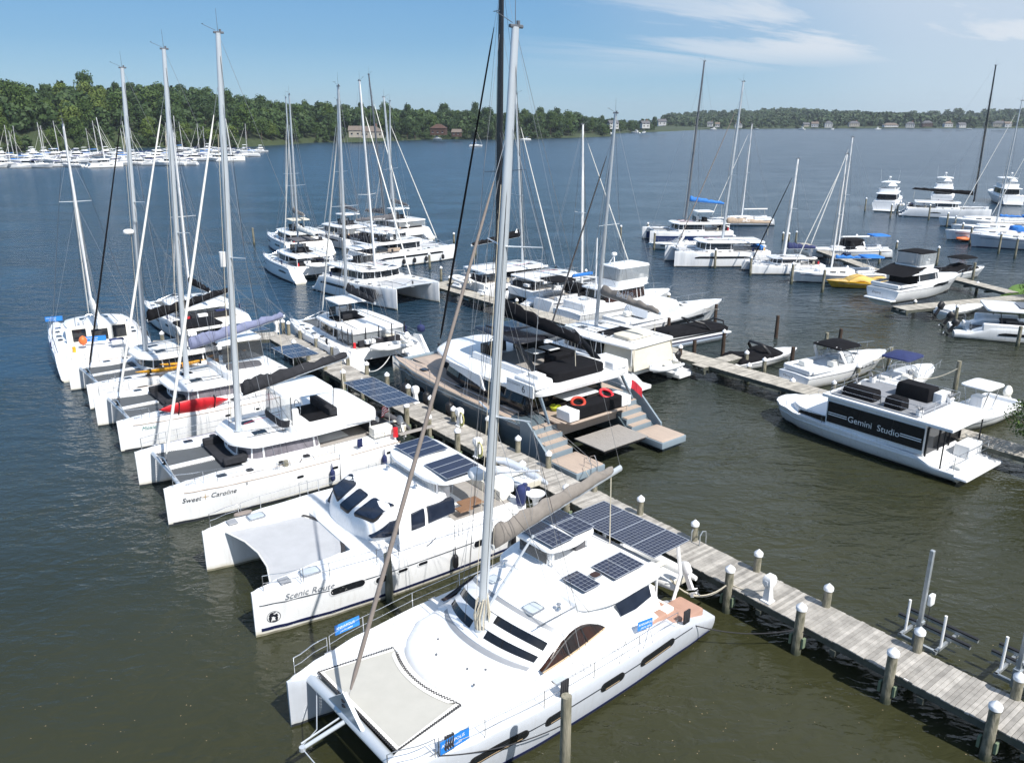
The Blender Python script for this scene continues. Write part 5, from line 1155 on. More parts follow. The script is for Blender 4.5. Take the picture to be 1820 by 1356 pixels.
# ------------------------------------------------------------------ the row of catamarans beyond it
b3, h3 = cat('sailing_catamaran', 'white catamaran lettered Sweet Caroline II with a charcoal boom cover and black flybridge canopy', at(300, 935), 217, 13.2, 7.2, fb=1.72, w=1.85, nac=.20, cab=(-.10, .185), cw=.33, cz=1.05, mast=(.16, 21.6), win='none', roof_aft=-.33, bag='charcoal_fabric', jib='white_sail', jr=.075, boom=6.0, bup=1.0, panels=(-6.0, 5), radar=None, glass='glass_grey', spr=(.47,), detail=2, stripe=None, bz=4.7)
def lagoon_extras(t, hs, L, fb, hard=True, sofa=True):
    for sg, hl in ((1, hs[0]), (-1, hs[1])):
        hl.patch(MB(), sg, -L * .40, L * .44, fb * .9, fb * .9 + .035, off=.01, round_=False).build('rub_strip', 'teak_light', hl.obj)
        for x in (.02, -.12, -.36): hl.patch(MB(), sg, L * x, L * x + .34, fb * .62, fb * .62 + .12, off=.012).build('porthole', 'glass', hl.obj)
    if sofa:   # forward lounge let into the deck
        o = rect(L * .165, L * .265, -1.6, 1.6); slab(t, 'forward_lounge', 'charcoal_fabric', o, fb, fb + .16, ch=1); plain(t, 'lounge_backrest', 'charcoal_fabric', (L * .18, 0, fb + .32), (.3, 3.2, .5), bevel=.08)
        for sg in (1, -1): plain(t, 'lounge_side', 'charcoal_fabric', (L * .22, sg * 1.6, fb + .3), (1.2, .3, .4), bevel=.08)
    if hard:
        zt = fb + .25 + 1.05 * .6 + .20
        slab(t, 'helm_deck', 'gelcoat', [(.2, .4), (.1, 2.2), (-4.3, 2.6), (-4.7, 2.0), (-4.7, -2.0), (-4.3, -2.6), (-2.2, -2.4), (-1.4, .2)], zt + .0, zt + .42, .04, .12)
        slab(t, 'bench', 'black_fabric', rect(-2.5, -.9, -.6, 2.0), zt + .38, zt + .46, ch=1); plain(t, 'helm_seat', 'charcoal_fabric', (-2.3, .6, zt + .62), (.45, 2.6, .5), bevel=.08); plain(t, 'helm_console', 'gelcoat', (-.45, .9, zt + .7), (.35, 1.0, .7), bevel=.08)
        MB().tube([(-.75, .9 + .4 * math.cos(q), zt + .95 + .4 * math.sin(q)) for q in [k * .524 for k in range(13)]], .02, 5).build('steering_wheel', 'steel', t)
        o = chaikin([(.35, 1.9), (.35, -.7), (-2.4, -.9), (-2.4, 2.1)], 2); tp = MB().pad(o, [(0, zt + 1.95), (.05, zt + 2.07)], lambda x, y: -.04 * (y - .6) ** 2, .06).build('helm_top', 'gelcoat', t, 50); f = MB()
        for i in range(0, len(o), 4): f.tube([(o[i][0] * .95, o[i][1] * .97, zt + .4), (o[i][0], o[i][1], zt + 1.95)], .022, 5)
        f.build('top_frame', 'black', tp)
        fr = [p for p in o if p[0] > -.6]; MB().ring([[(x + .12, y, zt + .72) for x, y in fr], [(x, y, zt + 1.9) for x, y in fr]], closed=False).build('clear_windshield', 'clear_vinyl', tp); MB().ring([[(x + .2, y * 1.02, zt + .40) for x, y in fr], [(x + .12, y, zt + .74) for x, y in fr]], closed=False).build('windshield_skirt', 'charcoal_fabric', tp)
lagoon_extras(b3, h3, 13.2, 1.72)
hull_text(b3, h3[0], 'Sweet', .33, 5.95, 1.08, 'ink', 1, .02, .3); hull_text(b3, h3[0], 'Caroline', .33, 4.72, 1.12, 'ink', 1, .02, .3); hull_text(b3, h3[0], 'II', .2, 3.1, 1.40, 'ink', 1, 0, 0)
bb = MB(); cx, cz = 4.93, 1.2
for k in range(4):
    dx, dz = math.cos(k * 1.5708) * .2, math.sin(k * 1.5708) * .2; i0 = len(bb.v); bb.v += [(cx + dx, h3[0].side(cx + dx, cz + dz, 1) + .02, cz + dz), (cx - dz * .12, h3[0].side(cx, cz, 1) + .02, cz + dx * .12), (cx + dz * .12, h3[0].side(cx, cz, 1) + .02, cz - dx * .12)]; bb.face((i0, i0 + 1, i0 + 2))
bb.build('star_mark', 'gold_trim', b3, sharp=0)
banner('blank white panel hanging over the side of the Sweet Caroline II catamaran', W_(b3, -2.0, 3.62, .35), 37, .62, 1.6)
flag('small striped american flag on the stern rail of the Sweet Caroline II catamaran', *W_(b3, -5.9, 1.6, 1.9), us=True, rz=37, h=1.3)
plain(b3, 'locker_box', 'offwhite', (-4.6, 2.6, 2.1), (1.1, .6, .5)); plain(b3, 'boarding_plank', 'teak_grey', (-6.9, 2.4, 1.5), (2.2, .35, .06))
b = MB(); b.cyl((-5.2, 3.1, 1.75), .14, .5, 10); b.build('red_bucket', 'red', b3)
MB().tube([(1.85, -.25, 11.2), (1.85, -.25, 11.9)], .17, 12).build('radar_reflector', 'plastic_white', b3)
dinghy('dark grey dinghy slung under the solar panels of the Sweet Caroline II catamaran', W_(b3, -6.6, -.3, 1.15), 127, 3.0, 1.5, 'grey_fabric', 'grey_fabric')

b4, h4 = cat('sailing_catamaran', 'white catamaran carrying the red kayak, with a faded violet boom cover', (at(186, 731, 1.75).x, at(186, 731, 1.75).y), 219, 12.7, 7.0, lat=0, fb=1.70, w=1.8, nac=.20, cab=(-.10, .185), cw=.33, cz=1.05, mast=(.12, 21.6), win='none', roof_aft=-.34, bag='violet_fabric', boom=6.3, bup=1.1, glass='glass_grey', spr=(.47,), panels=(-5.6, 3), bz=4.6, jr=.075)
lagoon_extras(b4, h4, 12.7, 1.70, hard=False)
for x_, z_, tx in ((4.6, 1.2, 'Moxie'),): hull_text(b4, h4[0], tx, .30, x_ + .6, z_, 'ink_teal', 1, 0, .3)
slab(b4, 'flybridge_coaming', 'gelcoat', [(-.2, 1.8), (-.4, 2.4), (-3.4, 2.5), (-3.6, 0), (-3.4, -2.3), (-.4, -2.2)], 2.75, 3.25, .03, .1); slab(b4, 'flybridge_cover', 'grey_fabric', [(-.5, 1.6), (-2.6, 1.9), (-2.9, .6), (-.8, .3)], 3.26, 3.34, .03)
bt = slab(b4, 'bimini_top', 'gelcoat', rect(-3.4, -.6, -2.3, .3), 4.6, 4.7, .05); plain(b4, 'bimini_window', 'tinted_vinyl', (-.5, -1.0, 3.95), (.03, 2.4, 1.1)); plain(b4, 'bimini_side_window', 'tinted_vinyl', (-2.0, .3, 3.95), (2.6, .03, 1.1))
def kayak(label, loc, rz, m, L=3.4, w=.72, tilt=70, double=False):
    t = thing('kayak', label, 'kayak', loc); t.rotation_euler = (R(tilt), R(-3), R(rz)); rings = []
    for i in range(15):
        u = -1 + 2 * i / 14; ww = w / 2 * max(.03, (1 - abs(u) ** 2.4)); hh = .17 * max(.12, 1 - abs(u) ** 3); zz = .10 * u * u
        rings.append([(u * L / 2, ww * math.cos(a), zz + hh * math.sin(a) * (.55 if math.sin(a) > 0 else 1)) for a in [k / 12 * 6.283 for k in range(12)]])
    MB().ring(rings).build('hull', m, t, 60); MB().pad(chaikin(rect(-.75, .35, -.2, .2), 2), [(0, .06), (-.05, .125), (.03, .13)], crown=-.08).build('cockpit', 'black' if not double else m, t, 60)
    for x in (.95, -1.1): MB().box((x, 0, 0), (.05, w * .98, .30)).build('strap', 'charcoal_fabric', t)
    return t
kayak('red kayak lashed along the rail of the catamaran with the violet boom cover', W_(b4, 2.2, 3.3, 2.1), 219, 'red', 4.0, .95, 70)

c5 = at(136, 670, 1.65)
b5, h5 = cat('sailing_catamaran', 'white catamaran carrying the yellow kayak, with a black boom cover and black helm canopy', (c5.x, c5.y), 220, 12.6, 6.8, lat=0, fb=1.55, w=1.75, nac=.18, cab=(-.14, .17), cw=.33, cz=1.0, mast=(.14, 21), win='ports', roof_aft=-.30, bag='black_fabric', boom=6.0, bup=1.3, jib='black_fabric', jr=.06, mm='mast_grey', fly=(-1.6, 'black_fabric', .6), spr=(.55,), panels=(-5.7, 3), bz=4.7, glass='glass', radar=10.7)
kayak('yellow kayak lying on the side deck of the catamaran with the black boom cover', W_(b5, 1.6, 3.0, 1.95), 222, 'yellow', 3.6, .8, 20)
kayak('second yellow kayak beside the first on the same side deck', W_(b5, .2, 2.7, 2.05), 215, 'yellow', 3.0, .75, 10)

# stern-on catamaran at the tee
c6 = at(160, 640, 1.2)
def tee_cat():
    L, B = 12.8, 6.9
    t, hs = cat('sailing_catamaran', 'white catamaran at the end of the row, three square dark windows facing the viewer', (-33.1 + 5.9 * math.cos(R(122)), 62.6 + 5.9 * math.sin(R(122))), 122, L, B, lat=0, fb=1.6, w=1.9, nac=.26, cab=(-.12, .16), cw=.30, cz=1.25, mast=(.08, 17.6), roof_aft=-.13, bag='white_sail', boom=4.4, bup=-.2, mm='mast_white', glass='glass', band=(.65, .95), jib='white_sail', jr=.05, spr=(.62,), bz=3.9, hull_m=('gelcoat', 'antifoul_navy'), stripe='stripe_navy')
    for y, w_, z in ((1.35, .95, 2.1), (-.05, 1.15, 1.95), (-1.45, .95, 2.1)): MB().box((-L * .125 - .12, y, z + .1), (.05, w_, .95)).build('aft_window', 'glass', t, bevel=.03)
    MB().box((-L * .125 - .06, 0, 2.05), (.10, 4.5, 1.5)).build('aft_bulkhead', 'offwhite', t)
    return t
b6 = tee_cat()
sale_sign('blue sale banner on the bow rail of the catamaran moored stern first', W_(b6, 5.9, 2.6, 1.9), 20, 1.3, .4)
sale_sign('blue sale banner across the cockpit of the catamaran moored stern first', W_(b6, -3.4, .4, 2.0), 20, 1.4, .4)
o = MB().rev((0, 0, 0), [(.05, 0), (.25, .15), (.30, .4), (.2, .62), (.03, .72)], 14).build('buoy_float', 'orange', None, 60); o.location = W_(b6, -3.8, 1.3, 1.9); tag(o, 'orange round float hanging at the stern of the catamaran moored stern first', 'float')

# hidden-stern catamaran behind, with rust coloured mast
p = at(425, 590, .4)
b5b, h5b = cat('sailing_catamaran', 'white catamaran behind the row with only its rounded stern showing', (p.x, p.y), 130, 12.4, 6.6, lat=-1.5, end='stern', fb=1.5, mast=(.06, 17), roof_aft=-.32, bag='black_fabric', mm='mast_white', jib='white_sail', spr=(.5,), win='ports', boom=5)

# ------------------------------------------------------------------ stern-on cruising catamaran beside the dock
p = at(641, 660, .35)
c1, hc1 = cat('sailing_catamaran', 'white catamaran seen from astern with clear cockpit curtains and a dinghy across its stern', (p.x, p.y), 126, 13.4, 7.0, lat=2.55, end='stern', fb=1.55, w=1.9, nac=.2, cab=(-.14, .16), cw=.33, cz=1.35, mast=(.05, 20.2), roof_aft=-.36, bag='charcoal_fabric', boom=4.8, bup=-.1, mm='mast_grey', win='ports', enclosure='clear_vinyl', davit='white inflatable dinghy across the stern of the catamaran with clear curtains', fly=(-.3, 'gelcoat', .5), band=(.8, 1.05), jib='white_sail', spr=(.5,), bz=4.8)
for sg in (1, -1):
    hl = hc1[0] if sg > 0 else hc1[1]; MB().ring([[(-6.7, sg * 3.45, .35), (-6.7, sg * 3.45, .55), (-5.2, sg * 3.5, 1.9), (-4.2, sg * 3.5, 1.75), (-4.2, sg * 3.5, .5)], [(-6.7, sg * 3.25, .35), (-6.7, sg * 3.25, .55), (-5.2, sg * 3.3, 1.9), (-4.2, sg * 3.3, 1.75), (-4.2, sg * 3.3, .5)]]).build('stern_wing', 'gelcoat', c1)
b = MB()
for y in (-2.2, -1.1, 0, 1.1, 2.2): b.box((-4.85, y, 2.4), (.05, .07, 1.3))
for x in (-4.4, -3.4, -2.4): b.box((x, 2.35, 2.4), (.07, .05, 1.3))
b.build('curtain_frame', 'black', c1)
fender('dark blue round fender hanging on the davit of the catamaran seen from astern', W_(c1, -6.2, -2.9, 2.4), 'navy_fabric', .3, .55)
# ------------------------------------------------------------------ large grey catamaran
def grey_cat():
    L, B, w, fb = 19.4, 8.9, 2.3, 2.15
    t = base('sailing_catamaran', 'large grey hulled catamaran with teak decks, black mast and the number 6 on its roof', 'catamaran', (0.43, 48.45), 129, L, 0, 'mid'); a = -L / 2
    sheer = [(a, .45), (a + 2.3, .5), (a + 3.8, 1.7), (a + 4.0, 2.0), (0, 2.1), (L / 2, 2.35)]
    hs = twin_hulls(t, L, B, w, sheer, ('hull_grey', 'antifoul'), tum=.0, flare=.3)
    for hl in hs:
        sg = 1 if hl.y0 > 0 else -1
        hl.patch(MB(), sg, a + 4, L * .485, 1.92, 2.0, off=.03, round_=False).build('rub_rail', 'hull_grey_light', hl.obj)
        for x in (4.5, 6.5): hl.patch(MB(), sg, x, x + .9, 1.2, 1.5).build('porthole', 'glass', hl.obj)
        # stern: platform, four steps and the sloping side wall
        slab(t, 'swim_platform', 'hull_grey_light', rect(a - .25, a + 2.0, hl.y0 - 1.05, hl.y0 + 1.05), .28, .64, ch=1, rnd=.05); slab(t, 'platform_deck', 'teak_light', rect(a - .18, a + 1.95, hl.y0 - .98, hl.y0 + .98), .64, .675, ch=1, rnd=.01)
        for k in range(4):
            plain(t, 'step', 'hull_grey_light', (a + 2.2 + .42 * k + .2, hl.y0 - sg * .1, .5 + .34 * (k + 1) / 2), (.44, 1.7, .34 * (k + 1)), bevel=.02)
            plain(t, 'tread', 'teak_light', (a + 2.2 + .42 * k + .2, hl.y0 - sg * .1, .53 + .34 * (k + 1)), (.42, 1.6, .04), bevel=0)
        y = hl.y0 + sg * 1.08
        MB().ring([[(a + 1.7, y - .06, .4), (a + 1.7, y - .06, .8), (a + 3.6, y - .06, 2.35), (a + 4.2, y - .06, 2.35), (a + 4.2, y - .06, .4)], [(a + 1.7, y + .06, .4), (a + 1.7, y + .06, .8), (a + 3.6, y + .06, 2.35), (a + 4.2, y + .06, 2.35), (a + 4.2, y + .06, .4)]]).build('stern_wing', 'hull_grey_light', t)
        o = []
        for s_ in (1, -1):
            xs = [lerp(a + 3.8, L / 2 - .25, k / 14) for k in range(15)]; o += [(x, hl.y0 + s_ * (hl.half(x, 9) - .10)) for x in (xs if s_ > 0 else reversed(xs))]
        MB().pad(o, [(0, -.02), (.02, .05)], lambda x, y: hl.h(x), .02).build('side_deck', 'teak_light', t, 40)
        for x in (5.6, 1.6, -2.2, -4.4): hatch(t, x, hl.y0 + sg * .1, hl.h(x) + .10, .55, .5, 'glass', 'black')
        rail(t, edge(hl, sg, a + 4.5, L * .46, .06, 16), .65, gap=1.5, r=.016)
    slab(t, 'main_deck', 'teak_light', rect(a + 3.4, 8.0, -2.4, 2.4), 1.1, 2.13, ch=0)
    slab(t, 'foredeck', 'teak_light', [(4.5, -2.6), (8.6, -2.4), (8.6, 2.4), (4.5, 2.6)], 1.6, 2.24, ch=0)
    MB().tube([(8.9, -3.2, 2.2), (8.9, 3.2, 2.2)], .14, 10).build('crossbeam', 'hull_grey_light', t)
    slab(t, 'forward_well', 'black_fabric', rect(4.4, 6.0, -1.9, 1.9), 2.24, 2.42, ch=2)
    # saloon, all dark glass under the white roof
    o = chaikin([(-4.4, 3.15), (2.0, 3.2), (4.3, 2.7), (5.0, 1.2), (5.0, -1.2), (4.3, -2.7), (2.0, -3.2), (-4.4, -3.15)], 2)
    MB().pad(o, [(0, 2.1), (.05, 2.55)], caps=2).build('saloon_wall', 'black_gloss', t); MB().pad(o, [(.06, 2.55), (.42, 3.42)], caps=2).build('window_band', 'glass', t)
    b = MB(); i0, i1 = inset(o, .05), inset(o, .40)
    for i in range(0, len(o), 4): b.tube([(i0[i][0], i0[i][1], 2.55), (i1[i][0], i1[i][1], 3.42)], .05, 5)
    b.build('mullion', 'black', t)
    # white roof: rounded nose, wings swept at the stern corners
    ro = chaikin([(6.2, 1.2), (5.2, 2.7), (3.0, 3.5), (0, 3.9), (-4.2, 3.75), (-5.9, 3.55), (-6.1, 2.6), (-6.1, -2.6), (-5.9, -3.55), (-4.2, -3.75), (0, -3.9), (3.0, -3.5), (5.2, -2.7), (6.2, -1.2)], 2)
    MB().pad(ro, [(.5, 3.40), (.05, 3.52), (0, 3.72), (.12, 3.86), (.4, 3.92)], None, .06, 4).build('cabin_roof', 'gelcoat', t, 50)
    for sg in (1, -1):
        plain(t, 'roof_wing', 'gelcoat', (-4.9, sg * 3.0, 4.15), (2.0, 1.3, .5), bevel=.1, taper=.05)
        MB().ring([[(2.2, sg * 3.75, 3.5), (-1.0, sg * 3.95, 3.1), (-1.6, sg * 3.95, 2.9), (-1.2, sg * 3.95, 3.75), (2.2, sg * 3.75, 3.8)], [(2.2, sg * 3.6, 3.5), (-1.0, sg * 3.8, 3.1), (-1.6, sg * 3.8, 2.9), (-1.2, sg * 3.8, 3.75), (2.2, sg * 3.6, 3.8)]]).build('roof_flank', 'gelcoat', t)
        MB().tube([(-5.7, sg * 3.2, 3.5), (-6.6, sg * 3.3, 2.15)], [.14, .10], 8, .5).build('roof_strut', 'hull_grey_light', t)
    plain(t, 'roof_wing_side', 'gelcoat', (-4.7, 3.78, 3.86), (2.3, .12, .72), bevel=.03); flat_text(t, '6', .6, (-4.9, 3.85, 3.66), (-1, 0, 0), (0, 0, 1), 'ink'); flat_text(t, 'MCCONAGHY', .17, (-3.65, 3.85, 3.95), (-1, 0, 0), (0, 0, 1), 'ink_grey')
    plain(t, 'barbecue_box', 'plastic_white', (-5.2, 3.0, 4.5), (.9, .6, .3), bevel=.05)
    # flybridge
    slab(t, 'bridge_well', 'black_fabric', rect(-5.4, 1.4, -2.1, 2.1), 3.93, 3.97, ch=1, rnd=.01); slab(t, 'bridge_floor', 'teak_grey', rect(-3.2, 1.0, -1.9, 1.9), 3.98, 4.0, ch=0, rnd=.005)
    for sg in (1, -1): plain(t, 'bridge_coaming', 'gelcoat', (-1.8, sg * 2.35, 4.12), (6.6, .35, .45), bevel=.08)
    slab(t, 'sun_pad', 'black_fabric', rect(-5.6, -3.4, -1.95, 1.95), 3.97, 4.45, .04, .1); plain(t, 'sofa', 'black_fabric', (-1.8, -1.7, 4.3), (2.4, .7, .6), bevel=.08); plain(t, 'sofa', 'black_fabric', (-2.9, -.6, 4.3), (.7, 1.6, .6), bevel=.08)
    for y in (.2, -1.0): plain(t, 'bridge_table', 'nonskid', (-1.7, y, 4.65), (1.1, .8, .05)); plain(t, 'table_leg', 'black', (-1.7, y, 4.3), (.12, .12, .65))
    plain(t, 'helm_console', 'black', (1.3, 1.3, 4.3), (.6, 1.0, .85), bevel=.06); plain(t, 'helm_console', 'black', (1.3, -1.3, 4.3), (.6, 1.0, .85), bevel=.06); plain(t, 'bridge_bar', 'black', (.3, -1.6, 4.3), (.9, .7, .8), bevel=.05)
    MB().tube([(.85, 1.3 + .4 * math.cos(q), 4.75 + .4 * math.sin(q)) for q in [k * .524 for k in range(13)]], .025, 5).build('steering_wheel', 'steel', t)
    # dark hard top on raked legs
    ho = chaikin([(2.4, .8), (2.0, 2.1), (-2.2, 2.5), (-2.9, 2.2), (-2.9, -2.2), (-2.2, -2.5), (2.0, -2.1), (2.4, -.8)], 2)
    MB().pad(ho, [(.1, 5.62), (0, 5.68), (.08, 5.78)], None, .06).build('hard_top', 'carbon', t, 50); slab(t, 'top_window', 'glass_blue', rect(-.6, 1.6, -1.5, 1.5), 5.84, 5.87, ch=1, rnd=.01)
    for sg in (1, -1): MB().tube([(-2.5, sg * 2.2, 5.65), (-4.6, sg * 2.4, 4.2)], [.22, .26], 8, .35).build('top_leg', 'black', t)
    MB().tube([(1.5, 0, 4.0), (1.6, 0, 5.65)], .16, 8).build('top_leg', 'black', t)
    # aft cockpit
    slab(t, 'cockpit_floor', 'teak_light', rect(a + 2.6, -4.4, -2.6, 2.6), 2.14, 2.17, ch=0, rnd=.005); MB().box((-4.45, 0, 2.8), (.06, 5.6, 1.3)).build('saloon_door', 'glass', t)
    plain(t, 'stern_sofa', 'black_fabric', (a + 2.95, 0, 2.55), (1.0, 3.5, .75), bevel=.10)
    for sg in (1, -1): plain(t, 'sofa_arm', 'plastic_white', (a + 2.95, sg * 2.05, 2.5), (1.1, .75, .6), bevel=.05)
    plain(t, 'cockpit_table', 'nonskid', (a + 4.4, 0, 2.85), (1.1, 2.6, .05)); plain(t, 'table_leg', 'black', (a + 4.4, .6, 2.5), (.3, .15, .65)); plain(t, 'table_leg', 'black', (a + 4.4, -.6, 2.5), (.3, .15, .65))
    slab(t, 'aft_deck_edge', 'teak_light', [(a + 2.4, -2.2), (a + 3.2, -2.8), (a + 4, -2.8), (a + 4, 2.8), (a + 3.2, 2.8), (a + 2.4, 2.2)], 2.05, 2.15, ch=1)
    b = MB()
    for k in range(22): b.box((a + .45 + k * .105, 0, 1.02), (.09, 3.5, .05))
    b.build('slatted_platform', 'teak_grey', t); plain(t, 'platform_frame', 'black', (a + 1.6, 0, .90), (2.3, 3.2, .12))
    b = MB()
    for y in (2.9, 3.35): b.tube([(a - .28, y, -.3), (a - .28, y, .9), (a - .05, y, 1.25), (a + .25, y, 1.1), (a + .25, y, .66)], .02, 6)
    b.build('swim_ladder', 'steel', t)
    rig(t, 2.2, 3.95, 26, L, 1.6, .19, 'carbon', 8.9, 2.6, 4.2, -.2, 2.2, boom=7.4, bz=6.3, bag='black_fabric', spr=(.5,), jib='black_fabric', jr=.075, jtop=.93, bagh=.9, bagw=.3, boomz_tilt=-.4, sw=1.6)
    return t
b8 = grey_cat()
flag('red and white flag at the stern of the large grey catamaran', *W_(b8, -8.6, -.6, 2.6), m2='w', rz=129 + 60, h=2.2, w=1.1, fh=.9)
def ring_float(label, loc, rz, r=.36, m='ring_red'):
    o = MB().ring([[(r * math.cos(p) + .09 * math.cos(q) * math.cos(p), r * math.sin(p) + .09 * math.cos(q) * math.sin(p), .09 * math.sin(q)) for q in [k / 8 * 6.283 for k in range(8)]] for p in [k / 18 * 6.283 for k in range(19)]], cap=(False, False)).build('life_ring', m, None, 60)
    o.location = loc; o.rotation_euler = (R(25), 0, R(rz)); return tag(o, label, 'life ring')
ring_float('orange red life ring on the near end of the black stern sofa', W_(b8, -6.7, 1.25, 3.0), 0); ring_float('red life ring on the far end of the black stern sofa', W_(b8, -6.65, -1.0, 3.0), 40, .38, 'red')
def heap(name, label, loc, m, r=.3):
    b = MB(); rg = random.Random(len(label))
    for k in range(7):
        a0 = rg.uniform(0, 6); b.tube([(r * (.5 + .08 * k / 2) * math.cos(a0 + q), r * (.5 + .06 * k) * math.sin(a0 + q), .03 + .03 * k) for q in [j * .7 for j in range(9)]], .04, 6)
    o = b.build(name, m, None, 60); o.location = loc; return tag(o, label, name.replace('_', ' '))
heap('coiled_hose', 'lime yellow coil lying on the cockpit floor of the large grey catamaran', W_(b8, -5.2, 1.6, 2.2), 'lime', .4)
flt = fender('dark bare fender floating at the bow side of the large grey catamaran', W_(b8, 5.9, 4.7, .3), 'black', .32, 1.3, 'black fenders between grey catamaran and dock')
for x, tx in ((.8, 'black fender amidships between the grey catamaran and the dock'), (-3.6, 'black fender near the stern of the grey catamaran, against the dock'), (3.3, 'black fender beside the forward mooring pile of the grey catamaran')): fender(tx, W_(b8, x, 4.75, .5), 'black', .25, 1.2, 'black fenders between grey catamaran and dock')

# ------------------------------------------------------------------ catamaran with beige cockpit canvas
p = at(1130, 692, .3)
d4, hd4 = cat('sailing_catamaran', 'white catamaran with beige canvas walls round its cockpit and a taupe BALI boom cover', (p.x, p.y), 131, 12.2, 6.7, lat=2.75, end='stern', fb=1.6, w=1.8, nac=.25, cab=(-.18, .16), cw=.36, cz=1.6, mrake=4.4, mast=(.03, 18.3), roof_aft=-.43, roofw=.36, bag='taupe_fabric', boom=5.6, bup=-.5, bagtext=('BALI', .55, 'sign_white'), mm='mast_grey', win='ports', jib='taupe_sail', spr=(.5,), davit=None, bz=5.6)
p = W_(d4, -6.1, -.3, 1.3); dinghy('grey folded dinghy held on edge behind the catamaran with beige canvas', p, 221, 3.1, 1.3, 'nonskid', motor='black', tilt=0)
slab(d4, 'roof_cushion', 'beige_canvas', rect(-4.2, -2.4, -1.3, 1.3), 3.1, 3.28, .03, .05); slab(d4, 'roof_opening', 'black_fabric', rect(-2.2, -.9, -1.3, 1.3), 3.02, 3.12, ch=1)
for sg in (1, -1): slab(d4, 'stern_platform', 'gelcoat', rect(-6.5, -5.2, sg * 2.45 - .9, sg * 2.45 + .9), .25, .5, ch=1)
o = chaikin(rect(-5.35, -2.3, -2.25, 2.25), 1); MB().ring([[(x, y, 1.25) for x, y in o], [(x, y, 2.95) for x, y in inset(o, .28)]], cap=(False, False)).build('cockpit_enclosure', 'beige_canvas', d4, 40)

# ------------------------------------------------------------------ group at the outer end of the second pier
p = at(707, 552); c2, _ = cat('sailing_catamaran', 'white catamaran with roof panels, two bows toward the dock and long dark hull windows', (p.x, p.y), 314, 14.6, 7.3, lat=-2.6, fb=1.95, w=2.0, nac=.10, cab=(-.18, .10), cw=.37, cz=1.25, mast=(.0, 21.5), mm='mast_white', band=((-.36, .26, 1.15, 1.42),), roof_aft=-.40, bag='charcoal_fabric', bagtext=('SEAWIND 60', .3, 'sign_white'), boom=6.2, bup=.1, tramp='tramp_white', spr=(.4,), fly=(-3.2, 'gelcoat', .5), bz=5.5)
hull_text(c2, _[1], 'UTWE', .55, 4.1, 1.05, 'ink_grey', -1)
for x, y in ((-.6, 1.5), (-.6, -1.5), (.9, 1.2), (.9, -1.2), (-2.2, 2.1)): panel(c2, x, y, 3.15, 1.2, 1.1, 1, 1)
slab(c2, 'stern_hull_cover', 'charcoal_fabric', rect(2.6, 5.2, -3.85, -3.6), .9, 1.9, ch=1)
p = at(808, 460); c3, _ = cat('sailing_catamaran', 'white catamaran farthest right of the outer group, four dark fenders on its side', (p.x, p.y), 40, 14.2, 7.0, lat=-2.5, fb=1.8, w=1.9, nac=.16, cab=(-.14, .16), cw=.36, cz=1.3, mast=(-.02, 20.4), band=((-.34, .34, 1.15, 1.40),), roof_aft=-.38, bag='grey_fabric', bagtext=('SEAWIND 60', .3, 'sign_white'), boom=5.6, bup=.2, tramp='tramp_white', fly=(-2.4, 'gelcoat', -.5), spr=(.5,), bz=5.6)
for x in (4.4, 1.8, 0, -1.6): fender('dark fender on the side of the catamaran farthest right of the outer group', W_(c3, x, -3.62, .4), 'charcoal_fabric', .2, .6)
slab(c3, 'paddle_board', 'tan_fabric', rect(-3.4, -1.6, -3.0, -2.6), 2.0, 2.4, ch=2)
p = at(532, 503, .2); c5_, _ = cat('sailing_catamaran', 'white catamaran leftmost in the outer group, pointing away, dinghy on its davits', (p.x, p.y), 124, 13.0, 6.6, lat=2.6, end='stern', fb=1.7, w=1.8, nac=.2, cab=(-.14, .16), cw=.36, cz=1.2, mast=(.02, 20.5), band=((-.30, -.12, .9, 1.15), (.28, .42, .95, 1.15)), roof_aft=-.40, bag='offwhite', boom=5.4, davit='white dinghy on the stern davits of the leftmost catamaran of the outer group', enclosure=None, fly=(-1.6, 'grey_fabric', .3), stripe='stripe_navy', spr=(.43,), mm='mast_grey', bz=5.2)
p = at(595, 440, .2); c4, _ = cat('sailing_catamaran', 'white catamaran just behind the leftmost one, with blue hull bands and a taupe boom cover', (p.x, p.y), 121, 13.6, 6.8, lat=-.6, end='stern', fb=1.8, w=1.9, nac=.2, cab=(-.14, .18), cw=.38, cz=1.2, mast=(.10, 20.6), band=((-.2, .0, .95, 1.25), (.2, .42, 1.0, 1.3)), roof_aft=-.36, bag='taupe_fabric', boom=5.0, hull_m=('gelcoat', 'antifoul_navy'), stripe='stripe_navy', fly=(-1.6, 'beige_canvas', .3), spr=(.43,), bz=5.2)
c4.location = at(530, 432, 1.0); c4.location.z = 0
for i, (px, py, mt, mb, hd, bag, tx) in enumerate([(612, 424, 181, 410, 133, 'grey_fabric', 'white catamaran at the back of the outer group with a grey boom cover, left one'), (700, 412, 182, 400, 133, 'grey_fabric', 'white catamaran at the back of the outer group with a grey boom cover, right one')]):
    q = at(px, py, .8); o_, _ = cat('sailing_catamaran', tx, (q.x, q.y), hd, 13.0, 7.0, lat=0, end='mid', fb=1.8, w=1.9, cab=(-.16, .18), cw=.38, cz=1.35, mast=(.04, 20.4), band=((-.3, .3, 1.1, 1.35),), roof_aft=-.40, bag=bag, boom=4.4, bup=-.3, enclosure='clear_vinyl', fly=(-1.8, 'gelcoat', .4), spr=(.43,), stripe='stripe_navy', mm='mast_grey', bz=5.4)
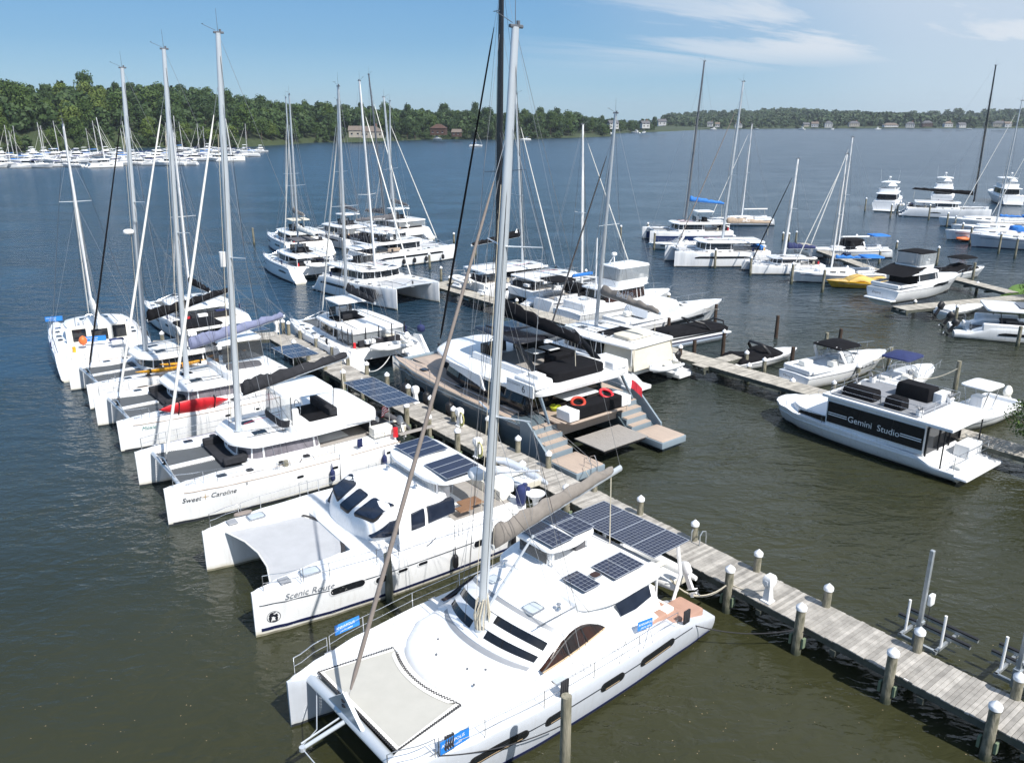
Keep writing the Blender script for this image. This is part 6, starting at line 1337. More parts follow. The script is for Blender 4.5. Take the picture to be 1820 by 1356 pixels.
q = at(690, 436, .8); o_, _ = cat('sailing_catamaran', 'white catamaran wedged between the outer group boats with the darkest tallest mast', (q.x, q.y), 314, 12.6, 6.8, lat=0, end='mid', fb=1.7, cz=1.2, mast=(-.02, 23.6), mm='mast_dark', band=((-.3, .3, 1.1, 1.35),), roof_aft=-.36, bag='grey_fabric', boom=4.5, spr=(.5,), mrake=6.6, bz=5.2)

# ------------------------------------------------------------------ middle group behind the grey catamaran
p = at(804, 520, .3); d1, _ = cat('sailing_catamaran', 'white catamaran with black boom cover bearing a small sail mark, dinghy at its stern', (p.x, p.y), 34, 13.2, 7.0, lat=1.8, end='stern', fb=1.7, w=1.9, cab=(-.12, .20), cw=.36, cz=1.3, mast=(.10, 20.3), band=((-.3, .3, 1.0, 1.25),), roof_aft=-.38, bag='black_fabric', boom=6.2, bup=-.5, spr=(.42,), davit='white dinghy with motor on davits behind the catamaran with the black boom cover', stripe=None, bz=5.9, roofw=.35)
b = MB(); b.face((0, 1, 2)); bx_, bz_ = .35, 6.35
b.v = [(bx_, -.36, bz_), (bx_ - .35, -.36, bz_), (bx_ - .1, -.36, bz_ + .5)]; b.build('sail_mark', 'sign_white', d1, sharp=0)
t = MB().ring([[(0, 0, 0), (0, 0, .45)], [(-.3, .05, -.3), (-.32, .05, .1)], [(-.55, -.02, -.55), (-.5, 0, -.35)]], closed=False).build('flag', 'lime', None, 0); t.location = W_(d1, -1.8, -.5, 5.2); tag(t, 'small yellow flag hanging under the black boom cover', 'flag')
p = at(960, 552, .3); d2, _ = mono('sailboat', 'white sailboat with black canvas dodger and bimini, moored bow out from the pier', (p.x, p.y), 36, 12.5, 4.0, end='stern', fb=1.35, mast=17.4, mx=-.08, bag=None, boom=4.6, bimini=True, bimm='black_fabric', dodger='black_fabric', mm='mast_white', r=.11)
slab(d2, 'side_cover', 'black_fabric', rect(-3.2, -1.6, -2.05, -1.95), 1.3, 2.0, ch=0)
q = at(900, 535, .3); s2, _ = cat('sailing_catamaran', 'white catamaran with radome and wind deflector between the dinghy boat and the sailboat', (q.x, q.y), 36, 11.5, 6.2, lat=.5, end='stern', fb=1.5, cz=1.2, mast=None, win='ports', roof_aft=-.36)
p = at(1005, 572, .3)
def trawler():
    t, hl = motor('trawler', 'white trawler yacht with a clear enclosed flybridge and varnished window frames', (p.x, p.y), 37, 13.0, 4.3, 'stern', fb=1.7, wind=False, seats=False, coaming=False, rake=.6)
    flybridge(t, 13.0, 4.3, 1.7, (-.22, .20), 1.7, fly=(-.12, .22), top=(.05,), encl='clear_vinyl', glass='glass_brown', mull=5)
    slab(t, 'aft_cabin', 'gelcoat', rect(-5.6, -2.9, -1.6, 1.6), 1.2, 2.05, .05, .12); hatch(t, -4.3, 0, 2.12, .8, .8); rail(t, [(-6.3, 1.8, 1.3), (-6.3, -1.8, 1.3)], .75, name='stern_rail'); rail(t, [(-6.3, 1.9, 1.25), (-2.8, 2.05, 1.35)], .7); rail(t, [(-6.3, -1.9, 1.25), (-2.8, -2.05, 1.35)], .7)
    MB().tube([(-2.9, 0, 2.1), (-2.9, 0, 7.6)], [.09, .06], 8).build('mast', 'mast_white', t); MB().tube([(-2.95, 0, 4.0), (-6.2, 0, 4.6)], [.07, .05], 8).build('boom', 'mast_white', t); plain(t, 'boom_cover', 'blue_fabric', (-4.6, 0, 4.45), (2.4, .2, .25)); return t
d3 = trawler()
p = at(1085, 598, .3)
d5, hd5 = motor('sport_cruiser', 'sleek white sport cruiser with black side windows and a glazed hard top', (p.x, p.y), 36, 12.4, 3.8, 'stern', fb=1.75, wind=False, cabin=(-.02, 1.12), winband=(-.12, .34, .75, 1.12), rails=True, stripe=None, rake=1.6)
MB().pad(chaikin(sym([(1.6, .9), (.2, 1.55), (-3.4, 1.6)]), 2), [(0, 1.7), (.1, 2.25), (.5, 2.9)], lambda x, y: -.10 * max(0, x + .8) ** 1.6, .15, 5).build('hard_top', 'gelcoat', d5, 60)
for sg in (1, -1): MB().ring([[(1.7, sg * .95, 1.95), (.2, sg * 1.55, 1.95), (-.9, sg * 1.6, 1.95)], [(1.0, sg * .9, 2.25), (.2, sg * 1.42, 2.5), (-.9, sg * 1.48, 2.6)]], closed=False).build('windshield', 'clear_vinyl', d5)
MB().ring([[(2.15, -.8, 1.95), (2.3, 0, 1.98), (2.15, .8, 1.95)], [(1.2, -.75, 2.3), (1.3, 0, 2.36), (1.2, .75, 2.3)]], closed=False).build('windshield', 'glass_blue', d5)
# pontoon boat
def pontoon():
    q = at(1180, 622, .1); L = 7.6; t = base('pontoon_boat', 'pontoon boat under a dark canvas cover with a black arch', 'pontoon boat', (q.x, q.y), 32, L, -1.1, 'stern')
    for y in (-1.0, 0, 1.0): MB().tube([(-L / 2, y, .25), (L / 2 - .9, y, .25), (L / 2, y, .45)], [.32, .32, .08], 12).build('pontoon', 'steel' if y else 'steel', t)
    plain(t, 'deck', 'gelcoat', (0, 0, .62), (L - .2, 2.5, .12))
    o = chaikin(rect(-L / 2 + .2, L / 2 - .4, -1.25, 1.25), 2)
    MB().ring([[(x, y, .66) for x, y in o], [(x, y, 1.05) for x, y in o]], cap=(False, False)).build('side_panel', 'gelcoat', t); MB().ring([[(x * 1.004, y * 1.01, .78) for x, y in o], [(x * 1.004, y * 1.01, .92) for x, y in o]], cap=(False, False)).build('side_stripe', 'black_gloss', t); MB().ring([[(x * 1.004, y * 1.01, .50) for x, y in o], [(x * 1.004, y * 1.01, .60) for x, y in o]], cap=(False, False)).build('side_stripe', 'stripe_navy', t)
    MB().pad(o, [(-.04, .98), (-.02, 1.12), (.4, 1.38)], lambda x, y: .07 * math.sin(x * 1.7), .16, 4).build('boat_cover', 'black_fabric', t, 50)
    MB().tube([(1.2, -1.2, 1.1), (.4, -1.2, 1.75), (-.2, -.8, 1.95), (-.2, .8, 1.95), (.4, 1.2, 1.75), (1.2, 1.2, 1.1)], .08, 8).build('arch', 'black', t); MB().tube([(2.9, -1.1, 1.05), (3.3, -.6, 1.5), (3.3, .6, 1.5), (2.9, 1.1, 1.05)], .07, 8).build('arch', 'black', t)
    plain(t, 'engine_box', 'black', (-L / 2 - .1, 0, .8), (.5, .5, .6), bevel=.08); return t
pontoon()
p = at(1275, 652, .1); motor('runabout', 'small white runabout under a fitted black cover with a folded black tower', (p.x, p.y), 28, 6.4, 2.4, 'stern', fb=.85, wind=False, cover='black_fabric', coverx=(-.42, .36), arch=(-.02, .95, 'black'), rails=False, lat=.8)
p = at(1395, 682, .1)
d8, hd8 = motor('cabin_cruiser', 'white cabin cruiser with an open cockpit, white arch and black folded canopy', (p.x, p.y), 30, 8.8, 3.0, 'stern', lat=.6, fb=1.35, cabin=(.06, 1.08), arch=(-.12, 1.25, 'gelcoat'), bimini=(-.16, .14, 1.35, 'black_fabric'), rake=1.1)
hull = MB(); flat_text(d8, 'Mercy Sea', .26, (-4.52, .75, .70), (0, -1, 0), (0, 0, 1), 'ink', .2)
for x in (1.0, 1.6, 2.2): 
    for sg in (1, -1): hd8.patch(MB(), sg, x, x + .3, .88, 1.0).build('porthole', 'glass', hd8.obj)

# ------------------------------------------------------------------ houseboat
def studio():
    L, B = 11.4, 4.5; t = base('houseboat', 'white two deck houseboat with black windows lettered Gemini Studio', 'houseboat', at(1383, 745), 127.5, L, .9, 'bow', shift=.1); a = -L / 2
    hl = Hull(L, B, [(a, .62), (a + 1.2, .66), (a + 2.0, 1.0), (0, 1.12), (L / 2, 1.25)], 0, .4, [(0, .94), (.1, .98), (.6, 1), (.8, .94), (.92, .70), (.98, .45), (1, .22)], .35, .25)
    hl.obj = hl.add(MB()).build('hull', ['gelcoat', 'antifoul'], t, 40)
    for sg in (1, -1): hl.patch(MB(), sg, a + .1, L * .47, .02, .17, off=.01, round_=False).build('boot_stripe', 'black', hl.obj); hl.patch(MB(), sg, a + 2, L * .48, .82, .87, off=.03, round_=False).build('rub_rail', 'gelcoat', hl.obj)
    xa, xf, hw = a + 1.75, 1.75, 2.1
    w_ = MB().box(((xa + xf) / 2, 0, 1.95), (xf - xa, hw * 2, 1.75)).build('cabin_wall', 'gelcoat', t, bevel=.03)
    slab(t, 'foredeck_trunk', 'gelcoat', [(xf - .1, 1.95), (3.6, 1.8), (4.6, 1.1), (4.6, -1.1), (3.6, -1.8), (xf - .1, -1.95)], 1.05, 1.62, .05, .15)
    for sg in (1, -1):
        MB().box(((xa + xf) / 2 - .03, sg * (hw + .02), 1.97), (xf - xa - .14, .05, 1.22)).build('window', 'black_gloss', w_, bevel=.01)
        MB().ring([[(xf + .02, sg * 2.0, 1.22), (3.7, sg * 1.83, 1.25), (3.6, sg * 1.81, 1.42), (xf + .02, sg * 1.98, 1.55)], [(xf + .02, sg * 1.9, 1.22), (3.7, sg * 1.7, 1.25), (3.6, sg * 1.7, 1.42), (xf + .02, sg * 1.9, 1.55)]]).build('window', 'black_gloss', t)
        for z in (1.95, 1.83): 
            MB().box((xf - .75, sg * (hw + .055), z - .0), (1.15, .01, .05)).build('side_stripe', 'sign_white', t); MB().box((xa + .70, sg * (hw + .055), z - .0), (1.15, .01, .05)).build('side_stripe', 'sign_white', t)
        for x in (-2.2, -.3): MB().box((x, sg * (hw + .05), 1.97), (.03, .01, 1.2)).build('window_seam', 'black', t)
    for sg in (1, -1): flat_text(t, 'Gemini  Studio', .50, (-1.15, sg * (hw + .07), 1.72), (-sg, 0, 0), (0, 0, 1), 'sign_white', align='CENTER')
    slab(t, 'cabin_roof', 'gelcoat', rect(a + .35, xf + .25, -2.28, 2.28), 2.83, 3.0, .03, ch=0, rnd=.03); slab(t, 'roof_deck', 'nonskid', rect(a + 2.3, xf - .1, -2.05, 2.05), 3.0, 3.06, ch=1, rnd=.01)
    mat('deck_grey', (.22, .23, .25), .8, var=.1); KIDN = kids(t)[-1]; KIDN.data.materials.clear(); KIDN.data.materials.append(MAT['deck_grey'])
    for sg in (1, -1): rail(t, [(x, sg * 2.05, 3.05) for x in [a + 2.1 + 1.15 * k for k in range(5)] + [xf - .1]], .62, gap=1.5, r=.02)
    rail(t, [(xf - .1, y, 3.05) for y in (-2.05, -.7, .7, 2.05)], .62, gap=1.2, r=.02); rail(t, [(a + 2.1, y, 3.05) for y in (-2.05, -.7, .7, 2.05)], .62, gap=1.2, r=.02)
    for c, d in (((.2, 1.35, 3.33), (1.9, .9, .55)), ((-1.9, 1.45, 3.36), (1.0, .9, .6)), ((-1.7, -1.15, 3.45), (1.9, 1.3, .75))): MB().pad(chaikin(rect(c[0] - d[0] / 2, c[0] + d[0] / 2, c[1] - d[1] / 2, c[1] + d[1] / 2), 1), [(0, 3.06), (.03, c[2] + d[2] * .3), (.12, c[2] + d[2] * .5)], lambda x, y: .05 * math.sin(x * 3 + y * 4), .03).build('covered_furniture', 'black_fabric', t, 50)
    for c in ((-2.9, -1.5, 3.3),): plain(t, 'bar_counter', 'gelcoat', c, (.5, 1.0, .6), bevel=.04)
    for x, y in ((xf - .5, -1.7), (a + 2.4, 1.7), (a + 2.4, -1.7), (xf - .5, .0)):
        b = MB(); rg = random.Random(int(x * 7))
        for k in range(22):
            th = rg.uniform(0, 6.28); b.tube([(x, y, 3.3), (x + .15 * math.cos(th), y + .15 * math.sin(th), 3.5), (x + .32 * math.cos(th), y + .32 * math.sin(th), 3.5 + rg.uniform(0, .25))], [.02, .018, .004], 4)
        pt_ = MB().cyl((x, y, 3.06), .17, .28, 10, .2).build('planter', 'plastic_white', t); b.build('plant', 'ink_grey', pt_)
    # stern porch
    MB().box((a + 1.72, 0, 1.85), (.05, 3.9, 1.5)).build('glass_door', 'glass', t); b = MB()
    for y in (-1.9, -.7, .5, 1.9): b.box((a + 1.68, y, 1.85), (.07, .08, 1.7))
    b.build('door_frame', 'black', t)
    for y in (-2.1, 2.1): MB().tube([(a + .75, y, .7), (a + .75, y, 2.85)], .04, 6).build('porch_post', 'black', t)
    plain(t, 'stern_locker', 'gelcoat', (a + .75, -.9, 1.05), (.8, 1.5, .75)); rail(t, [(a + .15, y, .65) for y in (-1.9, -.6, .6, 1.9)], .8, gap=1, r=.02, name='stern_rail')
    slab(t, 'swim_platform', 'gelcoat', rect(a - .65, a + .1, -2.1, 2.1), .40, .52, ch=1); b = MB(); b.box((a + .2, 1.3, .78), (.5, .5, .2)); b.build('folded_towel', 'white_sail', t, bevel=.08)
    rail(t, edge(hl, 1, 1.9, 4.4, .1, 5), .45, r=.015, lines=(1,)); rail(t, edge(hl, -1, 1.9, 4.4, .1, 5), .45, r=.015, lines=(1,)); return t
studio()
p = at(1604, 688, .2); motor('runabout', 'white boat with a navy bimini glimpsed behind the houseboat roof', (p.x, p.y), 40, 6.4, 2.5, 'mid', fb=1.1, bimini=(-.3, .08, 1.6, 'navy_fabric'), rails=True)
p = at(1735, 742, .3); motor('center_console', 'white open boat with a white hard T-top and a beige outboard', (p.x, p.y), 215, 7.2, 2.5, 'mid', fb=.95, wind=False, ttop=True, ob=1, obm='offwhite', seats=False, swim=False)

# ------------------------------------------------------------------ right side: small power boats
p = at(1690, 585, .3)
def power_cat():
    L, B = 10.5, 4.6; t = base('power_catamaran', 'white power catamaran with a dark solar roof and two black outboards', 'power catamaran', (p.x, p.y), -20, L, 0, 'stern'); a = -L / 2
    hs = twin_hulls(t, L, B, 1.5, [(a, .5), (a + 1.2, .55), (a + 2.6, 1.15), (L / 2, 1.35)], ('gelcoat', 'antifoul'))
    bridgedeck(t, L, B, 1.5, a + 1.0, L * .4, .62, .3); slab(t, 'cockpit_floor', 'black', rect(a + 1.3, 1, -1.3, 1.3), .63, .66, ch=0, rnd=.01)
    for hl in hs:
        sg = 1 if hl.y0 > 0 else -1; MB().box((a + 3.7, sg * 2.05, 1.15), (3.4, .35, .7)).build('coaming', 'gelcoat', t, bevel=.1); hl.patch(MB(), sg, -2.0, 2.5, .55, .8, ends=(.5, .5)).build('hull_window', 'glass', hl.obj)
        outboard(t, a + .15, sg * 1.45, .85, 0, .95, 'black', 30); plain(t, 'stern_step', 'nonskid', (a + .6, sg * 1.5, .5), (.9, 1.0, .1)); rail(t, [(a + 1.2, sg * 1.2, .62), (a + 1.2, sg * 2.0, .62)], .7, r=.02, name='stern_rail')
    plain(t, 'seat', 'charcoal_fabric', (a + 4.5, .6, 1.0), (1.4, 1.6, .7), bevel=.1); plain(t, 'galley', 'black', (a + 4.6, -1.0, 1.1), (1.2, .7, .9)); plain(t, 'cooler', 'plastic_white', (a + 1.1, .2, .85), (.5, .9, .45))
    slab(t, 'hard_top', 'gelcoat', rect(a + 2.2, L * .28, -2.1, 2.1), 2.55, 2.7, .06); panel(t, 1.2, 0, 2.82, 3.4, 2.6, 3, 2); b = MB()
    for x in (a + 3.2, 0, 2.4):
        for sg in (1, -1): b.tube([(x + .3, sg * 2.0, 1.2), (x, sg * 1.8, 2.56)], .04, 6)
    b.build('top_post', 'black', t); slab(t, 'cabin', 'gelcoat', rect(1.4, 4.0, -1.7, 1.7), 1.1, 2.0, .06, .15); MB().box((1.4, 0, 2.1), (.06, 3.2, .8)).build('windshield', 'clear_vinyl', t); return t
power_cat()
p = at(1672, 553, 1.0); motor('skiff', 'small white open skiff with a black outboard on a low lift', (p.x, p.y), 26, 5.2, 1.9, 'stern', fb=.55, z0=.55, wind=False, ob=1, swim=False, rails=False, seats=False)
p = at(1552, 528, 1.3)
e3, he3 = motor('flybridge_cruiser', 'white flybridge cruiser with black canvas tops raised on a lift', (p.x, p.y), 31, 11.2, 3.9, 'stern', lat=.8, fb=1.7, z0=1.0, wind=False, seats=False, cabin=(.0, 1.08), stripe=None)
flybridge(e3, 11.2, 3.9, 1.7, (-.20, .16), 1.15, fly=(-.20, .06), top=(.02,), topm='black_fabric', encl='clear_vinyl', mast_=False, cock=True)
MB().ring([[(-2.3 + q, y * .9, 3.2) for q, y in ((0, -1.8), (.9, -1.9), (.9, 1.9), (0, 1.8))], [(-4.9 + q, y * .9, 2.55) for q, y in ((0, -1.8), (.9, -1.9), (.9, 1.9), (0, 1.8))]]).build('cockpit_awning', 'black_fabric', e3); MB().box((-2.4, 0, 2.2), (.1, 3.0, 1.5)).build('cockpit_curtain', 'black_fabric', e3)
flat_text(e3, 'Encore', .34, (-5.66, 1.0, .75), (0, -1, 0), (0, 0, 1), 'ink', .3)
for sg in (1, -1): he3.patch(MB(), sg, -.2, 2.8, 1.15, 1.5, ends=(.8, .4)).build('hull_window', 'glass', he3.obj)
p = at(1650, 500, .5); motor('runabout', 'dark covered runabout with a black bimini behind the lifted cruiser', (p.x + 1, p.y + 2), 25, 8.4, 2.7, 'stern', fb=1.15, wind=False, cover='black_fabric', bimini=(-.05, .3, 1.5, 'black_fabric'))
p = at(1480, 508, .2); motor('speedboat', 'yellow and white speedboat under a tan cover', (p.x, p.y), 178, 6.6, 2.4, 'bow', fb=.85, m=('hull_yellow', 'antifoul'), wind=False, cover='yellow_canvas', coverx=(-.45, .30), rails=False, rake=.8)
p = at(1553, 446, .5); motor('cuddy_boat', 'dark hulled cuddy boat with a black canvas enclosure', (p.x, p.y), 30, 7.4, 2.7, 'bow', fb=1.2, m=('hull_navy', 'antifoul'), wind=True, cabin=(.05, 1.1), bimini=(-.38, .02, 1.35, 'black_fabric'), arch=(-.02, 1.2, 'gelcoat'))
MB().ring([[(x, y, 1.1) for x, y in rect(-2.9, 0, -1.1, 1.1)], [(x, y, 2.45) for x, y in rect(-2.7, 0, -1.05, 1.05)]], cap=(False, False)).build('canvas_enclosure', 'black_fabric', [o for o in C.objects if o.name.startswith('cuddy_boat')][0])

# boats moored left of them
p = at(1408, 500, .1); mono('sailboat', 'white monohull sailboat with a bright blue sail cover and blue awning', (p.x, p.y), 181, 10.6, 3.4, fb=1.15, mast=14.2, mx=.09, bag='blue_fabric', bimini=True, bimm='blue_fabric', mm='mast_white', stripe='stripe_navy', boom=4.2, mrake=1.0)
p = at(1333, 487, .1); cat('sailing_catamaran', 'small white catamaran with a navy sail cover, slim open bow', (p.x, p.y), 183, 10.4, 4.3, lat=1.6, fb=1.05, w=1.1, nac=.30, cab=(-.1, .2), cw=.34, cz=.8, mast=(.06, 13.4), win='none', roof_aft=-.20, bag='navy_fabric', boom=3.6, spr=(.5,), mm='mast_white', jib='black_fabric', tramp='tramp_white', mrake=2.5, bz=2.9)
p = at(1198, 475, .0); cat('sailing_catamaran', 'white catamaran with a long dark hull window and a tan lettered boom cover', (p.x, p.y), 184, 13.6, 6.8, lat=2.5, fb=1.85, w=1.9, nac=.22, cab=(-.06, .22), cw=.36, cz=1.35, mast=(-.0, 22.2), band=((-.2, .32, 1.15, 1.42),), roof_aft=-.36, bag='tan_fabric', bagtext=('BALI', .5, 'sign_white'), boom=6.0, bup=-.1, jib='taupe_sail', spr=(.42,), tramp='tramp_white', glass='glass', seats='blue_fabric', bz=5.2)
p = at(1148, 418, .9); e11, h11 = cat('sailing_catamaran', 'white catamaran with a navy lower hull and a blue sail cover', (p.x, p.y), 184, 14.0, 7.0, lat=0, fb=1.7, w=1.9, nac=.22, cab=(-.1, .2), cw=.38, cz=1.3, mast=(.07, 25.8), win='none', roof_aft=-.38, bag='blue_fabric', boom=5.6, bup=-.5, jib=None, spr=(.45, .7), mm='mast_dark', fly=(-1.4, 'gelcoat', .3), bz=6.0)
for hl_ in h11:
    for sg in (1, -1): hl_.patch(MB(), sg, -5.5, 6.4, .12, 1.15, off=.01, round_=False).build('hull_band', 'hull_navy', hl_.obj)
p = at(1143, 425, .5); motor('speedboat', 'small white speedboat with a wakeboard tower lying before the blue hulled catamaran', (p.x + .5, p.y - 7), 180, 7.6, 2.5, 'bow', fb=.95, arch=(-.02, 1.2, 'gelcoat'), stripe='wide', seats=True)
p = at(1440, 452, .5); mono('sailboat', 'white sailboat with a blue bimini behind the navy covered catamaran', (p.x, p.y), 183, 11.0, 3.5, fb=1.2, mast=15.6, mx=.16, bag=None, boom=0, bimini=True, mm='mast_white', stripe='stripe_navy', jr=.08, mrake=.5)
p = at(1340, 410, .9); mono('sailboat', 'white sailboat beyond the catamarans flying a small red flag on its mast', (p.x + 2, p.y + 14), 183, 11.0, 3.5, 'mid', fb=1.2, mast=17.0, mx=.02, bag=None, boom=0, mm='mast_white', mrake=1.5)

# far right group: motor yachts and long sailing yachts
def yacht(label, px, py, hd, L, b_, fb=2.2, top=True, dark='glass'):
    q = at(px, py); t, hl = motor('motor_yacht', label, (q.x, q.y), hd, L, b_, 'stern', fb=fb, wind=False, seats=False, coaming=False, rake=1.8, lat=0)
    flybridge(t, L, b_, fb, (-.30, .20), 1.8, fly=(-.26, .08), top=(.25,), topm='gelcoat', encl=None, mull=4, flyz=.8, cock=True)
    MB().box((-L * .31, 0, fb * .8 + .9), (.1, b_ * .66, 1.0)).build('saloon_door', 'glass', t); plain(t, 'transom', 'gelcoat', (-L * .485, 0, fb * .55), (.25, b_ * .82, fb * .9), bevel=.08)
    MB().pad(chaikin(rect(-L * .24, -L * .10, -b_ * .3, b_ * .05), 2), [(0, fb + 2.6), (.3, fb + 3.0)], crown=.2).build('tender', 'gelcoat', t); return t
yacht('white motor yacht seen from astern, left of the pair', 1569, 377, 60, 16.5, 5.0)
yacht('white motor yacht with beige bridge canvas, right of the pair', 1672, 365, 62, 15.0, 4.8)
yacht('white motor yacht cut off by the right edge of the view', 1800, 366, 75, 15.5, 4.8)
p = at(1597, 384); o_, hh = cat('sailing_catamaran', 'white catamaran with a tall black mast and long black boom on the far right', (p.x, p.y), -24, 15.5, 7.2, lat=-2.6, end='stern', fb=1.7, w=1.9, cab=(-.10, .14), cw=.34, cz=1.1, mast=(.31, 27), mrake=.5, band=((-.16, -.04, .85, 1.05),), roof_aft=-.34, bag='black_fabric', boom=10.5, bup=.8, mm='carbon', jib=None, spr=(.35, .66), bagtext=None, davit='grey dinghy behind the catamaran with the tall black mast', seats='charcoal_fabric', bz=4.2)
for i, (px, py, hd, L, mh, cl, tx) in enumerate([
    (1672, 398, 165, 14, 0, 'grey', 'low white racing yacht with dark folded sail bundles beside the black masted catamaran'), (1694, 412, 166, 13.5, 20.5, 'blue', 'white sailing yacht with a square pale bow and tall grey mast on the far right'),
    (1684, 422, 164, 14.5, 0, 'blue', 'long pale sailboat with a pointed bow in the far right row'), (1728, 434, 162, 13, 0, 'offwhite', 'long light grey hulled boat with an orange dinghy at its bow, far right'), (1760, 400, 166, 12, 19, 'blue', 'sailboat with a bright blue sail cover at the right edge')]):
    q = at(px, py, .4); mono('sailboat', tx, (q.x, q.y), hd, L, 3.9, fb=1.4 if i != 3 else 1.7, mast=mh, mx=.05, bag={'grey': 'grey_fabric', 'blue': 'blue_fabric', 'offwhite': 'white_sail'}[cl], boom=4.5, mm='mast_grey', m=('gelcoat', 'antifoul') if i != 3 else ('hull_silver', 'antifoul_navy'), stripe=None if i == 0 else 'stripe_navy', bimini=i in (1, 4), bimm='blue_fabric', dodger='blue_fabric' if i in (2, 4) else None)
p = at(1712, 424, .5); dinghy('orange inflatable dinghy at the bow of the long light grey boat', (p.x, p.y - .5, .5), 200, 3.2, 1.5, 'orange', motor=None)

# ------------------------------------------------------------------ marina on the far left and moored boats
rg = random.Random(21)
mp, _h = motor('motorboat', 'white motorboat in the far marina', (-400, 700), 0, 11, 3.6, 'mid', fb=1.5, wind=False, seats=False, coaming=False, cabin=(.0, 1.15), rails=False, swim=False)
flybridge(mp, 11, 3.6, 1.5, (-.25, .18), 1.2, fly=(-.2, .05), top=(.1,), mull=2, mast_=False)
ms, _h = mono('sailboat', 'white sailboat in the far marina', (-400, 720), 0, 11.5, 3.6, 'mid', fb=1.3, mast=15.5, mx=.05, boom=4, mm='mast_white', bag='blue_fabric')
mc, _h = motor('cabin_cruiser', 'white cabin cruiser in the far marina', (-400, 740), 0, 9, 3.0, 'mid', fb=1.4, cabin=(.05, 1.1), arch=(-.1, 1.2, 'gelcoat'), rails=False, bimini=(-.35, .02, 1.4, 'navy_fabric'))
mb, _h = cat('sailing_catamaran', 'white catamaran in the far marina', (-400, 760), 0, 12.5, 6.8, lat=0, end='mid', fb=1.7, mast=(.06, 18), detail=0, spr=(.45,), band=((-.2, -.08, .9, 1.1), (.1, .2, .9, 1.1)), mm='mast_white', cz=1.3)
used = {}
KIND = {'m': (mp, 'white two deck motorboat', 'motorboat'), 's': (ms, 'white masted sailboat', 'sailboat'), 'c': (mc, 'small white cabin cruiser', 'motorboat'), 'k': (mb, 'white twin hulled boat', 'catamaran')}
rows = [(298, -30, 85, 17, 'mcmsc'), (297, 95, 160, 32, 'cm'), (297, 185, 186, 30, 'k'), (294, 215, 340, 30, 'cmcm'), (289, 14, 330, 21, 'csmscmc'), (282, 5, 360, 20, 'mscmsmc'), (277, 60, 400, 21, 'mmscms'), (288, 318, 319, 30, 'k'), (286, 345, 420, 21, 'mcmk'), (279, 380, 445, 15, 'mcmcs'), (272, 420, 468, 14, 'cmcms'), (269, 300, 400, 24, 'msc')]
where = {0: 'left edge', 1: 'beside the leftmost tall mast', 2: 'between the tall masts', 3: 'near its right end'}
n_ = 0
for ri, (py, xa, xb, dx, ks) in enumerate(rows):
    x = xa; j = 0
    while x <= xb:
        k = ks[j % len(ks)]; pr, lb, ct = KIND[k]; q = at(x, py + rg.uniform(-1.0, 1.0))
        o = copy_tree(pr) if k in used else pr; used[k] = 1
        o.location = (q.x, q.y, 0); o.rotation_euler = (0, 0, R(rg.choice([0, 180, 200, 20, 175, 35]) + rg.uniform(-8, 8))); s = rg.uniform(.78, 1.08); o.scale = (s, s, s)
        seg_ = 0 if x < 110 else 1 if x < 230 else 2 if x < 390 else 3
        tag(o, '%s in the far marina, %s, %s row' % (lb, where[seg_], ['front', 'front', 'front', 'front', 'second', 'third', 'back', 'front', 'second', 'third', 'back', 'back'][ri]), ct, 'boats berthed in the marina across the creek')
        x += dx * rg.uniform(.9, 1.12); j += 1; n_ += 1
p = at(845, 261); o = copy_tree(ms); o.location = (p.x, p.y, 0); o.rotation_euler = (0, 0, R(10)); o.scale = (.75,) * 3; tag(o, 'lone small sailboat moored off the wooded point, behind the black mast', 'sailboat', 'boats moored off the bank')
p = at(934, 250); o = copy_tree(mc); o.location = (p.x, p.y, 0); o.rotation_euler = (0, 0, R(200)); o.scale = (1, 1, 1); tag(o, 'small white cruiser moored near the wooded point', 'motorboat', 'boats moored off the bank')
for i, (px, py) in enumerate([(778, 249), (1064, 240), (1085, 239), (1130, 237.4), (1145, 237), (1268, 231), (1345, 231), (1425, 231), (1480, 231), (1560, 231), (1722, 231)]):
    q = at(px, py); o = copy_tree([mc, mp][i % 2]); o.location = (q.x, q.y, 0); o.rotation_euler = (0, 0, R(rg.uniform(0, 360))); o.scale = (1, 1, 1)
    tag(o, 'tiny white boat by the far bank, %s' % ['by the red brown house', 'left of the point docks', 'at the point docks', 'at the tip docks', 'last of the tip docks', 'off the first far house', 'right of the dark mast', 'off the tan bungalow', 'off the gabled house', 'off the wide tan house', 'behind the black mast'][i], 'motorboat', 'boats moored off the bank')

# ------------------------------------------------------------------ docks
def dock(label, A, Bp, wd, z=1.1, m='dock_wood', pl=.145, stringer=True, name='dock', seed=1):
    A, Bp = Vector((A[0], A[1], 0)), Vector((Bp[0], Bp[1], 0)); d = Bp - A; L = d.length; t = thing(name, label, 'dock', (A.x, A.y, 0), math.degrees(math.atan2(d.y, d.x))); rg = random.Random(seed)
    b = MB(); n = int(L / pl)
    for k in range(n):
        e = rg.uniform(-.02, .02); b.box(((k + .5) * pl, e, z - .02 + rg.uniform(-.004, .004)), (pl - .012, wd + rg.uniform(-.02, .03), .04), rx=rg.uniform(-.003, .003))
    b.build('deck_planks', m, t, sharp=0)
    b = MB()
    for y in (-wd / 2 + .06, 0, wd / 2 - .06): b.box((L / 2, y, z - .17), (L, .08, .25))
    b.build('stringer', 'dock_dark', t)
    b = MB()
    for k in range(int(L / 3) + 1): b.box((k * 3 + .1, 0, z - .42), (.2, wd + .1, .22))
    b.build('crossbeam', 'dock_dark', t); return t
e0, e1_ = at(1814, 1244, 1.1), at(688.6, 686, 1.1); d_ = (e1_ - e0).normalized(); nrm = Vector((d_.y, -d_.x, 0)); nrm = nrm if nrm.y < 0 else -nrm
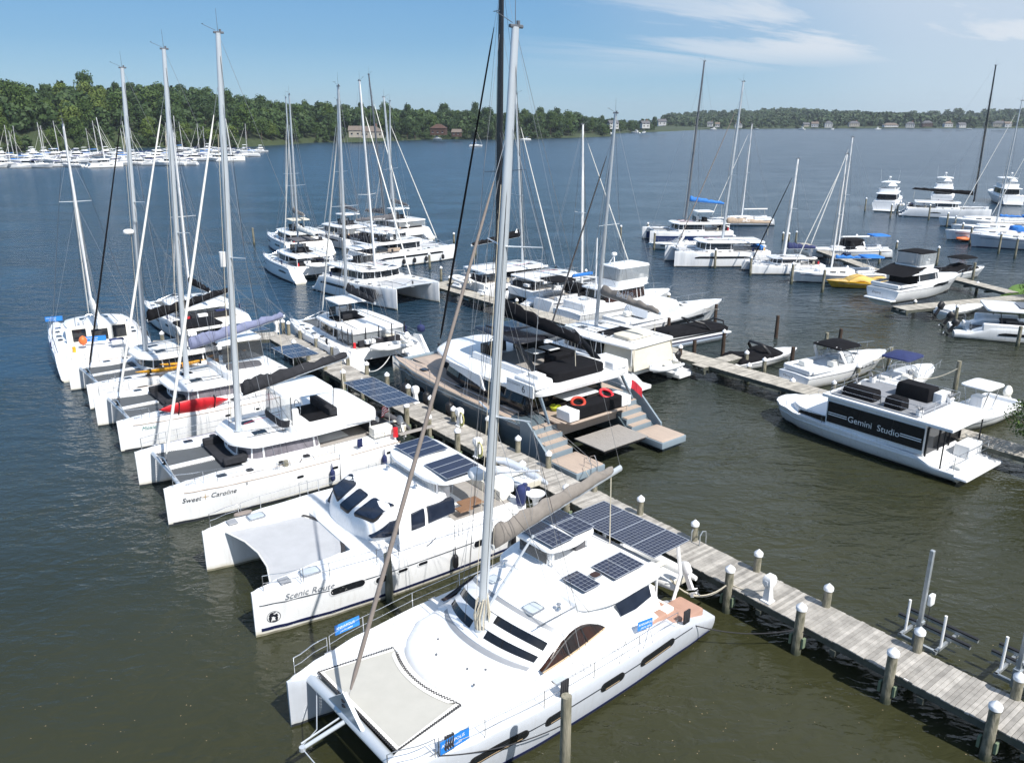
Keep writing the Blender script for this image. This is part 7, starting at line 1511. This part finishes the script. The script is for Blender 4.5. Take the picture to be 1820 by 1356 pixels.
WD = 1.85; pA = e0 - d_ * 7 + nrm * WD / 2; tip = at(520, 600, 1.1)
dock('long weathered grey plank dock running from the lower right corner between the boats', pA, e1_ + nrm * WD / 2, WD)
farend = at(500, 594, 1.1) + nrm * .3
dock('far stretch of the grey plank dock beyond the catamarans with kayaks', e1_ + nrm * (WD / 2), farend, 2.0, 1.096, seed=2)
T2 = at(268, 612, 1.1); dock('tee at the far end of the long dock, passing behind the boats with kayaks', farend, T2, 2.3, 1.09, seed=3)
q0, q1 = at(1960, 842, 1.1), at(776, 505, 1.1); dd = (q1 - q0).normalized(); n2_ = Vector((dd.y, -dd.x, 0)); n2_ = n2_ if n2_.y < 0 else -n2_
dock('second pier of warmer brown planks behind the large grey catamaran and the houseboat', q0, q1, 1.8, 1.1, 'dock_wood_warm', seed=4)
r0 = at(1235, 653, 1.1); dock('short finger dock between the pontoon boat and the covered runabout', r0 + Vector((.3, .4, 0)), r0 + Vector((4.2, 3.3, 0)), 1.1, 1.09, 'dock_wood_warm', seed=5)
r0 = at(1478, 706, 1.1); dock('short finger dock behind the cabin cruiser', r0 + Vector((.5, .5, 0)), r0 + Vector((4.6, 3.6, 0)), 1.1, 1.09, 'dock_wood_warm', seed=6)
dock('third pier of planks behind the navy covered catamaran', at(1425, 432, 1.1), at(1556, 480, 1.1), 1.5, 1.1, 'dock_wood_warm', seed=7)
dock('pier beside the lifted cruiser and the skiff', at(1598, 548, 1.1), at(1900, 520, 1.1), 1.8, 1.1, 'dock_wood_warm', seed=8)
dock('pier along the front of the grassy corner at the right edge', at(1690, 492, 1.1), at(1800, 520, 1.1), 1.6, 1.09, 'dock_wood_warm', seed=9)
dock('thin floating pier between the outer group and the dinghy', at(775, 505, .8), at(845, 492, .8), 1.2, .8, 'dock_wood_warm', seed=10)
dock('far right pier between the sailing yachts', at(1760, 396, 1.1), at(1960, 404, 1.1), 2, 1.1, 'dock_wood_warm', seed=12)

def pile_proto(dark):
    t = thing('mooring_pile', '', 'pile'); b = MB(); rg = random.Random(3); n = 12
    b.ring([[(r * math.cos(a_) * (1 + rg.uniform(-.04, .04)), r * math.sin(a_) * (1 + rg.uniform(-.04, .04)), z) for a_ in [2 * math.pi * k / n for k in range(n)]] for z, r in ((-1.6, .16), (-.2, .158), (.3, .155), (.9, .15), (1.5, .145), (1.88, .142))])
    b.build('post', 'pile_dark' if dark else 'pile_wood', t, 50); return t
pw, pd = pile_proto(0), pile_proto(1)
capm = MB().rev((0, 0, 0), [(.175, -.10), (.178, 0), (.165, .03), (.01, .17)], 16).build('cap', 'pile_cap', None, 40); capm.name = 'cap'
PU = {0: 0, 1: 0}
def pile(x, y, ztop, label, dark=0, cap=1, s=1.0, group='mooring piles'):
    pr = (pw, pd)[dark]; t = pr.copy() if PU[dark] else pr
    if PU[dark]: C.objects.link(t); po = KID[pr.name][0].copy(); C.objects.link(po); po.parent = t
    else: po = KID[pr.name][0]
    PU[dark] += 1; k = (ztop - (.17 if cap else 0)) / 1.88; t.location = (x, y, 0); t.rotation_euler = (random.gauss(0, .012), random.gauss(0, .012), random.uniform(0, 6)); po.scale = (s, s, k) 
    if cap:
        c = capm.copy() if PU.get('c') else capm
        if PU.get('c'): C.objects.link(c)
        PU['c'] = 1; c.parent = t; c.location = (0, 0, ztop - .17); c.scale = (s, s, 1)
    tag(t, label, 'pile', group); return t
def cap_pile(px, py, label, z=2.05, **k): q = at(px, py, z); return pile(q.x, q.y, z, label, **k)
near = [(1773, 1245), (1589.5, 1151), (1425.5, 1071), (1299, 1003), (1008.5, 859), (929, 818), (874, 790), (812, 760), (761.5, 735), (721.5, 715), (682, 693), (643, 672), (609, 655.5), (576.6, 633.5), (546, 617.5), (522, 603)]
far = [(1816, 1194), (1638, 1113), (1473, 1036), (1347.5, 975.5), (1236.5, 923.5), (1139, 879), (1056, 840), (975, 800), (920, 774), (868, 738), (805, 721), (765, 702), (725, 682), (687, 661), (650, 642), (617, 626), (588.5, 609.5), (560.5, 595), (532.5, 581)]
for i, (x, y) in enumerate(near):
    t_ = cap_pile(x, y, 'white capped pile on the near dock edge, number %s from lower right' % ['one', 'two', 'three', 'four', 'five', 'six', 'seven', 'eight', 'nine', 'ten', 'eleven', 'twelve', 'thirteen', 'fourteen', 'fifteen', 'sixteen'][i], s=1.08, group='piles along the near dock edge')
    t_.rotation_euler.z = math.atan2(d_.y, d_.x)
    for sg in (1, -1): MB().box((sg * .22, .04 * sg, .52), (.09, .20, .38), taper=.1).build('brace_block', 'brace_green', t_, bevel=.01)
    if i < 5: MB().tube([(-.175, 0, .95), (-.12, -.13, .93), (0, -.18, .92), (.12, -.13, .94), (.175, 0, .97)], .018, 5).build('rope_loop', 'rope_dark', t_)
for i, (x, y) in enumerate(far): cap_pile(x, y, 'white capped pile on the far dock edge, number %s from lower right' % ['one', 'two', 'three', 'four', 'five', 'six', 'seven', 'eight', 'nine', 'ten', 'eleven', 'twelve', 'thirteen', 'fourteen', 'fifteen', 'sixteen', 'seventeen', 'eighteen', 'nineteen'][i], group='piles along the far dock edge')
for x, y, tx in ((502, 567, 'left of the pair at the far dock corner'), (511, 570, 'right of the pair at the far dock corner'), (286, 588, 'seen on the tee behind the boats with kayaks')): cap_pile(x, y, 'white capped pile ' + tx, 2.3)
# free standing mooring piles, placed by their waterline
for (bx_, by_), (tx_, ty_), dk, cp, lb in [((1002, 1440), (1010, 1237), 0, 0, 'green weathered mooring pile with a rope around it, beside the nearest catamaran'), ((693, 1068), (691, 985), 0, 0, 'green mooring pile between the nearest catamaran and the Scenic Route'), ((513, 885), (508, 819), 0, 0, 'green mooring pile between the Scenic Route and Sweet Caroline catamarans'), ((371, 770), (368, 722), 0, 0, 'mooring pile beside the red kayak'),
    ((284, 700), (286, 668), 0, 0, 'mooring pile beside the yellow kayaks'), ((1379, 600), (1381, 561), 1, 0, 'dark bare pile standing alone beyond the covered runabout'), ((1405, 660), (1404, 617), 1, 0, 'dark pile beside the stern of the cabin cruiser'), ((1491, 616), (1493, 584), 1, 0, 'dark pile behind the cabin cruiser canopy'), ((1468, 612), (1469, 593), 0, 0, 'green pile behind the cabin cruiser canopy'),
    ((1578, 655), (1581, 617), 0, 0, 'tall green pile left of the navy bimini boat'), ((1696, 700), (1704, 642), 0, 0, 'tall green pile with mooring lines beside the T-top boat'), ((1270, 580), (1278, 541), 1, 0, 'tall dark pile beyond the pontoon boat, right one'), ((1240, 575), (1242, 552), 1, 0, 'dark pile beyond the pontoon boat, left one'), ((1187, 600), (1188, 565), 1, 0, 'dark pile beside the sport cruiser'),
    ((1284, 632), (1287, 585), 1, 1, 'white capped dark pile between the pontoon boat and the runabout'), ((1233, 643), (1235, 605), 1, 0, 'dark pile at the head of the short finger dock'), ((1207, 655), (1208, 612), 1, 1, 'reddish capped pile beside the beige canvas catamaran'), ((1537, 376), (1539, 351), 0, 1, 'capped pile standing alone in open water left of the motor yachts'), ((1582, 388), (1585, 362), 0, 1, 'capped pile at the stern of the left motor yacht'), ((1650, 392), (1654, 363), 0, 1, 'capped pile beside the black masted catamaran'), ((1594, 380), (1597, 362), 0, 1, 'capped pile right of the left motor yacht'),
    ((1682, 404), (1686, 377), 0, 1, 'capped pile at the bow of the low racing yacht'), ((1695, 412), (1698, 383), 0, 1, 'capped pile beside the square bowed yacht'), ((1707, 424), (1711, 395), 0, 1, 'capped pile beside the long pale sailboat'), ((1723, 436), (1729, 401), 0, 1, 'capped pile by the orange dinghy'), ((1774, 452), (1781, 413), 0, 1, 'capped pile off the bow of the light grey boat'), ((1803, 460), (1811, 421), 0, 1, 'capped pile near the right edge by the light grey boat'),
    ((1162, 445), (1161, 411), 0, 1, 'capped pile off the bow of the small speedboat'), ((1151, 420), (1152, 395), 0, 1, 'capped pile off the bow of the blue hulled catamaran'), ((1222, 431), (1223, 408), 0, 1, 'capped pile between the blue hulled catamaran and its neighbour'), ((1270, 477), (1272, 441), 0, 1, 'capped pile against the long hull window of the white catamaran'), ((1333, 490), (1334, 455), 0, 1, 'capped pile at the bow of the small navy covered catamaran'), ((1406, 505), (1409, 466), 0, 1, 'capped pile at the bow of the blue covered sailboat'), ((1461, 520), (1466, 480), 0, 0, 'bare pile amidships of the blue covered sailboat'),
    ((1504, 491), (1505, 472), 0, 1, 'capped pile at the stern of the blue covered sailboat'), ((1391, 428), (1392, 412), 0, 1, 'capped pile on the third pier, first of three'), ((1401, 430), (1402, 413), 0, 1, 'capped pile on the third pier, second of three'), ((1414, 432), (1416, 410), 0, 1, 'capped pile on the third pier, third of three'), ((1521, 432), (1522, 416), 0, 1, 'capped pile beyond the dark cuddy boat'), ((1562, 470), (1565, 443), 0, 1, 'capped pile between the cuddy boat and the lifted cruiser'), ((1593, 442), (1594, 427), 0, 1, 'capped pile behind the lifted cruiser top'),
    ((1664, 472), (1669, 437), 0, 1, 'tall capped pile behind the lifted cruiser bow'), ((1648, 478), (1650, 459), 0, 1, 'capped pile beside the windshield of the lifted cruiser'), ((1727, 503), (1732, 467), 0, 0, 'bare pile at the bow of the lifted cruiser'), ((1624, 552), (1627, 532), 0, 1, 'capped pile on the pier under the lifted cruiser'), ((1697, 575), (1702, 541), 0, 1, 'capped pile behind the outboards of the power catamaran'), ((1808, 615), (1813, 580), 0, 0, 'pile in front of the power catamaran'), ((1735, 520), (1738, 500), 0, 1, 'capped pile by the grassy corner'), ((452, 436), (449, 405), 0, 0, 'green pile standing left of the outer group'), ((693, 447), (688, 405), 0, 0, 'pile among the outer group')
    ] + [((a_, b_), (a_ + .5, c_), 0, 1, t_) for a_, b_, c_, t_ in ((764, 478, 449, 'capped pile at the side of the right outer catamaran'), (807, 432, 413, 'pile off the bow of the right outer catamaran'), (784, 500, 473, 'capped pile at the outer end of the second pier'), (799, 512, 490, 'capped pile near the dinghy stern'), (846, 530, 511, 'bare topped pile on the second pier by the dinghy'), (857, 546, 519, 'capped pile left of the grey mast foot'), (918, 552, 530, 'pile beside the sailboat stern'), (845, 455, 435, 'pile behind the black boom cover'), (1041, 493, 478, 'capped pile at the bows of the middle group'), (1103, 425, 400, 'pile in open water right of the middle group'), (1004, 595, 575, 'capped pile at the trawler stern'), (1188, 545, 520, 'pile at the sport cruiser bow'), (1325, 660, 622, 'capped pile before the covered runabout'), (1328, 680, 644, 'dark pile on the near side of the second pier'), (1357, 668, 635, 'capped pile right of the covered runabout'), (1405, 705, 671, 'pile on the near edge of the second pier left of the houseboat'), (1432, 687, 661, 'capped pile at the cabin cruiser transom'), (1523, 680, 646, 'capped pile at the cabin cruiser bow'), (1480, 700, 682, 'short dark pile before the finger dock'))]:
    q = at(bx_, by_); zt = topz(q, tx_, ty_); pile(q.x, q.y, max(1.0, min(zt, 4.0)), lb, dark=dk, cap=cp, s=1.0)

# pedestals, ladder, hose, signs
def pedestal(px, py, label, hose=None):
    q = at(px, py, 1.1); t = thing('power_pedestal', label, 'power pedestal', (q.x, q.y, 1.1), math.degrees(math.atan2(d_.y, d_.x)) + 90)
    MB().ring([[(x * s, y * s, z) for x, y in rect(-.17, .17, -.17, .17)] for s, z in ((1.15, 0), (1.15, .06), (.85, .08), (.62, .55), (.70, .62))]).build('column', 'plastic_white', t, bevel=.01); MB().ring([[(x * s, y * s, z) for x, y in rect(-.2, .2, -.16, .16)] for s, z in ((.7, .6), (1.05, .78), (1.05, .98), (.8, 1.08), (.45, 1.12))]).build('head', 'plastic_white', t, bevel=.015)
    for sg in (1, -1): MB().box((sg * .2, 0, .84), (.05, .14, .16)).build('outlet_cover', 'plastic_white', t, bevel=.01)
    if hose:
        b = MB()
        for k in range(5): b.tube([(.0 + .02 * k, .17 + .03 * k + (.20 + .02 * k) * math.cos(q_), .52 + (.34 + .02 * k) * math.sin(q_)) for q_ in [j * .45 for j in range(15)]], .022, 6)
        o = b.build('coiled_hose', hose, None, 60); o.location = t.location; o.rotation_euler = t.rotation_euler; tag(o, 'yellow hose coiled on the ' + label, 'hose')
    return t
pedestal(1364, 1068, 'white power pedestal on the dock near the nearest catamaran stern'); pedestal(739, 716, 'white power pedestal on the dock beside the grey catamaran bow'); pedestal(849, 812, 'white power pedestal half hidden by the nearest mast', 'hose_yellow'); pedestal(817, 757, 'white power pedestal with a big yellow hose coil', 'hose_yellow'); pedestal(493, 590, 'white power pedestal at the far corner of the long dock')
q = at(1244, 962, 1.1); t = thing('dock_ladder', 'metal ladder rails curving over the far edge of the dock', 'ladder', (q.x, q.y, 1.1), math.degrees(math.atan2(d_.y, d_.x)))
for x in (-.22, .22): MB().tube([(x, -.3, 0), (x, -.3, .45), (x, -.15, .62), (x, .05, .55), (x, .1, .3), (x, .1, -1.2)], .025, 8).build('handrail', 'galvanised', t)
b = MB()
for k in range(4): b.tube([(-.22, .1, -.25 - .3 * k), (.22, .1, -.25 - .3 * k)], .02, 6)
b.build('rung', 'galvanised', t); t.rotation_euler = (0, 0, math.atan2(d_.y, d_.x) + math.pi)
q = at(1613, 1213, 1.0); yaw = math.atan2(-d_.y, -d_.x); t = thing('slip_sign', 'small white slip number 1 sign on the dock edge', 'sign', (q.x, q.y, .95), math.degrees(yaw)); MB().box((0, 0, 0), (.26, .03, .30)).build('board', 'sign_white', t); flat_text(t, '1', .2, (-.05, -.02, -.09), (1, 0, 0), (0, 0, 1), 'ink')
q = at(943, 857, 1.0); t = thing('slip_sign', 'small white slip number 2 sign on the dock edge by the ladder', 'sign', (q.x, q.y, .95), math.degrees(yaw)); MB().box((0, 0, 0), (.26, .03, .30)).build('board', 'sign_white', t); flat_text(t, '2', .2, (-.06, -.02, -.09), (1, 0, 0), (0, 0, 1), 'ink')
# boat lifts beside the dock
def lift(px, py, label, z=1.0):
    q = at(px, py, z); t = thing('boat_lift', label, 'boat lift', (q.x, q.y, 0), math.degrees(math.atan2(d_.y, d_.x)) + 180)   # x toward lower right, y toward the dock's far side
    MB().box((0, 0, 2.0), (.14, .14, 4.6)).build('mast', 'galvanised', t, bevel=.02); b = MB(); b.box((0, 0, .9), (.24, .24, .7)); b.box((0, .06, 1.5), (.22, .2, .12)); b.build('carriage', 'galvanised', t, bevel=.01)
    MB().box((.12, .28, 2.35), (.16, .3, .42)).build('motor_box', 'plastic_white', t, bevel=.05); MB().tube([(.12, .3, 2.1), (.1, .3, 1.2)], .012, 5).build('cable', 'wire_dark', t)
    MB().box((0, .08, .62), (1.35, .10, .12)).build('base_beam', 'galvanised', t)
    for x in (-.62, .62):
        MB().box((x, .95, .62), (.10, 1.9, .12)).build('arm', 'galvanised', t); MB().tube([(x, .45, .66), (x, .45, 1.9)], .05, 8).build('guide_post', 'plastic_white', t)
    for y in (1.0, 1.6):
        u = MB().box((.1, y, .78), (2.5, .12, .10)).build('bunk', 'galvanised', t); MB().box((.1, y, .855), (2.5, .13, .05)).build('carpet', 'black', u)
    return t
lift(1631, 1128, 'empty galvanised boat lift beyond the dock, left of the two'); lift(1808, 1200, 'empty galvanised boat lift at the right edge of the view')

# lines and cords
def rope(label, pts, m='rope', r=.014, sag=.0, name='mooring_line', n=12, group='mooring lines'):
    a_, b_ = Vector(pts[0]), Vector(pts[-1]); P = [a_.lerp(b_, k / n) - Vector((0, 0, sag * 4 * (k / n) * (1 - k / n))) for k in range(n + 1)]
    o = MB().tube(P, r, 5).build(name, m, None, 60); return tag(o, label, 'rope' if name == 'mooring_line' else 'cord', group)
rope('doubled tan shore power cord hanging from the nearest catamaran to the dock', [W_(b1, -6.4, 1.6, 1.7), at(1290, 1040, 1.3)], 'rope', .022, .55, 'cord', group='shore power cords'); rope('second tan cord beside the first, from catamaran stern to dock', [W_(b1, -6.5, 1.5, 1.7), at(1291, 1040, 1.25)], 'rope', .022, .65, 'cord', group='shore power cords'); rope('tan cord lying on the dock to the white pedestal', [at(1303, 1040, 1.13), at(1362, 1048, 1.5)], 'rope', .02, .12, 'cord', group='shore power cords')
rope('dark line from the stern of the nearest catamaran to the dock pile', [W_(b1, -5.2, 2.9, 1.2), at(1417, 1118, 1.0)], 'rope_dark', .02, .35)
rope('dark line from the nearest catamaran bow to the tall green pile', [W_(b1, 5.2, 3.0, 1.65), W_(b1, 1.4, 4.0, 1.2)], 'rope_dark', .018, .25)
rope('dark line from the Scenic Route bow to the green pile', [W_(b2, 6.0, 3.0, 1.8), at(691, 1015, 1.0)], 'rope_dark', .016, .3); rope('dark line crossing from the green pile to the Scenic Route midships', [W_(b2, -.5, 3.6, 2.0), at(691, 1015, 1.0)], 'rope_dark', .016, .15)
rope('dark line from Sweet Caroline bow to the green pile', [W_(b3, 5.5, 2.8, 1.9), at(510, 845, 1.0)], 'rope_dark', .016, .3); rope('dark line from the green pile to Sweet Caroline midships', [W_(b3, .2, 3.4, 2.0), at(510, 845, 1.0)], 'rope_dark', .016, .12)
rope('white line sagging from the stern-on catamaran to the dock pile', [W_(c1, -6.2, -.4, 1.3), at(654, 660, 1.3)], 'fender_white', .03, .5)
rope('white line from the grey catamaran platform to the dock pile', [W_(b8, -9.7, 3.6, .8), at(1056, 855, 1.5)], 'rope', .02, .15); rope('long white line from the cabin cruiser bow to the tall green pile', [at(1538, 640, 1.3), at(1582, 630, 1.7)], 'rope', .03, .2)
rope('white line from the tall green pile toward the houseboat', [at(1702, 655, 2.4), at(1625, 672, 1.5)], 'rope', .03, .3); rope('pale line from the sport cruiser bow to the dark pile', [at(1232, 543, 1.6), at(1277, 550, 2)], 'rope', .03, .1)
b = MB(); q = at(1002, 1440)
for k, z in enumerate((.9, 1.3)): b.tube([(q.x + .17 * math.cos(a_), q.y + .17 * math.sin(a_), z + .03 * math.sin(a_)) for a_ in [j * .524 for j in range(13)]], .022, 5)
tag(b.build('mooring_line', 'rope_dark', None), 'black rope wound round the nearest green pile', 'rope')
# ladder propped at the dock behind the Scenic Route
q = at(948, 895, .5); t = thing('dock_ladder', 'short aluminium ladder propped between the Scenic Route and the dock', 'ladder', (q.x, q.y, .3), 40); t.rotation_euler = (R(-18), 0, R(40))
for x in (-.18, .18): MB().tube([(x, 0, 0), (x, 0, 2.0)], .022, 6).build('rail', 'galvanised', t)
for k in range(6): MB().tube([(-.18, 0, .2 + .32 * k), (.18, 0, .2 + .32 * k)], .016, 5).build('rung', 'galvanised', t)
# shrub reaching in at the right edge, and the round shrub on the grassy corner
def bush(px, py, z, r, label):
    q = at(px, py, z); t = thing('tree', label, 'tree', (q.x, q.y, 0)); rg = random.Random(9); b = MB()
    for i in range(2600):
        a_ = rg.uniform(0, 6.28); u = rg.random() ** .5; zz = rg.uniform(-1, 1); k = math.sqrt(1 - zz * zz); p_ = Vector((r * u * k * math.cos(a_) * 1.25, r * u * k * math.sin(a_), z + r * .8 * zz)) + Vector((rg.gauss(0, .1), rg.gauss(0, .1), rg.gauss(0, .1)))
        nrm_ = Vector((rg.gauss(0, 1), rg.gauss(0, 1), rg.gauss(.6, 1))).normalized(); uu = nrm_.orthogonal().normalized(); v_ = nrm_.cross(uu); s = rg.uniform(.05, .10); b.quad(p_ - uu * s, p_ + v_ * s * .6, p_ + uu * s, p_ - v_ * s * .6)
    b.build('crown', 'leaf_a', t, sharp=0); b = MB(); b.tube([(.4, .3, -1), (.2, .1, z * .5), (0, 0, z)], [.22, .15, .05], 7)
    for k in range(7): b.tube([(.1, 0, z * .6), (r * .7 * math.cos(k), r * .6 * math.sin(k), z + .4 * math.sin(k * 2))], [.06, .015], 5)
    b.build('trunk', 'trunk', t)
bush(1850, 745, 3.0, 1.35, 'green leafy tree reaching in at the right edge above the pier')
bush(1845, 512, 2.0, 1.3, 'round shrub on the grassy corner at the right edge')

for k, (bt_, hh_, nm_) in enumerate(((b3, h3, 'Sweet Caroline II catamaran'), (b4, h4, 'catamaran with the violet boom cover'), (b2, h2, 'Scenic Route catamaran'))):
    for x_, wd_ in ((-1.2, 'amidships'), (-4.2, 'toward the stern')):
        hl_ = hh_[0]; fender('small fender hung %s on the near side, %s' % (wd_, nm_), W_(bt_, x_, hl_.side(x_, .8, 1) + .16, .5), ['navy_fabric', 'fender_white', 'black'][k], .13, .6)
